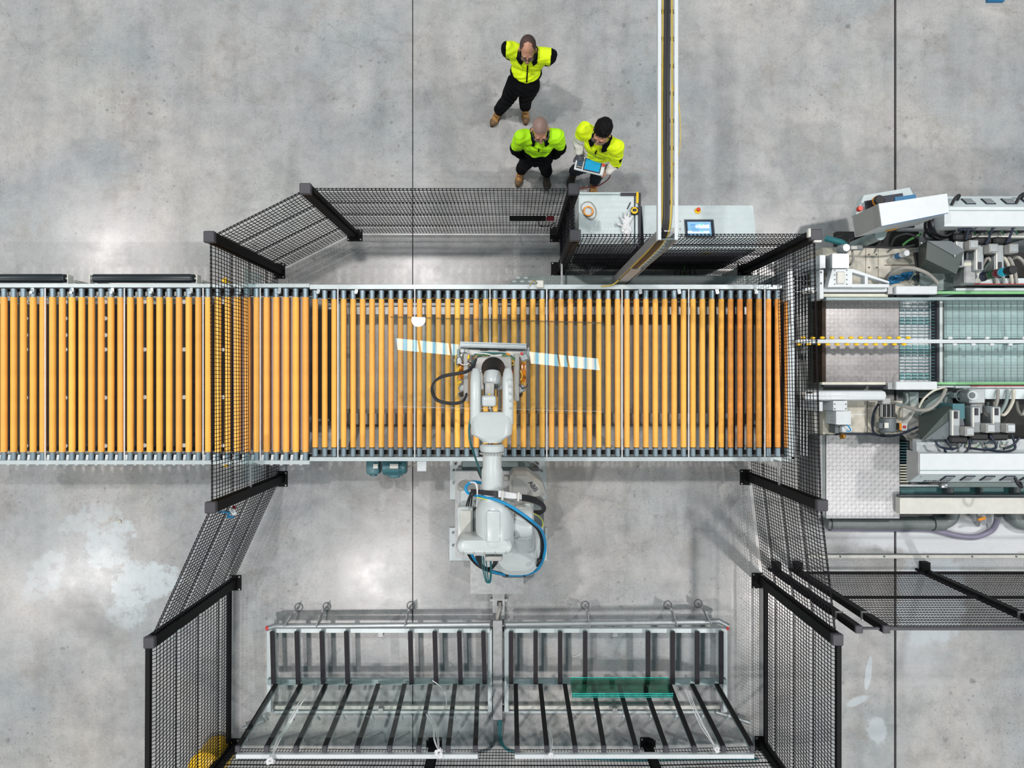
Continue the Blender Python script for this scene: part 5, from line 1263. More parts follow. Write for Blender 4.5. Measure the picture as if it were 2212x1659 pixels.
MB().lathe(c, c + Rs @ V(0, 0, .03), [(0, .036), (.012, .034), (.02, .024)], 24).build('button_base', 'yellow', t)
MB().lathe(c + Rs @ V(0, 0, .02), c + Rs @ V(0, 0, .06), [(0, .014), (.012, .022), (.028, .022), (.034, .015)], 24).build('stop_button', 'red', t)
for py in (478, 495): MB().cyl(on(1469, py), on(1469, py) + V(0, 0, .008), .005, n=8).build('screw', 'ink', t)
MB().bz(x0_ + .05, yf - .012, x1_ - .1, yf, .70, .95).build('front_panel', 'white', t)
MB().bz(x0_ + .05, yf - .012, x1_ - .1, yf, .05, .66).build('front_door', 'dark', t)
q = V(2.28, yf - .016, .86)
MB().add([q + V(-.05, 0, -.04), q + V(.05, 0, -.04), q + V(0, 0, .05), q + V(-.05, .005, -.04), q + V(.05, .005, -.04), q + V(0, .005, .05)], [(0, 1, 2), (3, 5, 4), (0, 3, 4, 1), (1, 4, 5, 2), (2, 5, 3, 0)]).build('warning_sign', 'yellow', t)
for k in range(6):
    p = W(1460 + k * 7, 588, .1); MB().tube([V(p.x - .05, 1.52, .35), V(p.x, 1.47, .2), V(p.x + .03 * (k % 3), 1.42, .04), V(p.x + .1, 1.30, .02)], .008, 6).build('loose_cable', 'cablegreen' if k == 2 else 'cableblack', t)
c = W(1290, 582, .03); MB().add([c + V(-.13, .06, 0), c + V(.16, .05, 0), c + V(-.10, -.08, 0), c + V(-.13, .06, .01), c + V(.16, .05, .01), c + V(-.10, -.08, .01)], [(2, 1, 0), (3, 4, 5), (0, 1, 4, 3), (1, 2, 5, 4), (2, 0, 3, 5)]).build('white_card', 'white', label='white triangular card on the floor under the cabinet fence', cat='card')

# ================================================================ OVERHEAD CABLE TRAY
zt = 3.2; X0 = W(1421, 0, zt).x; X1 = W(1465, 0, zt).x; ye = W(0, 518, zt).y
t = thing('cable_tray', 'white overhead cable tray coming from the top edge and dropping beside the conveyor', 'cable tray', ((X0 + X1) / 2, ye + 1, 0))
MB().bz(X0, ye, X0 + .006, 4.2, zt - .06, zt).bz(X0, ye, X0 + .028, 4.2, zt - .004, zt + .002).build('side_flange', 'white', t)
MB().bz(X1 - .006, ye, X1, 4.2, zt - .06, zt).bz(X1 - .03, ye, X1 - .002, 4.2, zt - .004, zt + .002).build('side_flange', 'white', t)
rg = None
for i in range(14):
    y = ye + .08 + i * .23; q = MB().bz(X0, y, X1, y + .03, zt - .06, zt - .045)
    if rg is None: rg = q.build('rung', 'white2', t); ry = y
    else: inst(rg, 'rung', t, ORG[t.name] + V(0, y - ry, 0))
for x in (X0, X1 - .005): MB().bz(x, ye, x + .006, ye + .085, .12, zt - .06).build('drop_side', 'steel', t)
rg = None
for i in range(22):
    z = .3 + i * .13; q = MB().bz(X0, ye + .03, X1, ye + .04, z, z + .04)
    if rg is None: rg = q.build('drop_rung', 'steelblue', t); rz_ = z
    else: inst(rg, 'drop_rung', t, ORG[t.name] + V(0, 0, z - rz_))
MB().bz(X0 + .03, ye - .005, X1 - .03, ye + .028, .5, 1.7).build('drop_cover', 'robotg', t)
for k, (dx, m, r) in enumerate(((.035, 'cablegold', .008), (.045, 'cablegold', .007), (.065, 'cableblack', .013), (.085, 'cableblack', .015), (.10, 'cableblack', .012), (.118, 'cablegold', .008), (.128, 'cablewhite', .006), (.075, 'cablegreen', .006))):
    z = zt - .035 + .006 * (k % 3)
    MB().tube([V(X0 + dx + .006 * math.sin(k), 4.2, z), V(X0 + dx - .006 * math.cos(k * 2), 3.2, z), V(X0 + dx + .010 * math.sin(k * 3), 2.3, z), V(X0 + dx + .006 * math.cos(k), 1.6, z), V(X0 + dx - .01, ye + .12, z - .01), V(X0 + dx - .015, ye + .05, z - .14), V(X0 + dx - .012, ye + .02, 2.6), V(X0 + dx - .01, ye + .018, 1.4), V(X0 + dx - .01, ye + .018, .9)], r, 8).build('tray_cable', m, t)
MB().tube([V(X0 + .02, ye, .95), V(X0 - .05, ye - .05, .93), V(X0 - .18, ye - .07, .92)], .008, 6).build('tray_cable', 'cablegold', t)
MB().box((X1 + .0, ye + .1, 2.9), (.05, .05, .05)).build('hanger', 'steel', t)
MB().bz(X1 - .01, ye + .02, X1 + .03, ye + .06, 0, 1.6).build('floor_post', 'motor', t)
MB().tube([V(X0 + .1, 1.8, 3.17), V(X0 + .19, 1.95, 3.16), V(X0 + .185, 2.3, 3.18), V(X0 + .13, 2.5, 3.18)], .004, 6).build('loose_wire', 'cablegold', t)
# ================================================================ EDGING MACHINE ON THE RIGHT
XR = 7.4
def pbx(mb, x0, y0, x1, y1, zt, zb, mi=0):           # to the far right end when x1 is None
    a = W(x0, y0, zt); b = W(x1 or 2300, y1, zt); return mb.bz(a.x, b.y, b.x if x1 else XR, a.y, zb, zt, mi)
def tread(t, x0, y0, x1, y1, z, step=.048):
    a = W(x0, y0, z); b = W(x1, y1, z); mb = MB(); nx = int((b.x - a.x - .03) / step); ny = int((a.y - b.y - .03) / step)
    for i in range(nx + 1):
        for j in range(ny + 1):
            x = a.x + .03 + i * step; y = b.y + .03 + j * step
            an = math.radians(45 if (i + j) % 2 else -45)
            d = V(math.cos(an), math.sin(an), 0)
            for o in (-.006, .006):
                c = V(x, y, z + .001) + V(-d.y, d.x, 0) * o; mb.box(c, (.038, .005, .005), an)
    return mb.build('tread_pattern', 'treadlite', t, smooth=0, kind='stuff')
M['steelpale'] = mat('pale_grey_side', rgb(182, 184, 184), .5)
M['tread'] = mat('worn_tread_plate', rgb(158, 154, 154), .35, .45, var=.16, scale=4)
M['treadlite'] = mat('tread_ridge', rgb(206, 206, 206), .28, .6, var=.06)
M['treadpale'] = mat('pale_tread_plate', rgb(208, 208, 210), .42, .3, var=.05, scale=4)

# platforms
for args, lb, m in (((1783, 648, 1942, 734, .62), 'upper half of the silver tread plate inside the machine, above the centre rail', 'tread'), ((1783, 741, 1942, 826, .62), 'lower half of the silver tread plate inside the machine, below the centre rail', 'tread'),
                    ((1785, 940, 1943, 1120, .34), 'large pale tread plate platform in front of the machine', 'treadpale')):
    x0, y0, x1, y1, z = args; c = W((x0 + x1) / 2, (y0 + y1) / 2, 0)
    t = thing('tread_platform', lb, 'platform', c)
    MB().pb(x0, y0, x1, y1, z, z - .02).build('deck', m, t, smooth=0); tread(t, x0, y0, x1, y1, z)
    a = W(x0, y0, z); b = W(x1, y1, z)
    for x in (a.x + .05, b.x - .05):
        for y in (a.y - .05, b.y + .05): MB().box((x, y, (z - .02) / 2), (.05, .05, z - .02)).build('leg', 'steelblue', t)
t = thing('side_beam', 'upright grey steel beam along the left edge of the large tread plate', 'beam', W(1776, 1060, 0))
MB().pb(1768, 925, 1776, 1118, .34, .05).build('beam_web', 'steel', t); MB().pb(1776, 925, 1783, 1118, .33, .3).build('beam_flange', 'pipe', t)
t = thing('lower_frame', 'dark lower frame of the edging machine behind the mesh, with thin white wires', 'frame', W(1745, 800, 0))
MB().pb(1718, 640, 1778, 940, .42, .0).build('dark_base', 'hood', t)
MB().pb(1776, 648, 1784, 826, .66, .40).build('brown_edge', 'sole', t)
MB().pb(1700, 585, 1712, 650, .98, .0).build('white_column', 'white', t)
MB().pb(1702, 622, 1712, 990, .90, .84).build('white_bar', 'white', t)
for k, px in enumerate((1722, 1729, 1736, 1743)):
    MB().bar(W(px, 565 + k * 4, .7), W(px, 985, .7), .007, .007).build('white_wire', 'cablewhite', t)
for py in range(570, 640, 12): MB().bar(W(1700, py, .72), W(1752, py, .72), .006, .006).build('white_wire', 'cablewhite', t)
MB().pb(1715, 590, 1770, 632, .30, 0).build('pit_box', 'dark', t)
MB().torus(W(1738, 572, .75), .09, .008, 26, 6).build('wire_ring', 'motor', t)

# centre rail with yellow wheels
t = thing('centre_rail', 'long white centre rail lined with small yellow wheels', 'rail', W(1966, 737, 0))
mb = MB(); pbx(mb, 1720, 733.5, None, 741, 1.0, .93); mb.build('rail_body', 'white', t)
mb = MB(); pbx(mb, 1722, 737, None, 738, 1.003, .99); mb.build('rail_groove', 'rail', t)
for x in (3.6, 4.6, 6.0): MB().box((x, W(0, 737, .96).y, .46), (.06, .05, .93)).build('leg', 'steelblue', t)
wy = None
for k in range(12):
    for row, py, x0 in ((0, 729.5, 1735), (1, 743.5, 1726)):
        p = W(x0 + k * 20.6, py, .97)
        if wy is None: wy = MB().cyl(p + V(-.024, 0, 0), p + V(.024, 0, 0), .012, n=10).cyl(p + V(-.012, 0, 0), p + V(.012, 0, 0), .016, n=10).build('yellow_wheel', 'yellow', t); wp = p
        else: inst(wy, 'yellow_wheel', t, ORG[t.name] + (p - wp))
for k in range(6):
    for py in (730, 744):
        p = W(2052 + k * 40 + (10 if py > 740 else 0), py, .97); MB().rbox(p, (.05, .03, .03), .006, 1).build('rail_lug', 'white', t)

M['tankpale'] = mat('pale_wet_tank_floor', rgb(158, 186, 186), .3, var=.12, scale=3)
# wire conveyor and wash tanks
t = thing('wire_conveyor', 'bright wire grid conveyor between the tread plates and the teal tanks', 'conveyor', W(1988, 737, 0))
MB().pb(1943, 648, 2034, 826, .52, .48).build('pale_tray', 'white', t)
for py0, py1 in ((685, 702), (745, 765), (806, 820)): MB().pb(1943, py0, 2026, py1, .53, .525).build('teal_patch', 'tealtank', t)
for py in range(652, 826, 7):
    if 729 < py < 744: continue
    MB().bar(W(1943, py, .62), W(2027, py, .62), .008, .008).build('wire', 'tealpaint', t)
for px in (1954, 1968, 1982, 1996, 2010): MB().bar(W(px, 648, .61), W(px, 826, .61), .005, .005).build('cross_wire', 'cablewhite', t)
MB().pb(2024, 648, 2029, 826, .66, .3).build('dark_edge', 'ink', t); MB().pb(2030, 648, 2036, 826, .68, .3).build('steel_edge', 'rail', t)
for py0, py1, lb in ((648, 731, 'teal wash tank with wire grid, above the centre rail'), (743, 826, 'teal wash tank with wire grid, below the centre rail')):
    t = thing('wash_tank', lb, 'tank', W(2150, (py0 + py1) / 2, 0))
    mb = MB(); pbx(mb, 2038, py0, None, py1, .56, .0); mb.build('tank_floor', 'tankpale', t)
    for px in range(2044, 2420, 14): MB().bar(W(px, py0, .66), W(px, py1, .66), .0032, .0032).build('grid_wire', 'pipe', t) if W(px, 0, .66).x < XR else None
    for k in range(6):
        y = W(0, py0 + 6 + k * 13.5, .66).y; MB().bar((W(2038, 0, .66).x, y, .66), (XR, y, .66), .0032, .0032).build('grid_wire', 'pipe', t)
    MB().pb(2036, py0, 2040, py1, .68, 0).build('tank_wall', 'hood', t)

# rails above and below
for s, (w0, w1, yel0, yel1, cov0, cov1, g0, g1, r0, r1), lb in (
        (1, (620, 631, 634.5, 641, 617, 636, 629, 634.5, 642, 648), 'upper white transport rail with pale yellow strip and green belt'),
        (-1, (843, 866, 825.5, 831, 824, 842, 825.5, 831, 833, 837), 'lower white transport rail with pale yellow strip and green belt')):
    t = thing('transport_rail', lb, 'rail', W(1960, (w0 + w1) / 2, 0))
    MB().rbox((W(1828, 0, 1.0).x, W(0, (w0 + w1) / 2, 1).y, .95), (W(1918, 0, 1).x - W(1738, 0, 1).x, abs(W(0, w0, 1).y - W(0, w1, 1).y), .10), .02 if s > 0 else .05, 2).build('rail_body', 'white', t)
    MB().pb(1776, yel0, 1918, yel1, .96, .9).build('yellow_strip', 'cream', t)
    MB().pb(1780, (w1 + .6 if s > 0 else yel1 + 1), 1918, (yel0 - .8 if s > 0 else yel1 + 3.5), .95, .88).build('dark_slot', 'cablenavy', t)
    MB().rbox((W(1980, 0, 1.05).x, W(0, (cov0 + cov1) / 2, 1.05).y, 1.02), (.475, .095, .07), .008, 1).build('cover_box', 'white', t)
    MB().pb(1918, cov0 + 2, 1936, cov1 - 1, 1.0, .9).build('joint_block', 'steel', t)
    mb = MB(); pbx(mb, 2025, g0, None, g1, .95, .9); mb.build('green_belt', 'green', t)
    mb = MB(); pbx(mb, 1785 if s > 0 else 2025, r0, None, r1, .93, .84); mb.build('steel_rail', 'steelblue' if s > 0 else 'rail', t)
    mb = MB(); pbx(mb, 2065, 622.5 if s > 0 else 834, None, 628.0 if s > 0 else 838.5, .97, .92); mb.build('chain_rail', 'rail', t)
    mb = MB(); pbx(mb, 2100, 612.6 if s > 0 else 833.2, None, 614 if s > 0 else 834.5, 1.0, .97); mb.build('red_line', 'redlabel', t)
    mb = MB(); pbx(mb, 2100, 601 if s > 0 else 840, None, 612.4 if s > 0 else 862, .98, .80); mb.build('pale_guard', 'palepanel', t)
    for x in (3.7, 5.2, 6.8): MB().box((x, W(0, (w0 + w1) / 2, 1).y, .45), (.08, .06, .9)).build('leg', 'steelblue', t)
    for px in (1752, 1757): MB().rbox(W(px - 8, (w0 + w1) / 2 + s * 6, .98), (.12, .03, .04), .01, 1).build('rail_tip', 'white2', t)
    # corner bracket
# stained covers
for y0, y1, lb in ((535, 620, 'stained cream cover plates above the upper white rail'), (866, 938, 'stained cream cover plates below the lower white rail')):
    t = thing('cover_plate', lb, 'cover', W(1870, (y0 + y1) / 2, 0))
    xs_ = (1777, 1870, 1897, 1979) if y0 < 600 else (1777, 1873, 1874.5, 1950)
    for a, b in zip(xs_[:-1], xs_[1:]):
        if b - a > 5: MB().pb(a + .6, y0, b - .6, y1, .70, .05).build('cover_panel', 'stained' if a > 1778 or y0 > 700 else 'stained', t)
    if y0 < 600:
        MB().pb(1911, 572, 1979, 573.5, .703, .69).build('seam', 'sole', t)
        for px, py in ((1877, 550), (1893, 550), (1877, 578), (1894, 578), (1877, 603), (1894, 603)): p = W(px, py, .70); MB().cyl(p, p + V(0, 0, .006), .009, n=8).build('screw', 'sole', t)
    else:
        MB().pb(1838, 894, 1872, 895.5, .703, .69).build('seam', 'cablewhite', t)
        MB().pb(1950, 868, 1985, 940, .66, .05).build('cover_panel', 'white2', t)
MB().pb(1979, 545, 1986, 620, .72, .05).build('dark_post', 'dark', label='narrow dark edge between the cream cover and the green grey hood', cat='post')
# white corner posts
t = thing('corner_post', 'white slotted post at the left end of the upper rail', 'post', W(1777, 585, 0))
MB().pb(1771, 551, 1783, 579, 1.02, 0).build('post_box', 'white', t); MB().pb(1771, 583, 1779, 645, 1.05, .8).build('slotted_plate', 'white', t)
for py in (588, 612): p = W(1774, py, 1.055); MB().rbox(p, (.014, .02, .004), .002, 1).build('slot', 'ink', t)
t = thing('corner_post', 'white slotted post at the left end of the lower rail', 'post', W(1777, 875, 0))
MB().pb(1770, 868, 1777, 888, 1.0, .0).build('post_box', 'white', t); MB().pb(1758, 885, 1776, 935, .6, 0).build('slotted_plate', 'white2', t)
# triangular bracket
z = 1.08; t = thing('rail_bracket', 'white triangular cast bracket with two openings on the upper rail', 'bracket', W(1850, 600, .7))
P = lambda *pts: [(W(x, y, z).x, W(x, y, z).y) for x, y in pts]
for k_, poly in enumerate((((1798, 581), (1841, 581), (1841, 620), (1788, 620)), ((1841, 580.5), (1921, 608), (1921, 612), (1841, 588)), ((1841, 613.5), (1921, 613.5), (1921, 620.5), (1841, 620.5)), ((1868.5, 592), (1875, 594), (1875, 614), (1868.5, 614)))):
    MB().prism(P(*poly), z - .10, z - .0015 * k_).build('bracket_plate', 'white', t)
for px in (1803, 1829):
    for py in (584, 594, 604, 614): p = W(px, py, z); MB().cyl(p, p + V(0, 0, .005), .008, n=8).build('bolt', 'motor', t)
MB().rbox(W(1816, 600, z + .01), (.09, .14, .02), .008, 1).build('cover_pad', 'white2', t)
MB().pb(1798, 548, 1834, 579, 1.12, .7).build('bearing_box', 'alu', t)
MB().lathe(W(1816, 540, .98), W(1816, 540, .98) + V(0, 0, .14), [(0, .06), (.05, .07), (.1, .06), (.14, .04)], 14).build('coupling', 'alu', t)
MB().rbox(W(1848, 535, 1.1), (.15, .055, .05), .008, 1).build('connector', 'motor', t); MB().rbox(W(1845, 535, 1.13), (.07, .04, .008), .004, 1).build('label_plate', 'robotg', t)
MB().tube([W(1784, 515, .95), W(1800, 519, 1.0), W(1818, 524, 1.05), W(1826, 530, 1.08)], .035, 12).build('teal_elbow_hose', 'cableteal', t)
MB().tube([W(1841, 542, 1.05), W(1843, 560, 1.0), W(1838, 570, .95), W(1834, 572, .9)], .014, 8).build('grey_cable', 'cablegrey', t)
t = thing('cable_bundle', 'bundle of black cables running from the console base to the upper bracket', 'cables', W(1920, 530, .7))
for k, pts in enumerate((((1862, 533), (1900, 534), (1940, 535), (1975, 530)), ((1895, 532), (1915, 505), (1945, 492), (1975, 490)), ((1925, 530), (1935, 512), (1960, 505), (1985, 515)), ((1950, 530), (1962, 520), (1990, 505)), ((1785, 518), (1815, 512), (1850, 506)), ((1830, 530), (1838, 515), (1850, 508)))):
    MB().tube([W(x, y, 1.0 - .02 * k) for x, y in pts], .013, 7).build('cable', 'cablegreen' if k == 3 else 'cableblack', t)
MB().pb(1880, 500, 1985, 533, .5, 0).build('cavity_shade_block', 'darker', label='dark block coloured as the shaded space below the cables under the operator console', cat='cavity')  # solid block; the hollow's shade is put into its near-black colour
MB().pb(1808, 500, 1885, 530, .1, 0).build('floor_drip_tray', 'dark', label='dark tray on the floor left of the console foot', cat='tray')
# spray bottle
p = W(1931, 556, .7); q = V(p.x, p.y, .7); t = thing('spray_bottle', 'clear bottle with white cap and blue label standing on the cream cover', 'bottle', q)
MB().lathe(q, q + V(0, 0, .26), [(0, .03), (.01, .035), (.19, .035), (.22, .02)], 20).build('bottle_body', 'cablewhite', t); MB().lathe(q + V(0, 0, .07), q + V(0, 0, .2), [(0, .036), (.10, .036)], 20).build('blue_label', 'blue', t)
MB().lathe(q + V(0, 0, .215), q + V(0, 0, .28), [(0, .034), (.05, .036), (.06, .032)], 20).build('cap', 'white', t)
# blue cloth and clear bag
c = W(1943, 600, .75); t = thing('blue_cloth', 'crumpled blue cloth lying behind the white bracket', 'cloth', c)
mb = MB(); mb.bar(W(1915, 608, .74), W(1974, 592, .76), .09, .03); mb.ell(W(1925, 606, .74), (.10, .05, .03), 10)
me = remeshed(mb, .012, 2); ripple(me, lambda c: .010 * math.sin(c.x * 70) * math.sin(c.y * 90)); finish(me, 'cloth_body', 'blue', t)
MB().torus(W(1980, 605, .76), .075, .009, 26, 6, Matrix.Rotation(.3, 3, 'X')).build('cream_ring', 'cream', label='cream coloured hose ring lying right of the blue cloth', cat='ring')
# hoses
MB().tube([W(1912, 606, .8), W(1922, 592, .95), W(1945, 580, 1.05), W(1970, 579, 1.08), W(1998, 588, 1.05), W(2015, 600, 1.0), W(2025, 612, .97)], .022, 10).build('clear_hose', 'cablegrey', label='pale grey hose arching over the cream cover above the upper rail', cat='hose')
MB().tube([W(1925, 868, .8), W(1955, 878, .9), W(1985, 886, 1.0), W(2010, 882, 1.05), W(2032, 862, 1.05), W(2043, 840, 1.0)], .020, 10).build('clear_hose', 'cablegrey', label='pale grey hose curving below the lower white cover box', cat='hose')
MB().tube([W(1958, 850, .9), W(1960, 866, .95), W(1950, 874, .9), W(1935, 872, .85)], .016, 8).build('clear_hose', 'hoodlight', label='short teal grey hose curl below the lower rail', cat='hose')
MB().tube([W(1985, 880, 1.0), W(1995, 862, 1.05), W(2015, 845, 1.05), W(2040, 836, 1.0)], .012, 8).build('clear_hose', 'cream', label='thin cream hose rising to the lower green belt', cat='hose')
MB().tube([W(1975, 545, .8), W(1979, 568, .8), W(1982, 590, .8), W(1983, 608, .8)], .014, 8).build('black_hose', 'cableblack', label='black hose hanging on the left side of the upper hood', cat='hose')

# hoods
def hood(lb, base, top, ridge, zb, zt, cat='hood'):
    t = thing('spindle_hood', lb, cat, W(2030, (base[0][1] + base[2][1]) / 2, 0))
    lo = [W(x, y, zb) for x, y in base]; hi = [W(x, y, zt) for x, y in top]
    MB().add(lo + hi, [tuple(reversed(range(len(lo)))), tuple(range(len(lo), 2 * len(lo)))] + [(i, (i + 1) % len(lo), len(lo) + (i + 1) % len(lo), len(lo) + i) for i in range(len(lo))]).build('hood_shell', 'hood', t, smooth=0)
    return t
t = hood('dark green grey hood beside the coiled cable', [(1984, 590), (2062, 590), (2062, 532), (1984, 532)], [(2012, 560), (2090, 570), (2090, 530), (2050, 517), (2005, 517)][:0] or [(2000, 560), (2066, 592), (2082, 545), (2003, 521)], None, .78, 1.22)
MB().add([W(2003, 520, 1.23), W(2055, 521, 1.23), W(2085, 541, 1.23), W(2062, 553, 1.23), W(2003, 520, 1.21), W(2055, 521, 1.21), W(2085, 541, 1.21), W(2062, 553, 1.21)], [(3, 2, 1, 0), (4, 5, 6, 7), (0, 1, 5, 4), (1, 2, 6, 5), (2, 3, 7, 6), (3, 0, 4, 7)]).build('sloping_lid', 'motor', t, smooth=0)
MB().prism([(W(x, y, .8).x, W(x, y, .8).y) for x, y in ((1986, 580), (2008, 574), (2062, 590), (2066, 622), (2030, 628), (1986, 612))], .66, .80).build('base_plate', 'hoodlight', t, smooth=0)
t = hood('dark green grey hood below the lower rail, left of the lower motors', [(1984, 945), (2045, 952), (2050, 880), (1984, 895)], [(1990, 950), (2010, 948), (2062, 905), (2062, 872)], None, .76, 1.12)
MB().prism([(W(x, y, 1.14).x, W(x, y, 1.14).y) for x, y in ((2000, 949), (2059, 903), (2082, 905), (2086, 925), (2050, 949))], .9, 1.13).build('sloping_lid', 'motor', t, smooth=0)
MB().pb(2058, 872, 2084, 905, 1.14, .8).build('teal_side', 'tealpaint', t)
MB().prism([(W(x, y, .8).x, W(x, y, .8).y) for x, y in ((1986, 900), (2000, 875), (2030, 855), (2058, 846), (2058, 872), (2000, 893))], .66, .80).build('base_plate', 'hoodlight', t, smooth=0)
MB().pb(1965, 847, 1984, 872, .8, .66).build('side_plate', 'hoodlight', t)
for px, py in ((1990, 525), (2062, 553)): p = W(px, py, 1.235); MB().cyl(p, p + V(0, 0, .006), .008, n=8).build('screw', 'rail', t)
MB().tube([W(2070, 542, 1.2), W(2074, 556, 1.15), W(2072, 570, 1.1), W(2066, 586, 1.0)], .009, 7).build('green_wire', 'cablegreen', label='bright green wire hanging beside the upper hood', cat='wire')

# bed below the motors
for y0, y1, lb in ((545, 600, 'dark machine bed under the upper row of motors'), (862, 950, 'dark machine bed under the lower row of motors')):
    mb = MB(); pbx(mb, 2062, y0, None, y1, .78, 0); mb.build('machine_bed', 'darker', label=lb, cat='machine')
# motors
def motor(px, py, s, lb, tall=True):
    t = thing('spindle_motor', lb, 'motor', W(px, py, .78), 'spindle motors')
    c = W(px, py, 1.25); sg = 1 if s > 0 else -1
    MB().rbox((c.x, c.y, 1.19), (.105, .105, .12), .012, 2).build('end_cap', 'robotg', t); MB().rbox((c.x, c.y, 1.255), (.085, .085, .012), .01, 1).build('cap_plate', 'alu', t)
    MB().rbox((c.x - .005, c.y, 1.02), (.115, .115, .26), .01, 1).build('motor_body', 'dark', t)
    MB().rbox((c.x - .07, c.y + sg * .10, 1.12), (.21, .085, .12), .02, 1).build('terminal_head', 'rubber', t)
    MB().rbox((c.x - .10, c.y - sg * .09, .98), (.11, .30, .36), .012, 1).build('spindle_block', 'alu', t)
    MB().box((c.x - .10, c.y - sg * .18, 1.165), (.035, .08, .01)).build('dark_slot', 'ink', t)
    MB().box((c.x - .145, c.y - sg * .09, 1.17), (.018, .28, .012)).build('bright_edge', 'white2', t)
    return t
for k, (px, py) in enumerate(((2104, 528), (2147, 536), (2191, 536))): motor(px, py, 1, ('first', 'second', 'third')[k] + ' square-capped motor from the left in the upper motor row')
for k, (px, py) in enumerate(((2095, 932), (2140, 925), (2184, 925))): motor(px, py, -1, ('first', 'second', 'third')[k] + ' square-capped motor from the left in the lower motor row')
# gearboxes
t = thing('belt_gearbox', 'silver gearbox with round belt cover below the upper motors', 'gearbox', W(2095, 597, .8))
MB().rbox(W(2083, 590, 1.0), (.13, .28, .22), .015, 1).build('gear_block', 'steel', t); MB().rbox(W(2086, 571, 1.10), (.15, .05, .03), .01, 1).build('top_flange', 'cream', t)
MB().lathe(W(2101, 597, 1.02), W(2101, 597, 1.02) + V(0, 0, .06), [(0, .085), (.05, .085), (.06, .07)], 28).build('round_cover', 'white2', t); MB().lathe(W(2101, 597, 1.08), W(2101, 597, 1.08) + V(0, 0, .02), [(0, .045), (.015, .045), (.02, .02)], 24).build('hub', 'motor', t)
MB().rbox(W(2112, 602, 1.04), (.10, .10, .05), .03, 2).build('cover_nose', 'white2', t)
MB().rbox(W(2080, 556, .95), (.07, .18, .25), .01, 1).build('dark_column', 'motor', t)
t = thing('square_gearbox', 'silver square gearbox with round flange above the lower motors', 'gearbox', W(2100, 855, .8))
MB().rbox(W(2100, 855, 1.0), (.18, .18, .2), .015, 1).build('gear_block', 'alu', t); MB().lathe(W(2100, 854, 1.1), W(2100, 854, 1.1) + V(0, 0, .02), [(0, .06), (.012, .06), (.02, .055)], 28).build('flange', 'rail', t); MB().lathe(W(2100, 854, 1.12), W(2100, 854, 1.12) + V(0, 0, .01), [(0, .036), (.01, .03)], 20).build('hub', 'motor', t)
MB().torus(W(2078, 855, .98), .07, .008, 24, 6).build('ring', 'motor', t); MB().rbox(W(2104, 882, 1.0), (.14, .12, .1), .01, 1).build('lower_block', 'steel', t)
# signal tower
p0 = W(2121, 598, 1.05); t = thing('signal_tower', 'upright signal lamp tower with green, dark red and cyan segments', 'signal light', p0)
MB().lathe(p0, p0 + V(0, 0, .05), [(0, .055), (.03, .055), (.05, .03)], 24).build('foot', 'cablenavy', t); MB().cyl(p0 + V(0, 0, .04), p0 + V(0, 0, .10), .018, n=14).build('stem', 'alu', t)
for z0_, h, m in ((.10, .03, 'rubber'), (.13, .09, 'greenlens'), (.22, .09, 'redlens'), (.31, .09, 'bluelens'), (.40, .10, 'rubber')):
    MB().lathe(p0 + V(0, 0, z0_), p0 + V(0, 0, z0_ + h), [(0, .044), (.006, .047), (h - .006, .047), (h, .044)], 26).build('lamp_segment' if m != 'rubber' else 'black_segment', m, t)
# coolant hoses
hl = ('first', 'second', 'third', 'fourth', 'fifth')
for k, (a, b, top) in enumerate((((2117, 600), (2152, 612), 557), ((2125, 598), (2168, 612), 565), ((2150, 580), (2186, 612), 556), ((2165, 575), (2196, 612), 558), ((2178, 570), (2222, 600), 556))):
    MB().tube([W(a[0], a[1], .85), W(a[0] + 3, (a[1] + top) / 2, 1.0), W((a[0] + b[0]) / 2, top, 1.1), W(b[0] - 4, (b[1] + top) / 2, 1.05), W(b[0], b[1], 1.0)], .018, 9).build('coolant_hose', ('cablegrey', 'hoodlight', 'stained', 'cablegrey', 'cablegrey')[k], label=hl[k] + ' looped coolant hose from the left below the upper motors', cat='hose', group='coolant hoses')
for k, (a, b, bot) in enumerate((((2122, 866), (2156, 842), 899), ((2133, 870), (2176, 842), 897), ((2148, 866), (2190, 842), 896), ((2196, 868), (2222, 850), 895))):
    MB().tube([W(a[0], a[1], .85), W(a[0] + 3, (a[1] + bot) / 2 + 5, 1.0), W((a[0] + b[0]) / 2, bot, 1.1), W(b[0] - 3, (b[1] + bot) / 2, 1.05), W(b[0], b[1], 1.0)], .018, 9).build('coolant_hose', ('cablegrey', 'hoodlight', 'stained', 'cablegrey')[k], label=hl[k] + ' looped coolant hose from the left above the lower motors', cat='hose', group='coolant hoses')
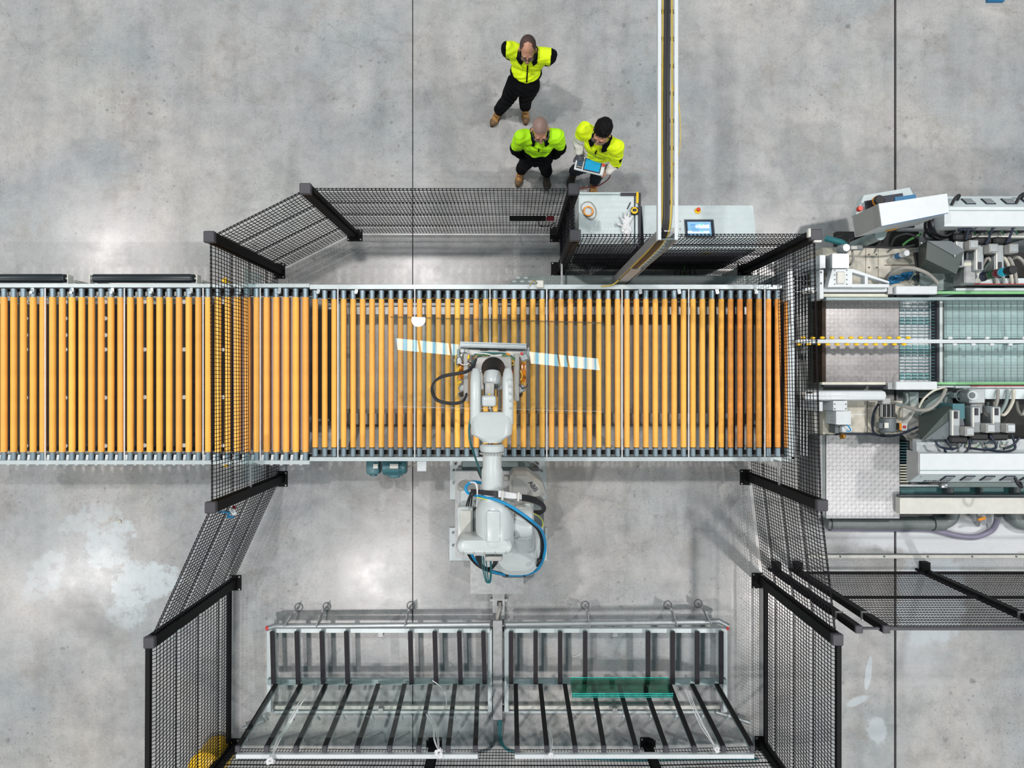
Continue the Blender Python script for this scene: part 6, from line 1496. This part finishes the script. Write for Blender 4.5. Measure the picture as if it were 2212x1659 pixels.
# ledges and long covers
def cover(lb, ytop0, ytop1, youter, zt, zo, left, cat, inner):
    """ytop0..ytop1 flat lid, then a slope out to youter"""
    s = 1 if youter < ytop0 else -1
    xa = left; t = thing('long_cover', lb, cat, (6.0, W(0, (ytop0 + ytop1) / 2, zt).y, 0))
    yo = W(0, youter, zo).y; y1 = W(0, ytop0 if s > 0 else ytop1, zt).y; y2 = W(0, ytop1 if s > 0 else ytop0, zt).y
    MB().hexa([V(xa, min(y1, y2), zo), V(XR, min(y1, y2), zo), V(XR, max(y1, y2), zo), V(xa, max(y1, y2), zo), V(xa, min(y1, y2), zt), V(XR, min(y1, y2), zt), V(XR, max(y1, y2), zt), V(xa, max(y1, y2), zt)]).build('lid', 'white', t, smooth=0)
    MB().add([V(xa, y1, zt), V(XR, y1, zt), V(XR, yo, zo), V(xa, yo, zo), V(xa, yo, zo - .05), V(XR, yo, zo - .05), V(xa, y1, zo - .05), V(XR, y1, zo - .05)], [(0, 1, 2, 3), (3, 2, 5, 4), (0, 3, 4, 6), (1, 7, 5, 2)]).build('sloping_front', 'palepanel', t, smooth=0)
    for lx in (xa + .6, xa + 1.6, XR - .2): MB().box((lx, (y1 + y2) / 2, zo / 2), (.08, .08, zo)).build('leg', 'steelblue', t)
    MB().bz(xa, y1 - s * .035, XR, y1 - s * .045, zt, zt + .002).build('lid_seam', 'steelblue', t)
    return t, y1, yo
t, y1, yo = cover('long white machine cover behind the operator console with a row of latches', 447, 489, 424, 1.30, 1.10, W(2040, 0, 1.3).x, 'cover', 0)
ex = V(1, 0, 0); sl_ = (V(0, yo, 1.10) - V(0, y1, 1.30)); sln = sl_.normalized()
def latch(t, x, f, dark_handle=False):
    c = V(x, y1, 1.30) + sl_ * f; nrm = V(0, 0, 1) - sln * sln.z; nrm.normalize()
    R = Matrix((ex, sln if sln.cross(nrm).dot(ex) > 0 else sln, nrm)).transposed()
    if R.determinant() < 0: R = Matrix((-ex, sln, nrm)).transposed()
    if not dark_handle:
        f_ = MB().rbox(c + nrm * .004, (.115, .13, .012), .004, 1, R=R).build('latch_frame', 'cablenavy', t); MB().rbox(c + nrm * .010, (.09, .105, .010), .003, 1, R=R).build('latch_plate', 'alu', f_)
    else:
        MB().tube([c - ex * .05 - sln * .04, c - ex * .03 + nrm * .07 - sln * .02, c + ex * .03 + nrm * .09 + sln * .02, c + ex * .06 + nrm * .02 + sln * .06], .017, 10).build('black_handle', 'rubber', t)
for px in (2091, 2134, 2177, 2220): latch(t, W(px, 434, 1.2).x, .48)
latch(t, W(2198, 434, 1.2).x, .45, True)
latch(t, W(2056, 434, 1.2).x, .3, True)
t, y1, yo = cover('long white machine cover at the lower right with dark lettering and latches', 980, 1024, 1041, 1.30, 1.10, W(1987, 0, 1.3).x, 'cover', 0)
sl_ = (V(0, yo, 1.10) - V(0, y1, 1.30)); sln = sl_.normalized()
for px in (2046, 2089, 2132, 2175, 2218): latch(t, W(px, 1033, 1.2).x, .48)
latch(t, W(2200, 1036, 1.2).x, .6, True)
o = V(W(1983, 1038, 1.12).x + .05, y1, 1.30) + sl_ * .95; nrm = V(0, 0, 1) - sln * sln.z
text_mesh('BAVELLONI', .058, 'lettering', 'ink', t, o + V(0, 0, .004), (1, 0, 0), -sln, shear=.25)
MB().rbox(o + V(-.045, .03, .012), (.05, .04, .004), .002, 1).build('orange_mark', 'orangeink', t)
MB().tube([V(W(1989, 1030, 1.25).x, y1, 1.3) + sl_ * .3, V(W(1992, 1030, 1.25).x, y1, 1.3) + sl_ * .35], .004, 6).build('small_key', 'ink', t)
a_ = W(1986, 976, 1.3); MB().hexa([V(a_.x - .006, yo, 1.06), V(a_.x, yo, 1.06), V(a_.x, a_.y, 1.06), V(a_.x - .006, a_.y, 1.06), V(a_.x - .006, y1, 1.29), V(a_.x, y1, 1.29), V(a_.x, a_.y, 1.29), V(a_.x - .006, a_.y, 1.29)]).build('end_panel', 'steelpale', t, smooth=0)
for y0, y1_, lb, px0 in ((489, 513, 'cream ledge with small cables behind the upper motors', 2040), (949, 979, 'white ledge with cable loops below the lower motors', 1980)):
    mb = MB(); pbx(mb, px0, y0, None, y1_, 1.02, .94); mb.build('machine_ledge', 'white2' if y0 < 600 else 'white', label=lb, cat='ledge')
t = thing('cable_loops', 'dark blue cable loops rising from the upper motors', 'cables', W(2130, 495, 1.05))
for k, pts in enumerate((((2069, 480), (2082, 474), (2091, 482), (2091, 498), (2087, 518)), ((2106, 492), (2125, 486), (2143, 490), (2140, 505), (2130, 528)), ((2146, 492), (2168, 485), (2187, 488), (2184, 505), (2175, 525)), ((2190, 492), (2205, 486), (2222, 490)), ((2070, 497), (2092, 494), (2106, 498)))):
    MB().tube([W(x, y, 1.22) for x, y in pts], .013, 8).build('cable', 'cablenavy', t)
for k in range(5):
    x = 2078 + k * 30; MB().tube([W(x, 508, 1.05), W(x - 4, 497, 1.06), W(x + 10, 493, 1.08), W(x + 26, 497, 1.06), W(x + 30, 506, 1.05)], .005, 6).build('thin_wire', 'cablegreen' if k % 2 else 'cableteal', t)
    MB().rbox(W(x + 12, 499, 1.04), (.12, .04, .03), .01, 1, .2).build('plug', 'ink', t)
t = thing('cable_loops', 'dark blue cable loops hanging from the lower motors', 'cables', W(2130, 965, 1.05))
for k, pts in enumerate((((2040, 968), (2045, 980), (2062, 985), (2082, 980), (2094, 965), (2095, 948)), ((2138, 940), (2150, 958), (2150, 969), (2130, 972), (2095, 968)), ((2185, 938), (2192, 958), (2190, 971), (2165, 976), (2135, 972)), ((2202, 945), (2190, 960), (2168, 970)), ((2020, 952), (2030, 965), (2055, 970), (2070, 966)), ((2045, 950), (2052, 962), (2058, 972)))):
    MB().tube([W(x, y, 1.18) for x, y in pts], .013, 8).build('cable', 'cablenavy', t)
for k in range(4):
    x = 2050 + k * 38; MB().tube([W(x, 955, 1.05), W(x + 5, 968, 1.05), W(x + 22, 966, 1.06), W(x + 30, 957, 1.05)], .005, 6).build('thin_wire', 'cablegreen' if k % 2 else 'cableteal', t); MB().rbox(W(x + 10, 964, 1.04), (.14, .04, .03), .01, 1, -.1).build('plug', 'white2', t)
# coil of cable beside the console
c = W(2027, 487, 1.0); t = thing('cable_coil', 'thick coil of black cable hanging beside the operator console', 'cable coil', c)
rr = random.Random(9)
for k in range(9):
    MB().torus(c + V(rr.uniform(-.015, .015), rr.uniform(-.015, .015), .015 * k), .155 - .008 * (k % 4), .0105, 36, 7, Matrix.Rotation(rr.uniform(-.12, .12), 3, 'X') @ Matrix.Rotation(rr.uniform(-.12, .12), 3, 'Y')).build('cable_turn', 'cableblack', t)
MB().tube([W(2005, 495, 1.0), W(1997, 503, 1.0), W(2000, 515, 1.0), W(2020, 518, 1.0), W(2045, 512, 1.05), W(2055, 495, 1.1), W(2068, 480, 1.2)], .013, 8).build('cable_tail', 'cableblack', t)

# operator console
zt_, zb_ = 1.60, 1.02
T = [W(1898, 440, zt_), W(2046, 418, zt_), W(2050, 459, zt_), W(1905, 488, zt_)]
t = thing('operator_console', 'tilted white control console with dark knob, keypad and red button on a pedestal', 'console', V((T[0].x + T[2].x) / 2, (T[0].y + T[2].y) / 2, 0))
B = [V(p.x, p.y, zb_) for p in T]
MB().hexa([B[3], B[2], B[1], B[0], T[3], T[2], T[1], T[0]]).build('console_box', 'white', t, smooth=0)
g = T[3] + V(-.003, -.003, 0); MB().bar(T[3] + V(0, -.002, -.02), T[2] + V(0, -.002, -.02), .006, .012).build('blue_seam', 'blue', t)
MB().hexa([B[3] + V(-.004, 0, .02), B[3] + V(0, 0, .02), B[0] + V(0, 0, .02), B[0] + V(-.004, 0, .02), T[3] + V(-.004, 0, -.01), T[3] + V(0, 0, -.01), T[0] + V(0, 0, -.01), T[0] + V(-.004, 0, -.01)]).build('side_panel', 'robotg', t, smooth=0)
p = (B[3] + B[2]) / 2 + V(.02, -.004, .07); MB().box(p, (.12, .006, .06), math.atan2((B[2] - B[3]).y, (B[2] - B[3]).x)).build('orange_sticker', 'orangeink', t)
# sloping desk behind the box (operator side)
D = [W(1850, 462, 1.06), W(1866, 422, 1.10), W(1965, 405, 1.10), W(1985, 432, 1.28)]
u = (T[1] - T[0]).normalized(); nv = V(-u.y, u.x, 0)
back = [T[0] + V(-.02, .0, -.30), T[1] - u * .28 + V(0, 0, -.22)]
lo = [D[0], D[1], D[2], D[3], back[1], back[0]]
desk = [W(1849, 463, 1.08), W(1866, 422, 1.05), W(1965, 405, 1.05), W(1982, 431, 1.12), W(1985, 445, 1.12), W(1898, 462, 1.12)]
MB().add(desk + [V(p.x, p.y, p.z - .12) for p in desk], [tuple(reversed(range(6))), tuple(range(6, 12))] + [(i, (i + 1) % 6, 6 + (i + 1) % 6, 6 + i) for i in range(6)]).build('desk_panel', 'palepanel', t, smooth=0)
an = math.atan2(u.y, u.x)
MB().box(W(1922, 431, 1.12) + V(0, 0, 0), (.30, .10, .02), an).build('keypad', 'cablenavy', t)
MB().box(W(1955, 428, 1.13), (.24, .05, .02), an).build('blue_display', 'blue', t)
for i in range(7):
    for j in range(3): MB().box(W(1880 + i * 5.2, 444 - j * 4 - i * .9, 1.135), (.02, .015, .008), an).build('key', 'ink', t)
MB().box(W(1888, 441, 1.12), (.20, .10, .015), an).build('key_plate', 'ink', t)
p = W(1896, 434, 1.22); MB().lathe(p, p + V(0, 0, .05), [(0, .045), (.015, .055), (.04, .055), (.05, .045)], 24).build('dark_knob', 'rubber', t); MB().lathe(p + V(0, 0, -.01), p, [(0, .058), (.01, .058)], 24).build('orange_ring', 'orange', t)
p = W(1853, 453, 1.12); MB().lathe(p, p + V(0, 0, .07), [(0, .02), (.02, .03), (.05, .032), (.07, .026)], 20).build('red_button', 'red', t)
for px, py in ((1864, 449), (1869, 447)): p = W(px, py, 1.1); MB().cyl(p, p + V(0, 0, .03), .008, n=8).build('small_switch', 'motor', t)
c = W(1871, 520, .7); MB().lathe((c.x, c.y, 0), (c.x, c.y, zb_), [(0, .09), (.02, .09), (.03, .06), (zb_, .06)], 24).build('pedestal', 'steelblue', t)
MB().bar((c.x, c.y, zb_ - .04), ((B[0].x + B[2].x) / 2, (B[0].y + B[2].y) / 2, zb_ - .03), .14, .06).build('support_arm', 'steelblue', t)

# fittings below the lower rail
t = thing('valve_box', 'white square valve box with blue tube and brass fitting on the lower cream cover', 'valve', W(1820, 905, .7))
MB().pb(1800, 866, 1830, 887, 1.0, .7).build('bracket_plate', 'white', t); MB().pb(1806, 888, 1838, 917, .98, .72).build('box_body', 'white', t)
MB().pb(1804, 918, 1812, 936, .86, .7).build('fins', 'motor', t); MB().rbox(W(1825, 926, .84), (.13, .09, .12), .03, 2).build('valve_body', 'white', t)
MB().tube([W(1828, 917, .95), W(1834, 922, .95), W(1837, 930, .93), W(1828, 933, .92)], .007, 7).build('blue_tube', 'cableblue', t)
for px in (1803, 1827): MB().cyl(W(px, 873, 1.0), W(px, 873, 1.0) + V(0, 0, .006), .008, n=8).cyl(W(px, 883, 1.0), W(px, 883, 1.0) + V(0, 0, .006), .008, n=8).build('bolt', 'motor', t)
MB().lathe(W(1818, 942, .8), W(1818, 942, .8) + V(0, 0, .07), [(0, .03), (.02, .035), (.05, .03), (.07, .015)], 8).cyl(W(1818, 940, .82), W(1818, 948, .82), .016, n=8).build('brass_fitting', 'brass', t)
t = thing('pump_motor', 'dark grey finned motor with white rating plate on the lower cover', 'motor', W(1917, 905, .7))
p = W(1917, 890, .9)
MB().lathe(W(1917, 903, .86), W(1917, 933, .86), [(0, .085), (.01, .09), (.15, .09), (.17, .07)], 28).build('motor_body', 'motor', t)
for k in range(6): MB().rbox(W(1904 + k * 4.6, 887, .94), (.012, .15, .05), .004, 1).build('cooling_fin', 'alu' if k % 2 == 0 else 'dark', t)
MB().rbox(W(1916, 887, .88), (.15, .15, .10), .01, 1).build('fin_block', 'dark', t)
MB().rbox(W(1915, 919, .96), (.05, .065, .01), .003, 1).build('rating_plate', 'white2', t); MB().rbox(W(1900, 919, .9), (.05, .07, .08), .008, 1).build('terminal_box', 'motor', t)
MB().rbox(W(1910, 866, .92), (.10, .08, .12), .01, 1).build('top_mount', 'steel', t)
t = thing('isolator_switch', 'small yellow and white isolator switch with red mark beside the pump motor', 'switch', W(1950, 921, .68))
MB().pb(1943, 914, 1948, 929, .78, .68).build('yellow_side', 'orange', t); MB().pb(1948, 914, 1960, 930, .78, .68).build('switch_body', 'white', t); MB().pb(1942, 914, 1943.5, 929, .775, .68).build('dark_side', 'ink', t)
p = W(1953, 922, .78); MB().lathe(p, p + V(0, 0, .02), [(0, .018), (.015, .018), (.02, .01)], 14).build('red_knob', 'redlabel', t)
MB().tube([W(1806, 938, .72), W(1840, 937, .72), W(1880, 938, .72), W(1900, 941, .73), W(1925, 942, .75), W(1950, 936, .8), W(1983, 922, .85)], .014, 8).build('black_cable', 'cablenavy', label='black cable running along the lower edge of the cream cover', cat='cable')
MB().tube([W(1898, 872, .8), W(1888, 890, .8), W(1884, 915, .8), W(1888, 935, .77), W(1902, 942, .75)], .013, 8).build('black_cable', 'cablenavy', label='black cable curving round the left of the dark grey motor', cat='cable')
mb = MB()
for k in range(5): mb.tube([W(1946, 932, .8), W(1956 + k, 940 + k * 2, .8), W(1960 + k * 2, 948, .78), W(1970 + k * 2, 951 + k, .75)], .006, 6)
mb.build('clear_tube', 'cablegrey', label='bunch of thin clear tubes beside the isolator switch', cat='tube')
# grating, trough, beam, pipes
t = thing('floor_grating', 'black and white slatted grating between the tread platform and the lower cover', 'grating', W(1953, 1000, 0))
MB().pb(1944, 952, 1965, 1048, .25, .0).build('pit', 'darker', t)
for k, py in enumerate(range(1003, 1046, 6)): MB().pb(1944, py, 1963, py + 3, .30, .27).build('slat', 'cream' if k < 8 else 'steel', t)
for py in range(955, 1000, 6): MB().pb(1944, py, 1963, py + 2, .30, .27).build('slat', 'tealpaint', t)
M['teallite'] = mat('turquoise_trough', rgb(140, 202, 204), .4, var=.12, scale=5)
t = thing('drain_trough', 'open teal drain trough along the lower side of the machine', 'trough', W(2100, 1062, 0))
mb = MB(); pbx(mb, 1944, 1053, None, 1074, .16, .0); mb.build('trough_floor', 'teallite', t)
mb = MB(); pbx(mb, 2045, 1042, None, 1052, .34, .26); mb.build('teal_side', 'hoodlight', t); mb = MB(); pbx(mb, 1944, 1047, 2044, 1051, .34, .3); mb.build('pale_edge', 'white', t)
mb = MB(); pbx(mb, 1944, 1069.5, None, 1075, .42, .30); mb.build('dark_lip', 'motor', t)
for px in (2048, 2115, 2192):
    MB().rbox(W(px, 1062, .2), (.10 if px != 2115 else .05, .16, .1), .02, 2).build('drain_pipe_stub', 'pipe', t)
MB().rbox(W(2037, 1048, .42), (.09, .07, .08), .02, 2).build('clamp', 'alu', t)
mb = MB(); pbx(mb, 1944, 1075.5, None, 1110, .46, .36); t = mb.build('cream_beam', 'white2', label='long plain cream steel beam along the lower side of the machine', cat='beam')
t = thing('drain_pipe', 'grey plastic drain pipe with an elbow below the cream beam', 'pipe', W(1920, 1130, 0))
MB().tube([W(1785, 1130, .1), W(1900, 1131, .1), W(2015, 1132, .1), W(2040, 1130, .1), W(2055, 1120, .1), W(2060, 1105, .1), W(2060, 1090, .1)], .075, 18).build('pipe_run', 'pipe', t)
MB().cyl(W(2014, 1131.6, .1), W(2040, 1131.2, .1), .084, n=22).build('pipe_socket', 'pipe', t)
for px in (1792, 2014): MB().torus(W(px, 1131.3, .1), .086, .004, 22, 6, Matrix.Rotation(math.pi / 2, 3, 'Y')).build('cable_tie', 'ink', t)
MB().tube([W(2190, 1100, .1), W(2190, 1115, .1), W(2200, 1127, .1), W(2225, 1132, .1), W(2280, 1132, .1)], .09, 18).build('drain_pipe', 'pipe', label='second grey drain elbow at the right edge below the cream beam', cat='pipe')
MB().tube([W(1790, 1141, .04), W(1900, 1142, .04), W(2000, 1143, .04), W(2035, 1149, .04), W(2075, 1158, .04), W(2110, 1159, .04), W(2140, 1147, .06), W(2152, 1130, .12), W(2155, 1110, .2)], .036, 12).build('purple_hose', 'purple', label='translucent purple hose curving on the floor below the cream beam', cat='hose')
MB().lathe(W(2156, 1112, .26), W(2156, 1120, .22), [(0, .042), (.05, .042)], 16).build('hose_clamp', 'steel', label='steel clamp at the top end of the purple hose', cat='clamp')
t = thing('water_tap', 'small tap with yellow handle under the cream beam', 'tap', W(2115, 1122, 0))
MB().tube([W(2114, 1105, .3), W(2114, 1118, .28), W(2113, 1128, .12), W(2112, 1134, .0)], .026, 10).build('tap_body', 'steel', t); MB().rbox(W(2121, 1121, .34), (.10, .035, .02), .008, 1, .25).build('tap_handle', 'orange', t)
t = thing('floor_strip', 'long white bolted strip on the floor below the machine', 'strip', W(2000, 1202, 0))
mb = MB(); pbx(mb, 1745, 1199, None, 1206.5, .03, 0); mb.build('strip_body', 'white2', t); mb = MB(); pbx(mb, 1790, 1196.5, None, 1198, .02, 0); mb.build('dark_line', 'motor', t)
for px in (1815, 1910, 2004, 2100, 2195): p = W(px, 1202, .03); MB().cyl(p, p + V(0, 0, .008), .012, n=10).build('bolt', 'motor', t)
mb = MB(); mb.pb(2135, -8, 2170, 2, .05, 0); mb.build('blue_object', 'blue', label='small blue object cut off by the top edge of the picture', cat='object')

# small things hanging on the fence
t = thing('gate_lock', 'black bar lock with a dark red tip on the mesh below the shaved-head man', 'lock', (.18, 1.915, .98))
MB().rbox((.18, 1.905, 1.0), (.42, .05, .07), .008, 1).build('lock_bar', 'black', t); MB().rbox((.44, 1.90, 1.02), (.09, .05, .05), .01, 1).build('red_tip', 'redlens', t); MB().rbox((.36, 1.90, 1.06), (.05, .04, .05), .01, 1).build('latch', 'black', t)
MB().tube([(.30, 1.89, .98), (.33, 1.87, .80), (.42, 1.87, .76), (.50, 1.89, .84)], .006, 6).build('cable', 'cableblack', t)
q = W(486, 1106, 1.7); MB().tube([q + V(-.06, .0, 0), q, q + V(.05, -.01, .01), q + V(.03, -.05, 0), q + V(.09, -.05, 0)], .012, 7).build('blue_strap', 'blue', label='short blue strap tied to the diagonal mesh below the left conveyor', cat='strap')
q = W(504, 1106, 1.6); t = thing('hanging_tag', 'small white and dark red tag on the diagonal mesh below the left conveyor', 'tag', q)
MB().rbox(q, (.05, .07, .02), .006, 1, .5).build('tag_body', 'white', t); MB().rbox(q + V(.01, .05, 0), (.035, .035, .03), .008, 1).build('tag_clip', 'redlens', t)
MB().cyl(W(258, 1127, 0), W(258, 1127, .02), .02, n=6).build('floor_plug', 'cream', label='tiny pale plug on the floor left of the fence', cat='plug')
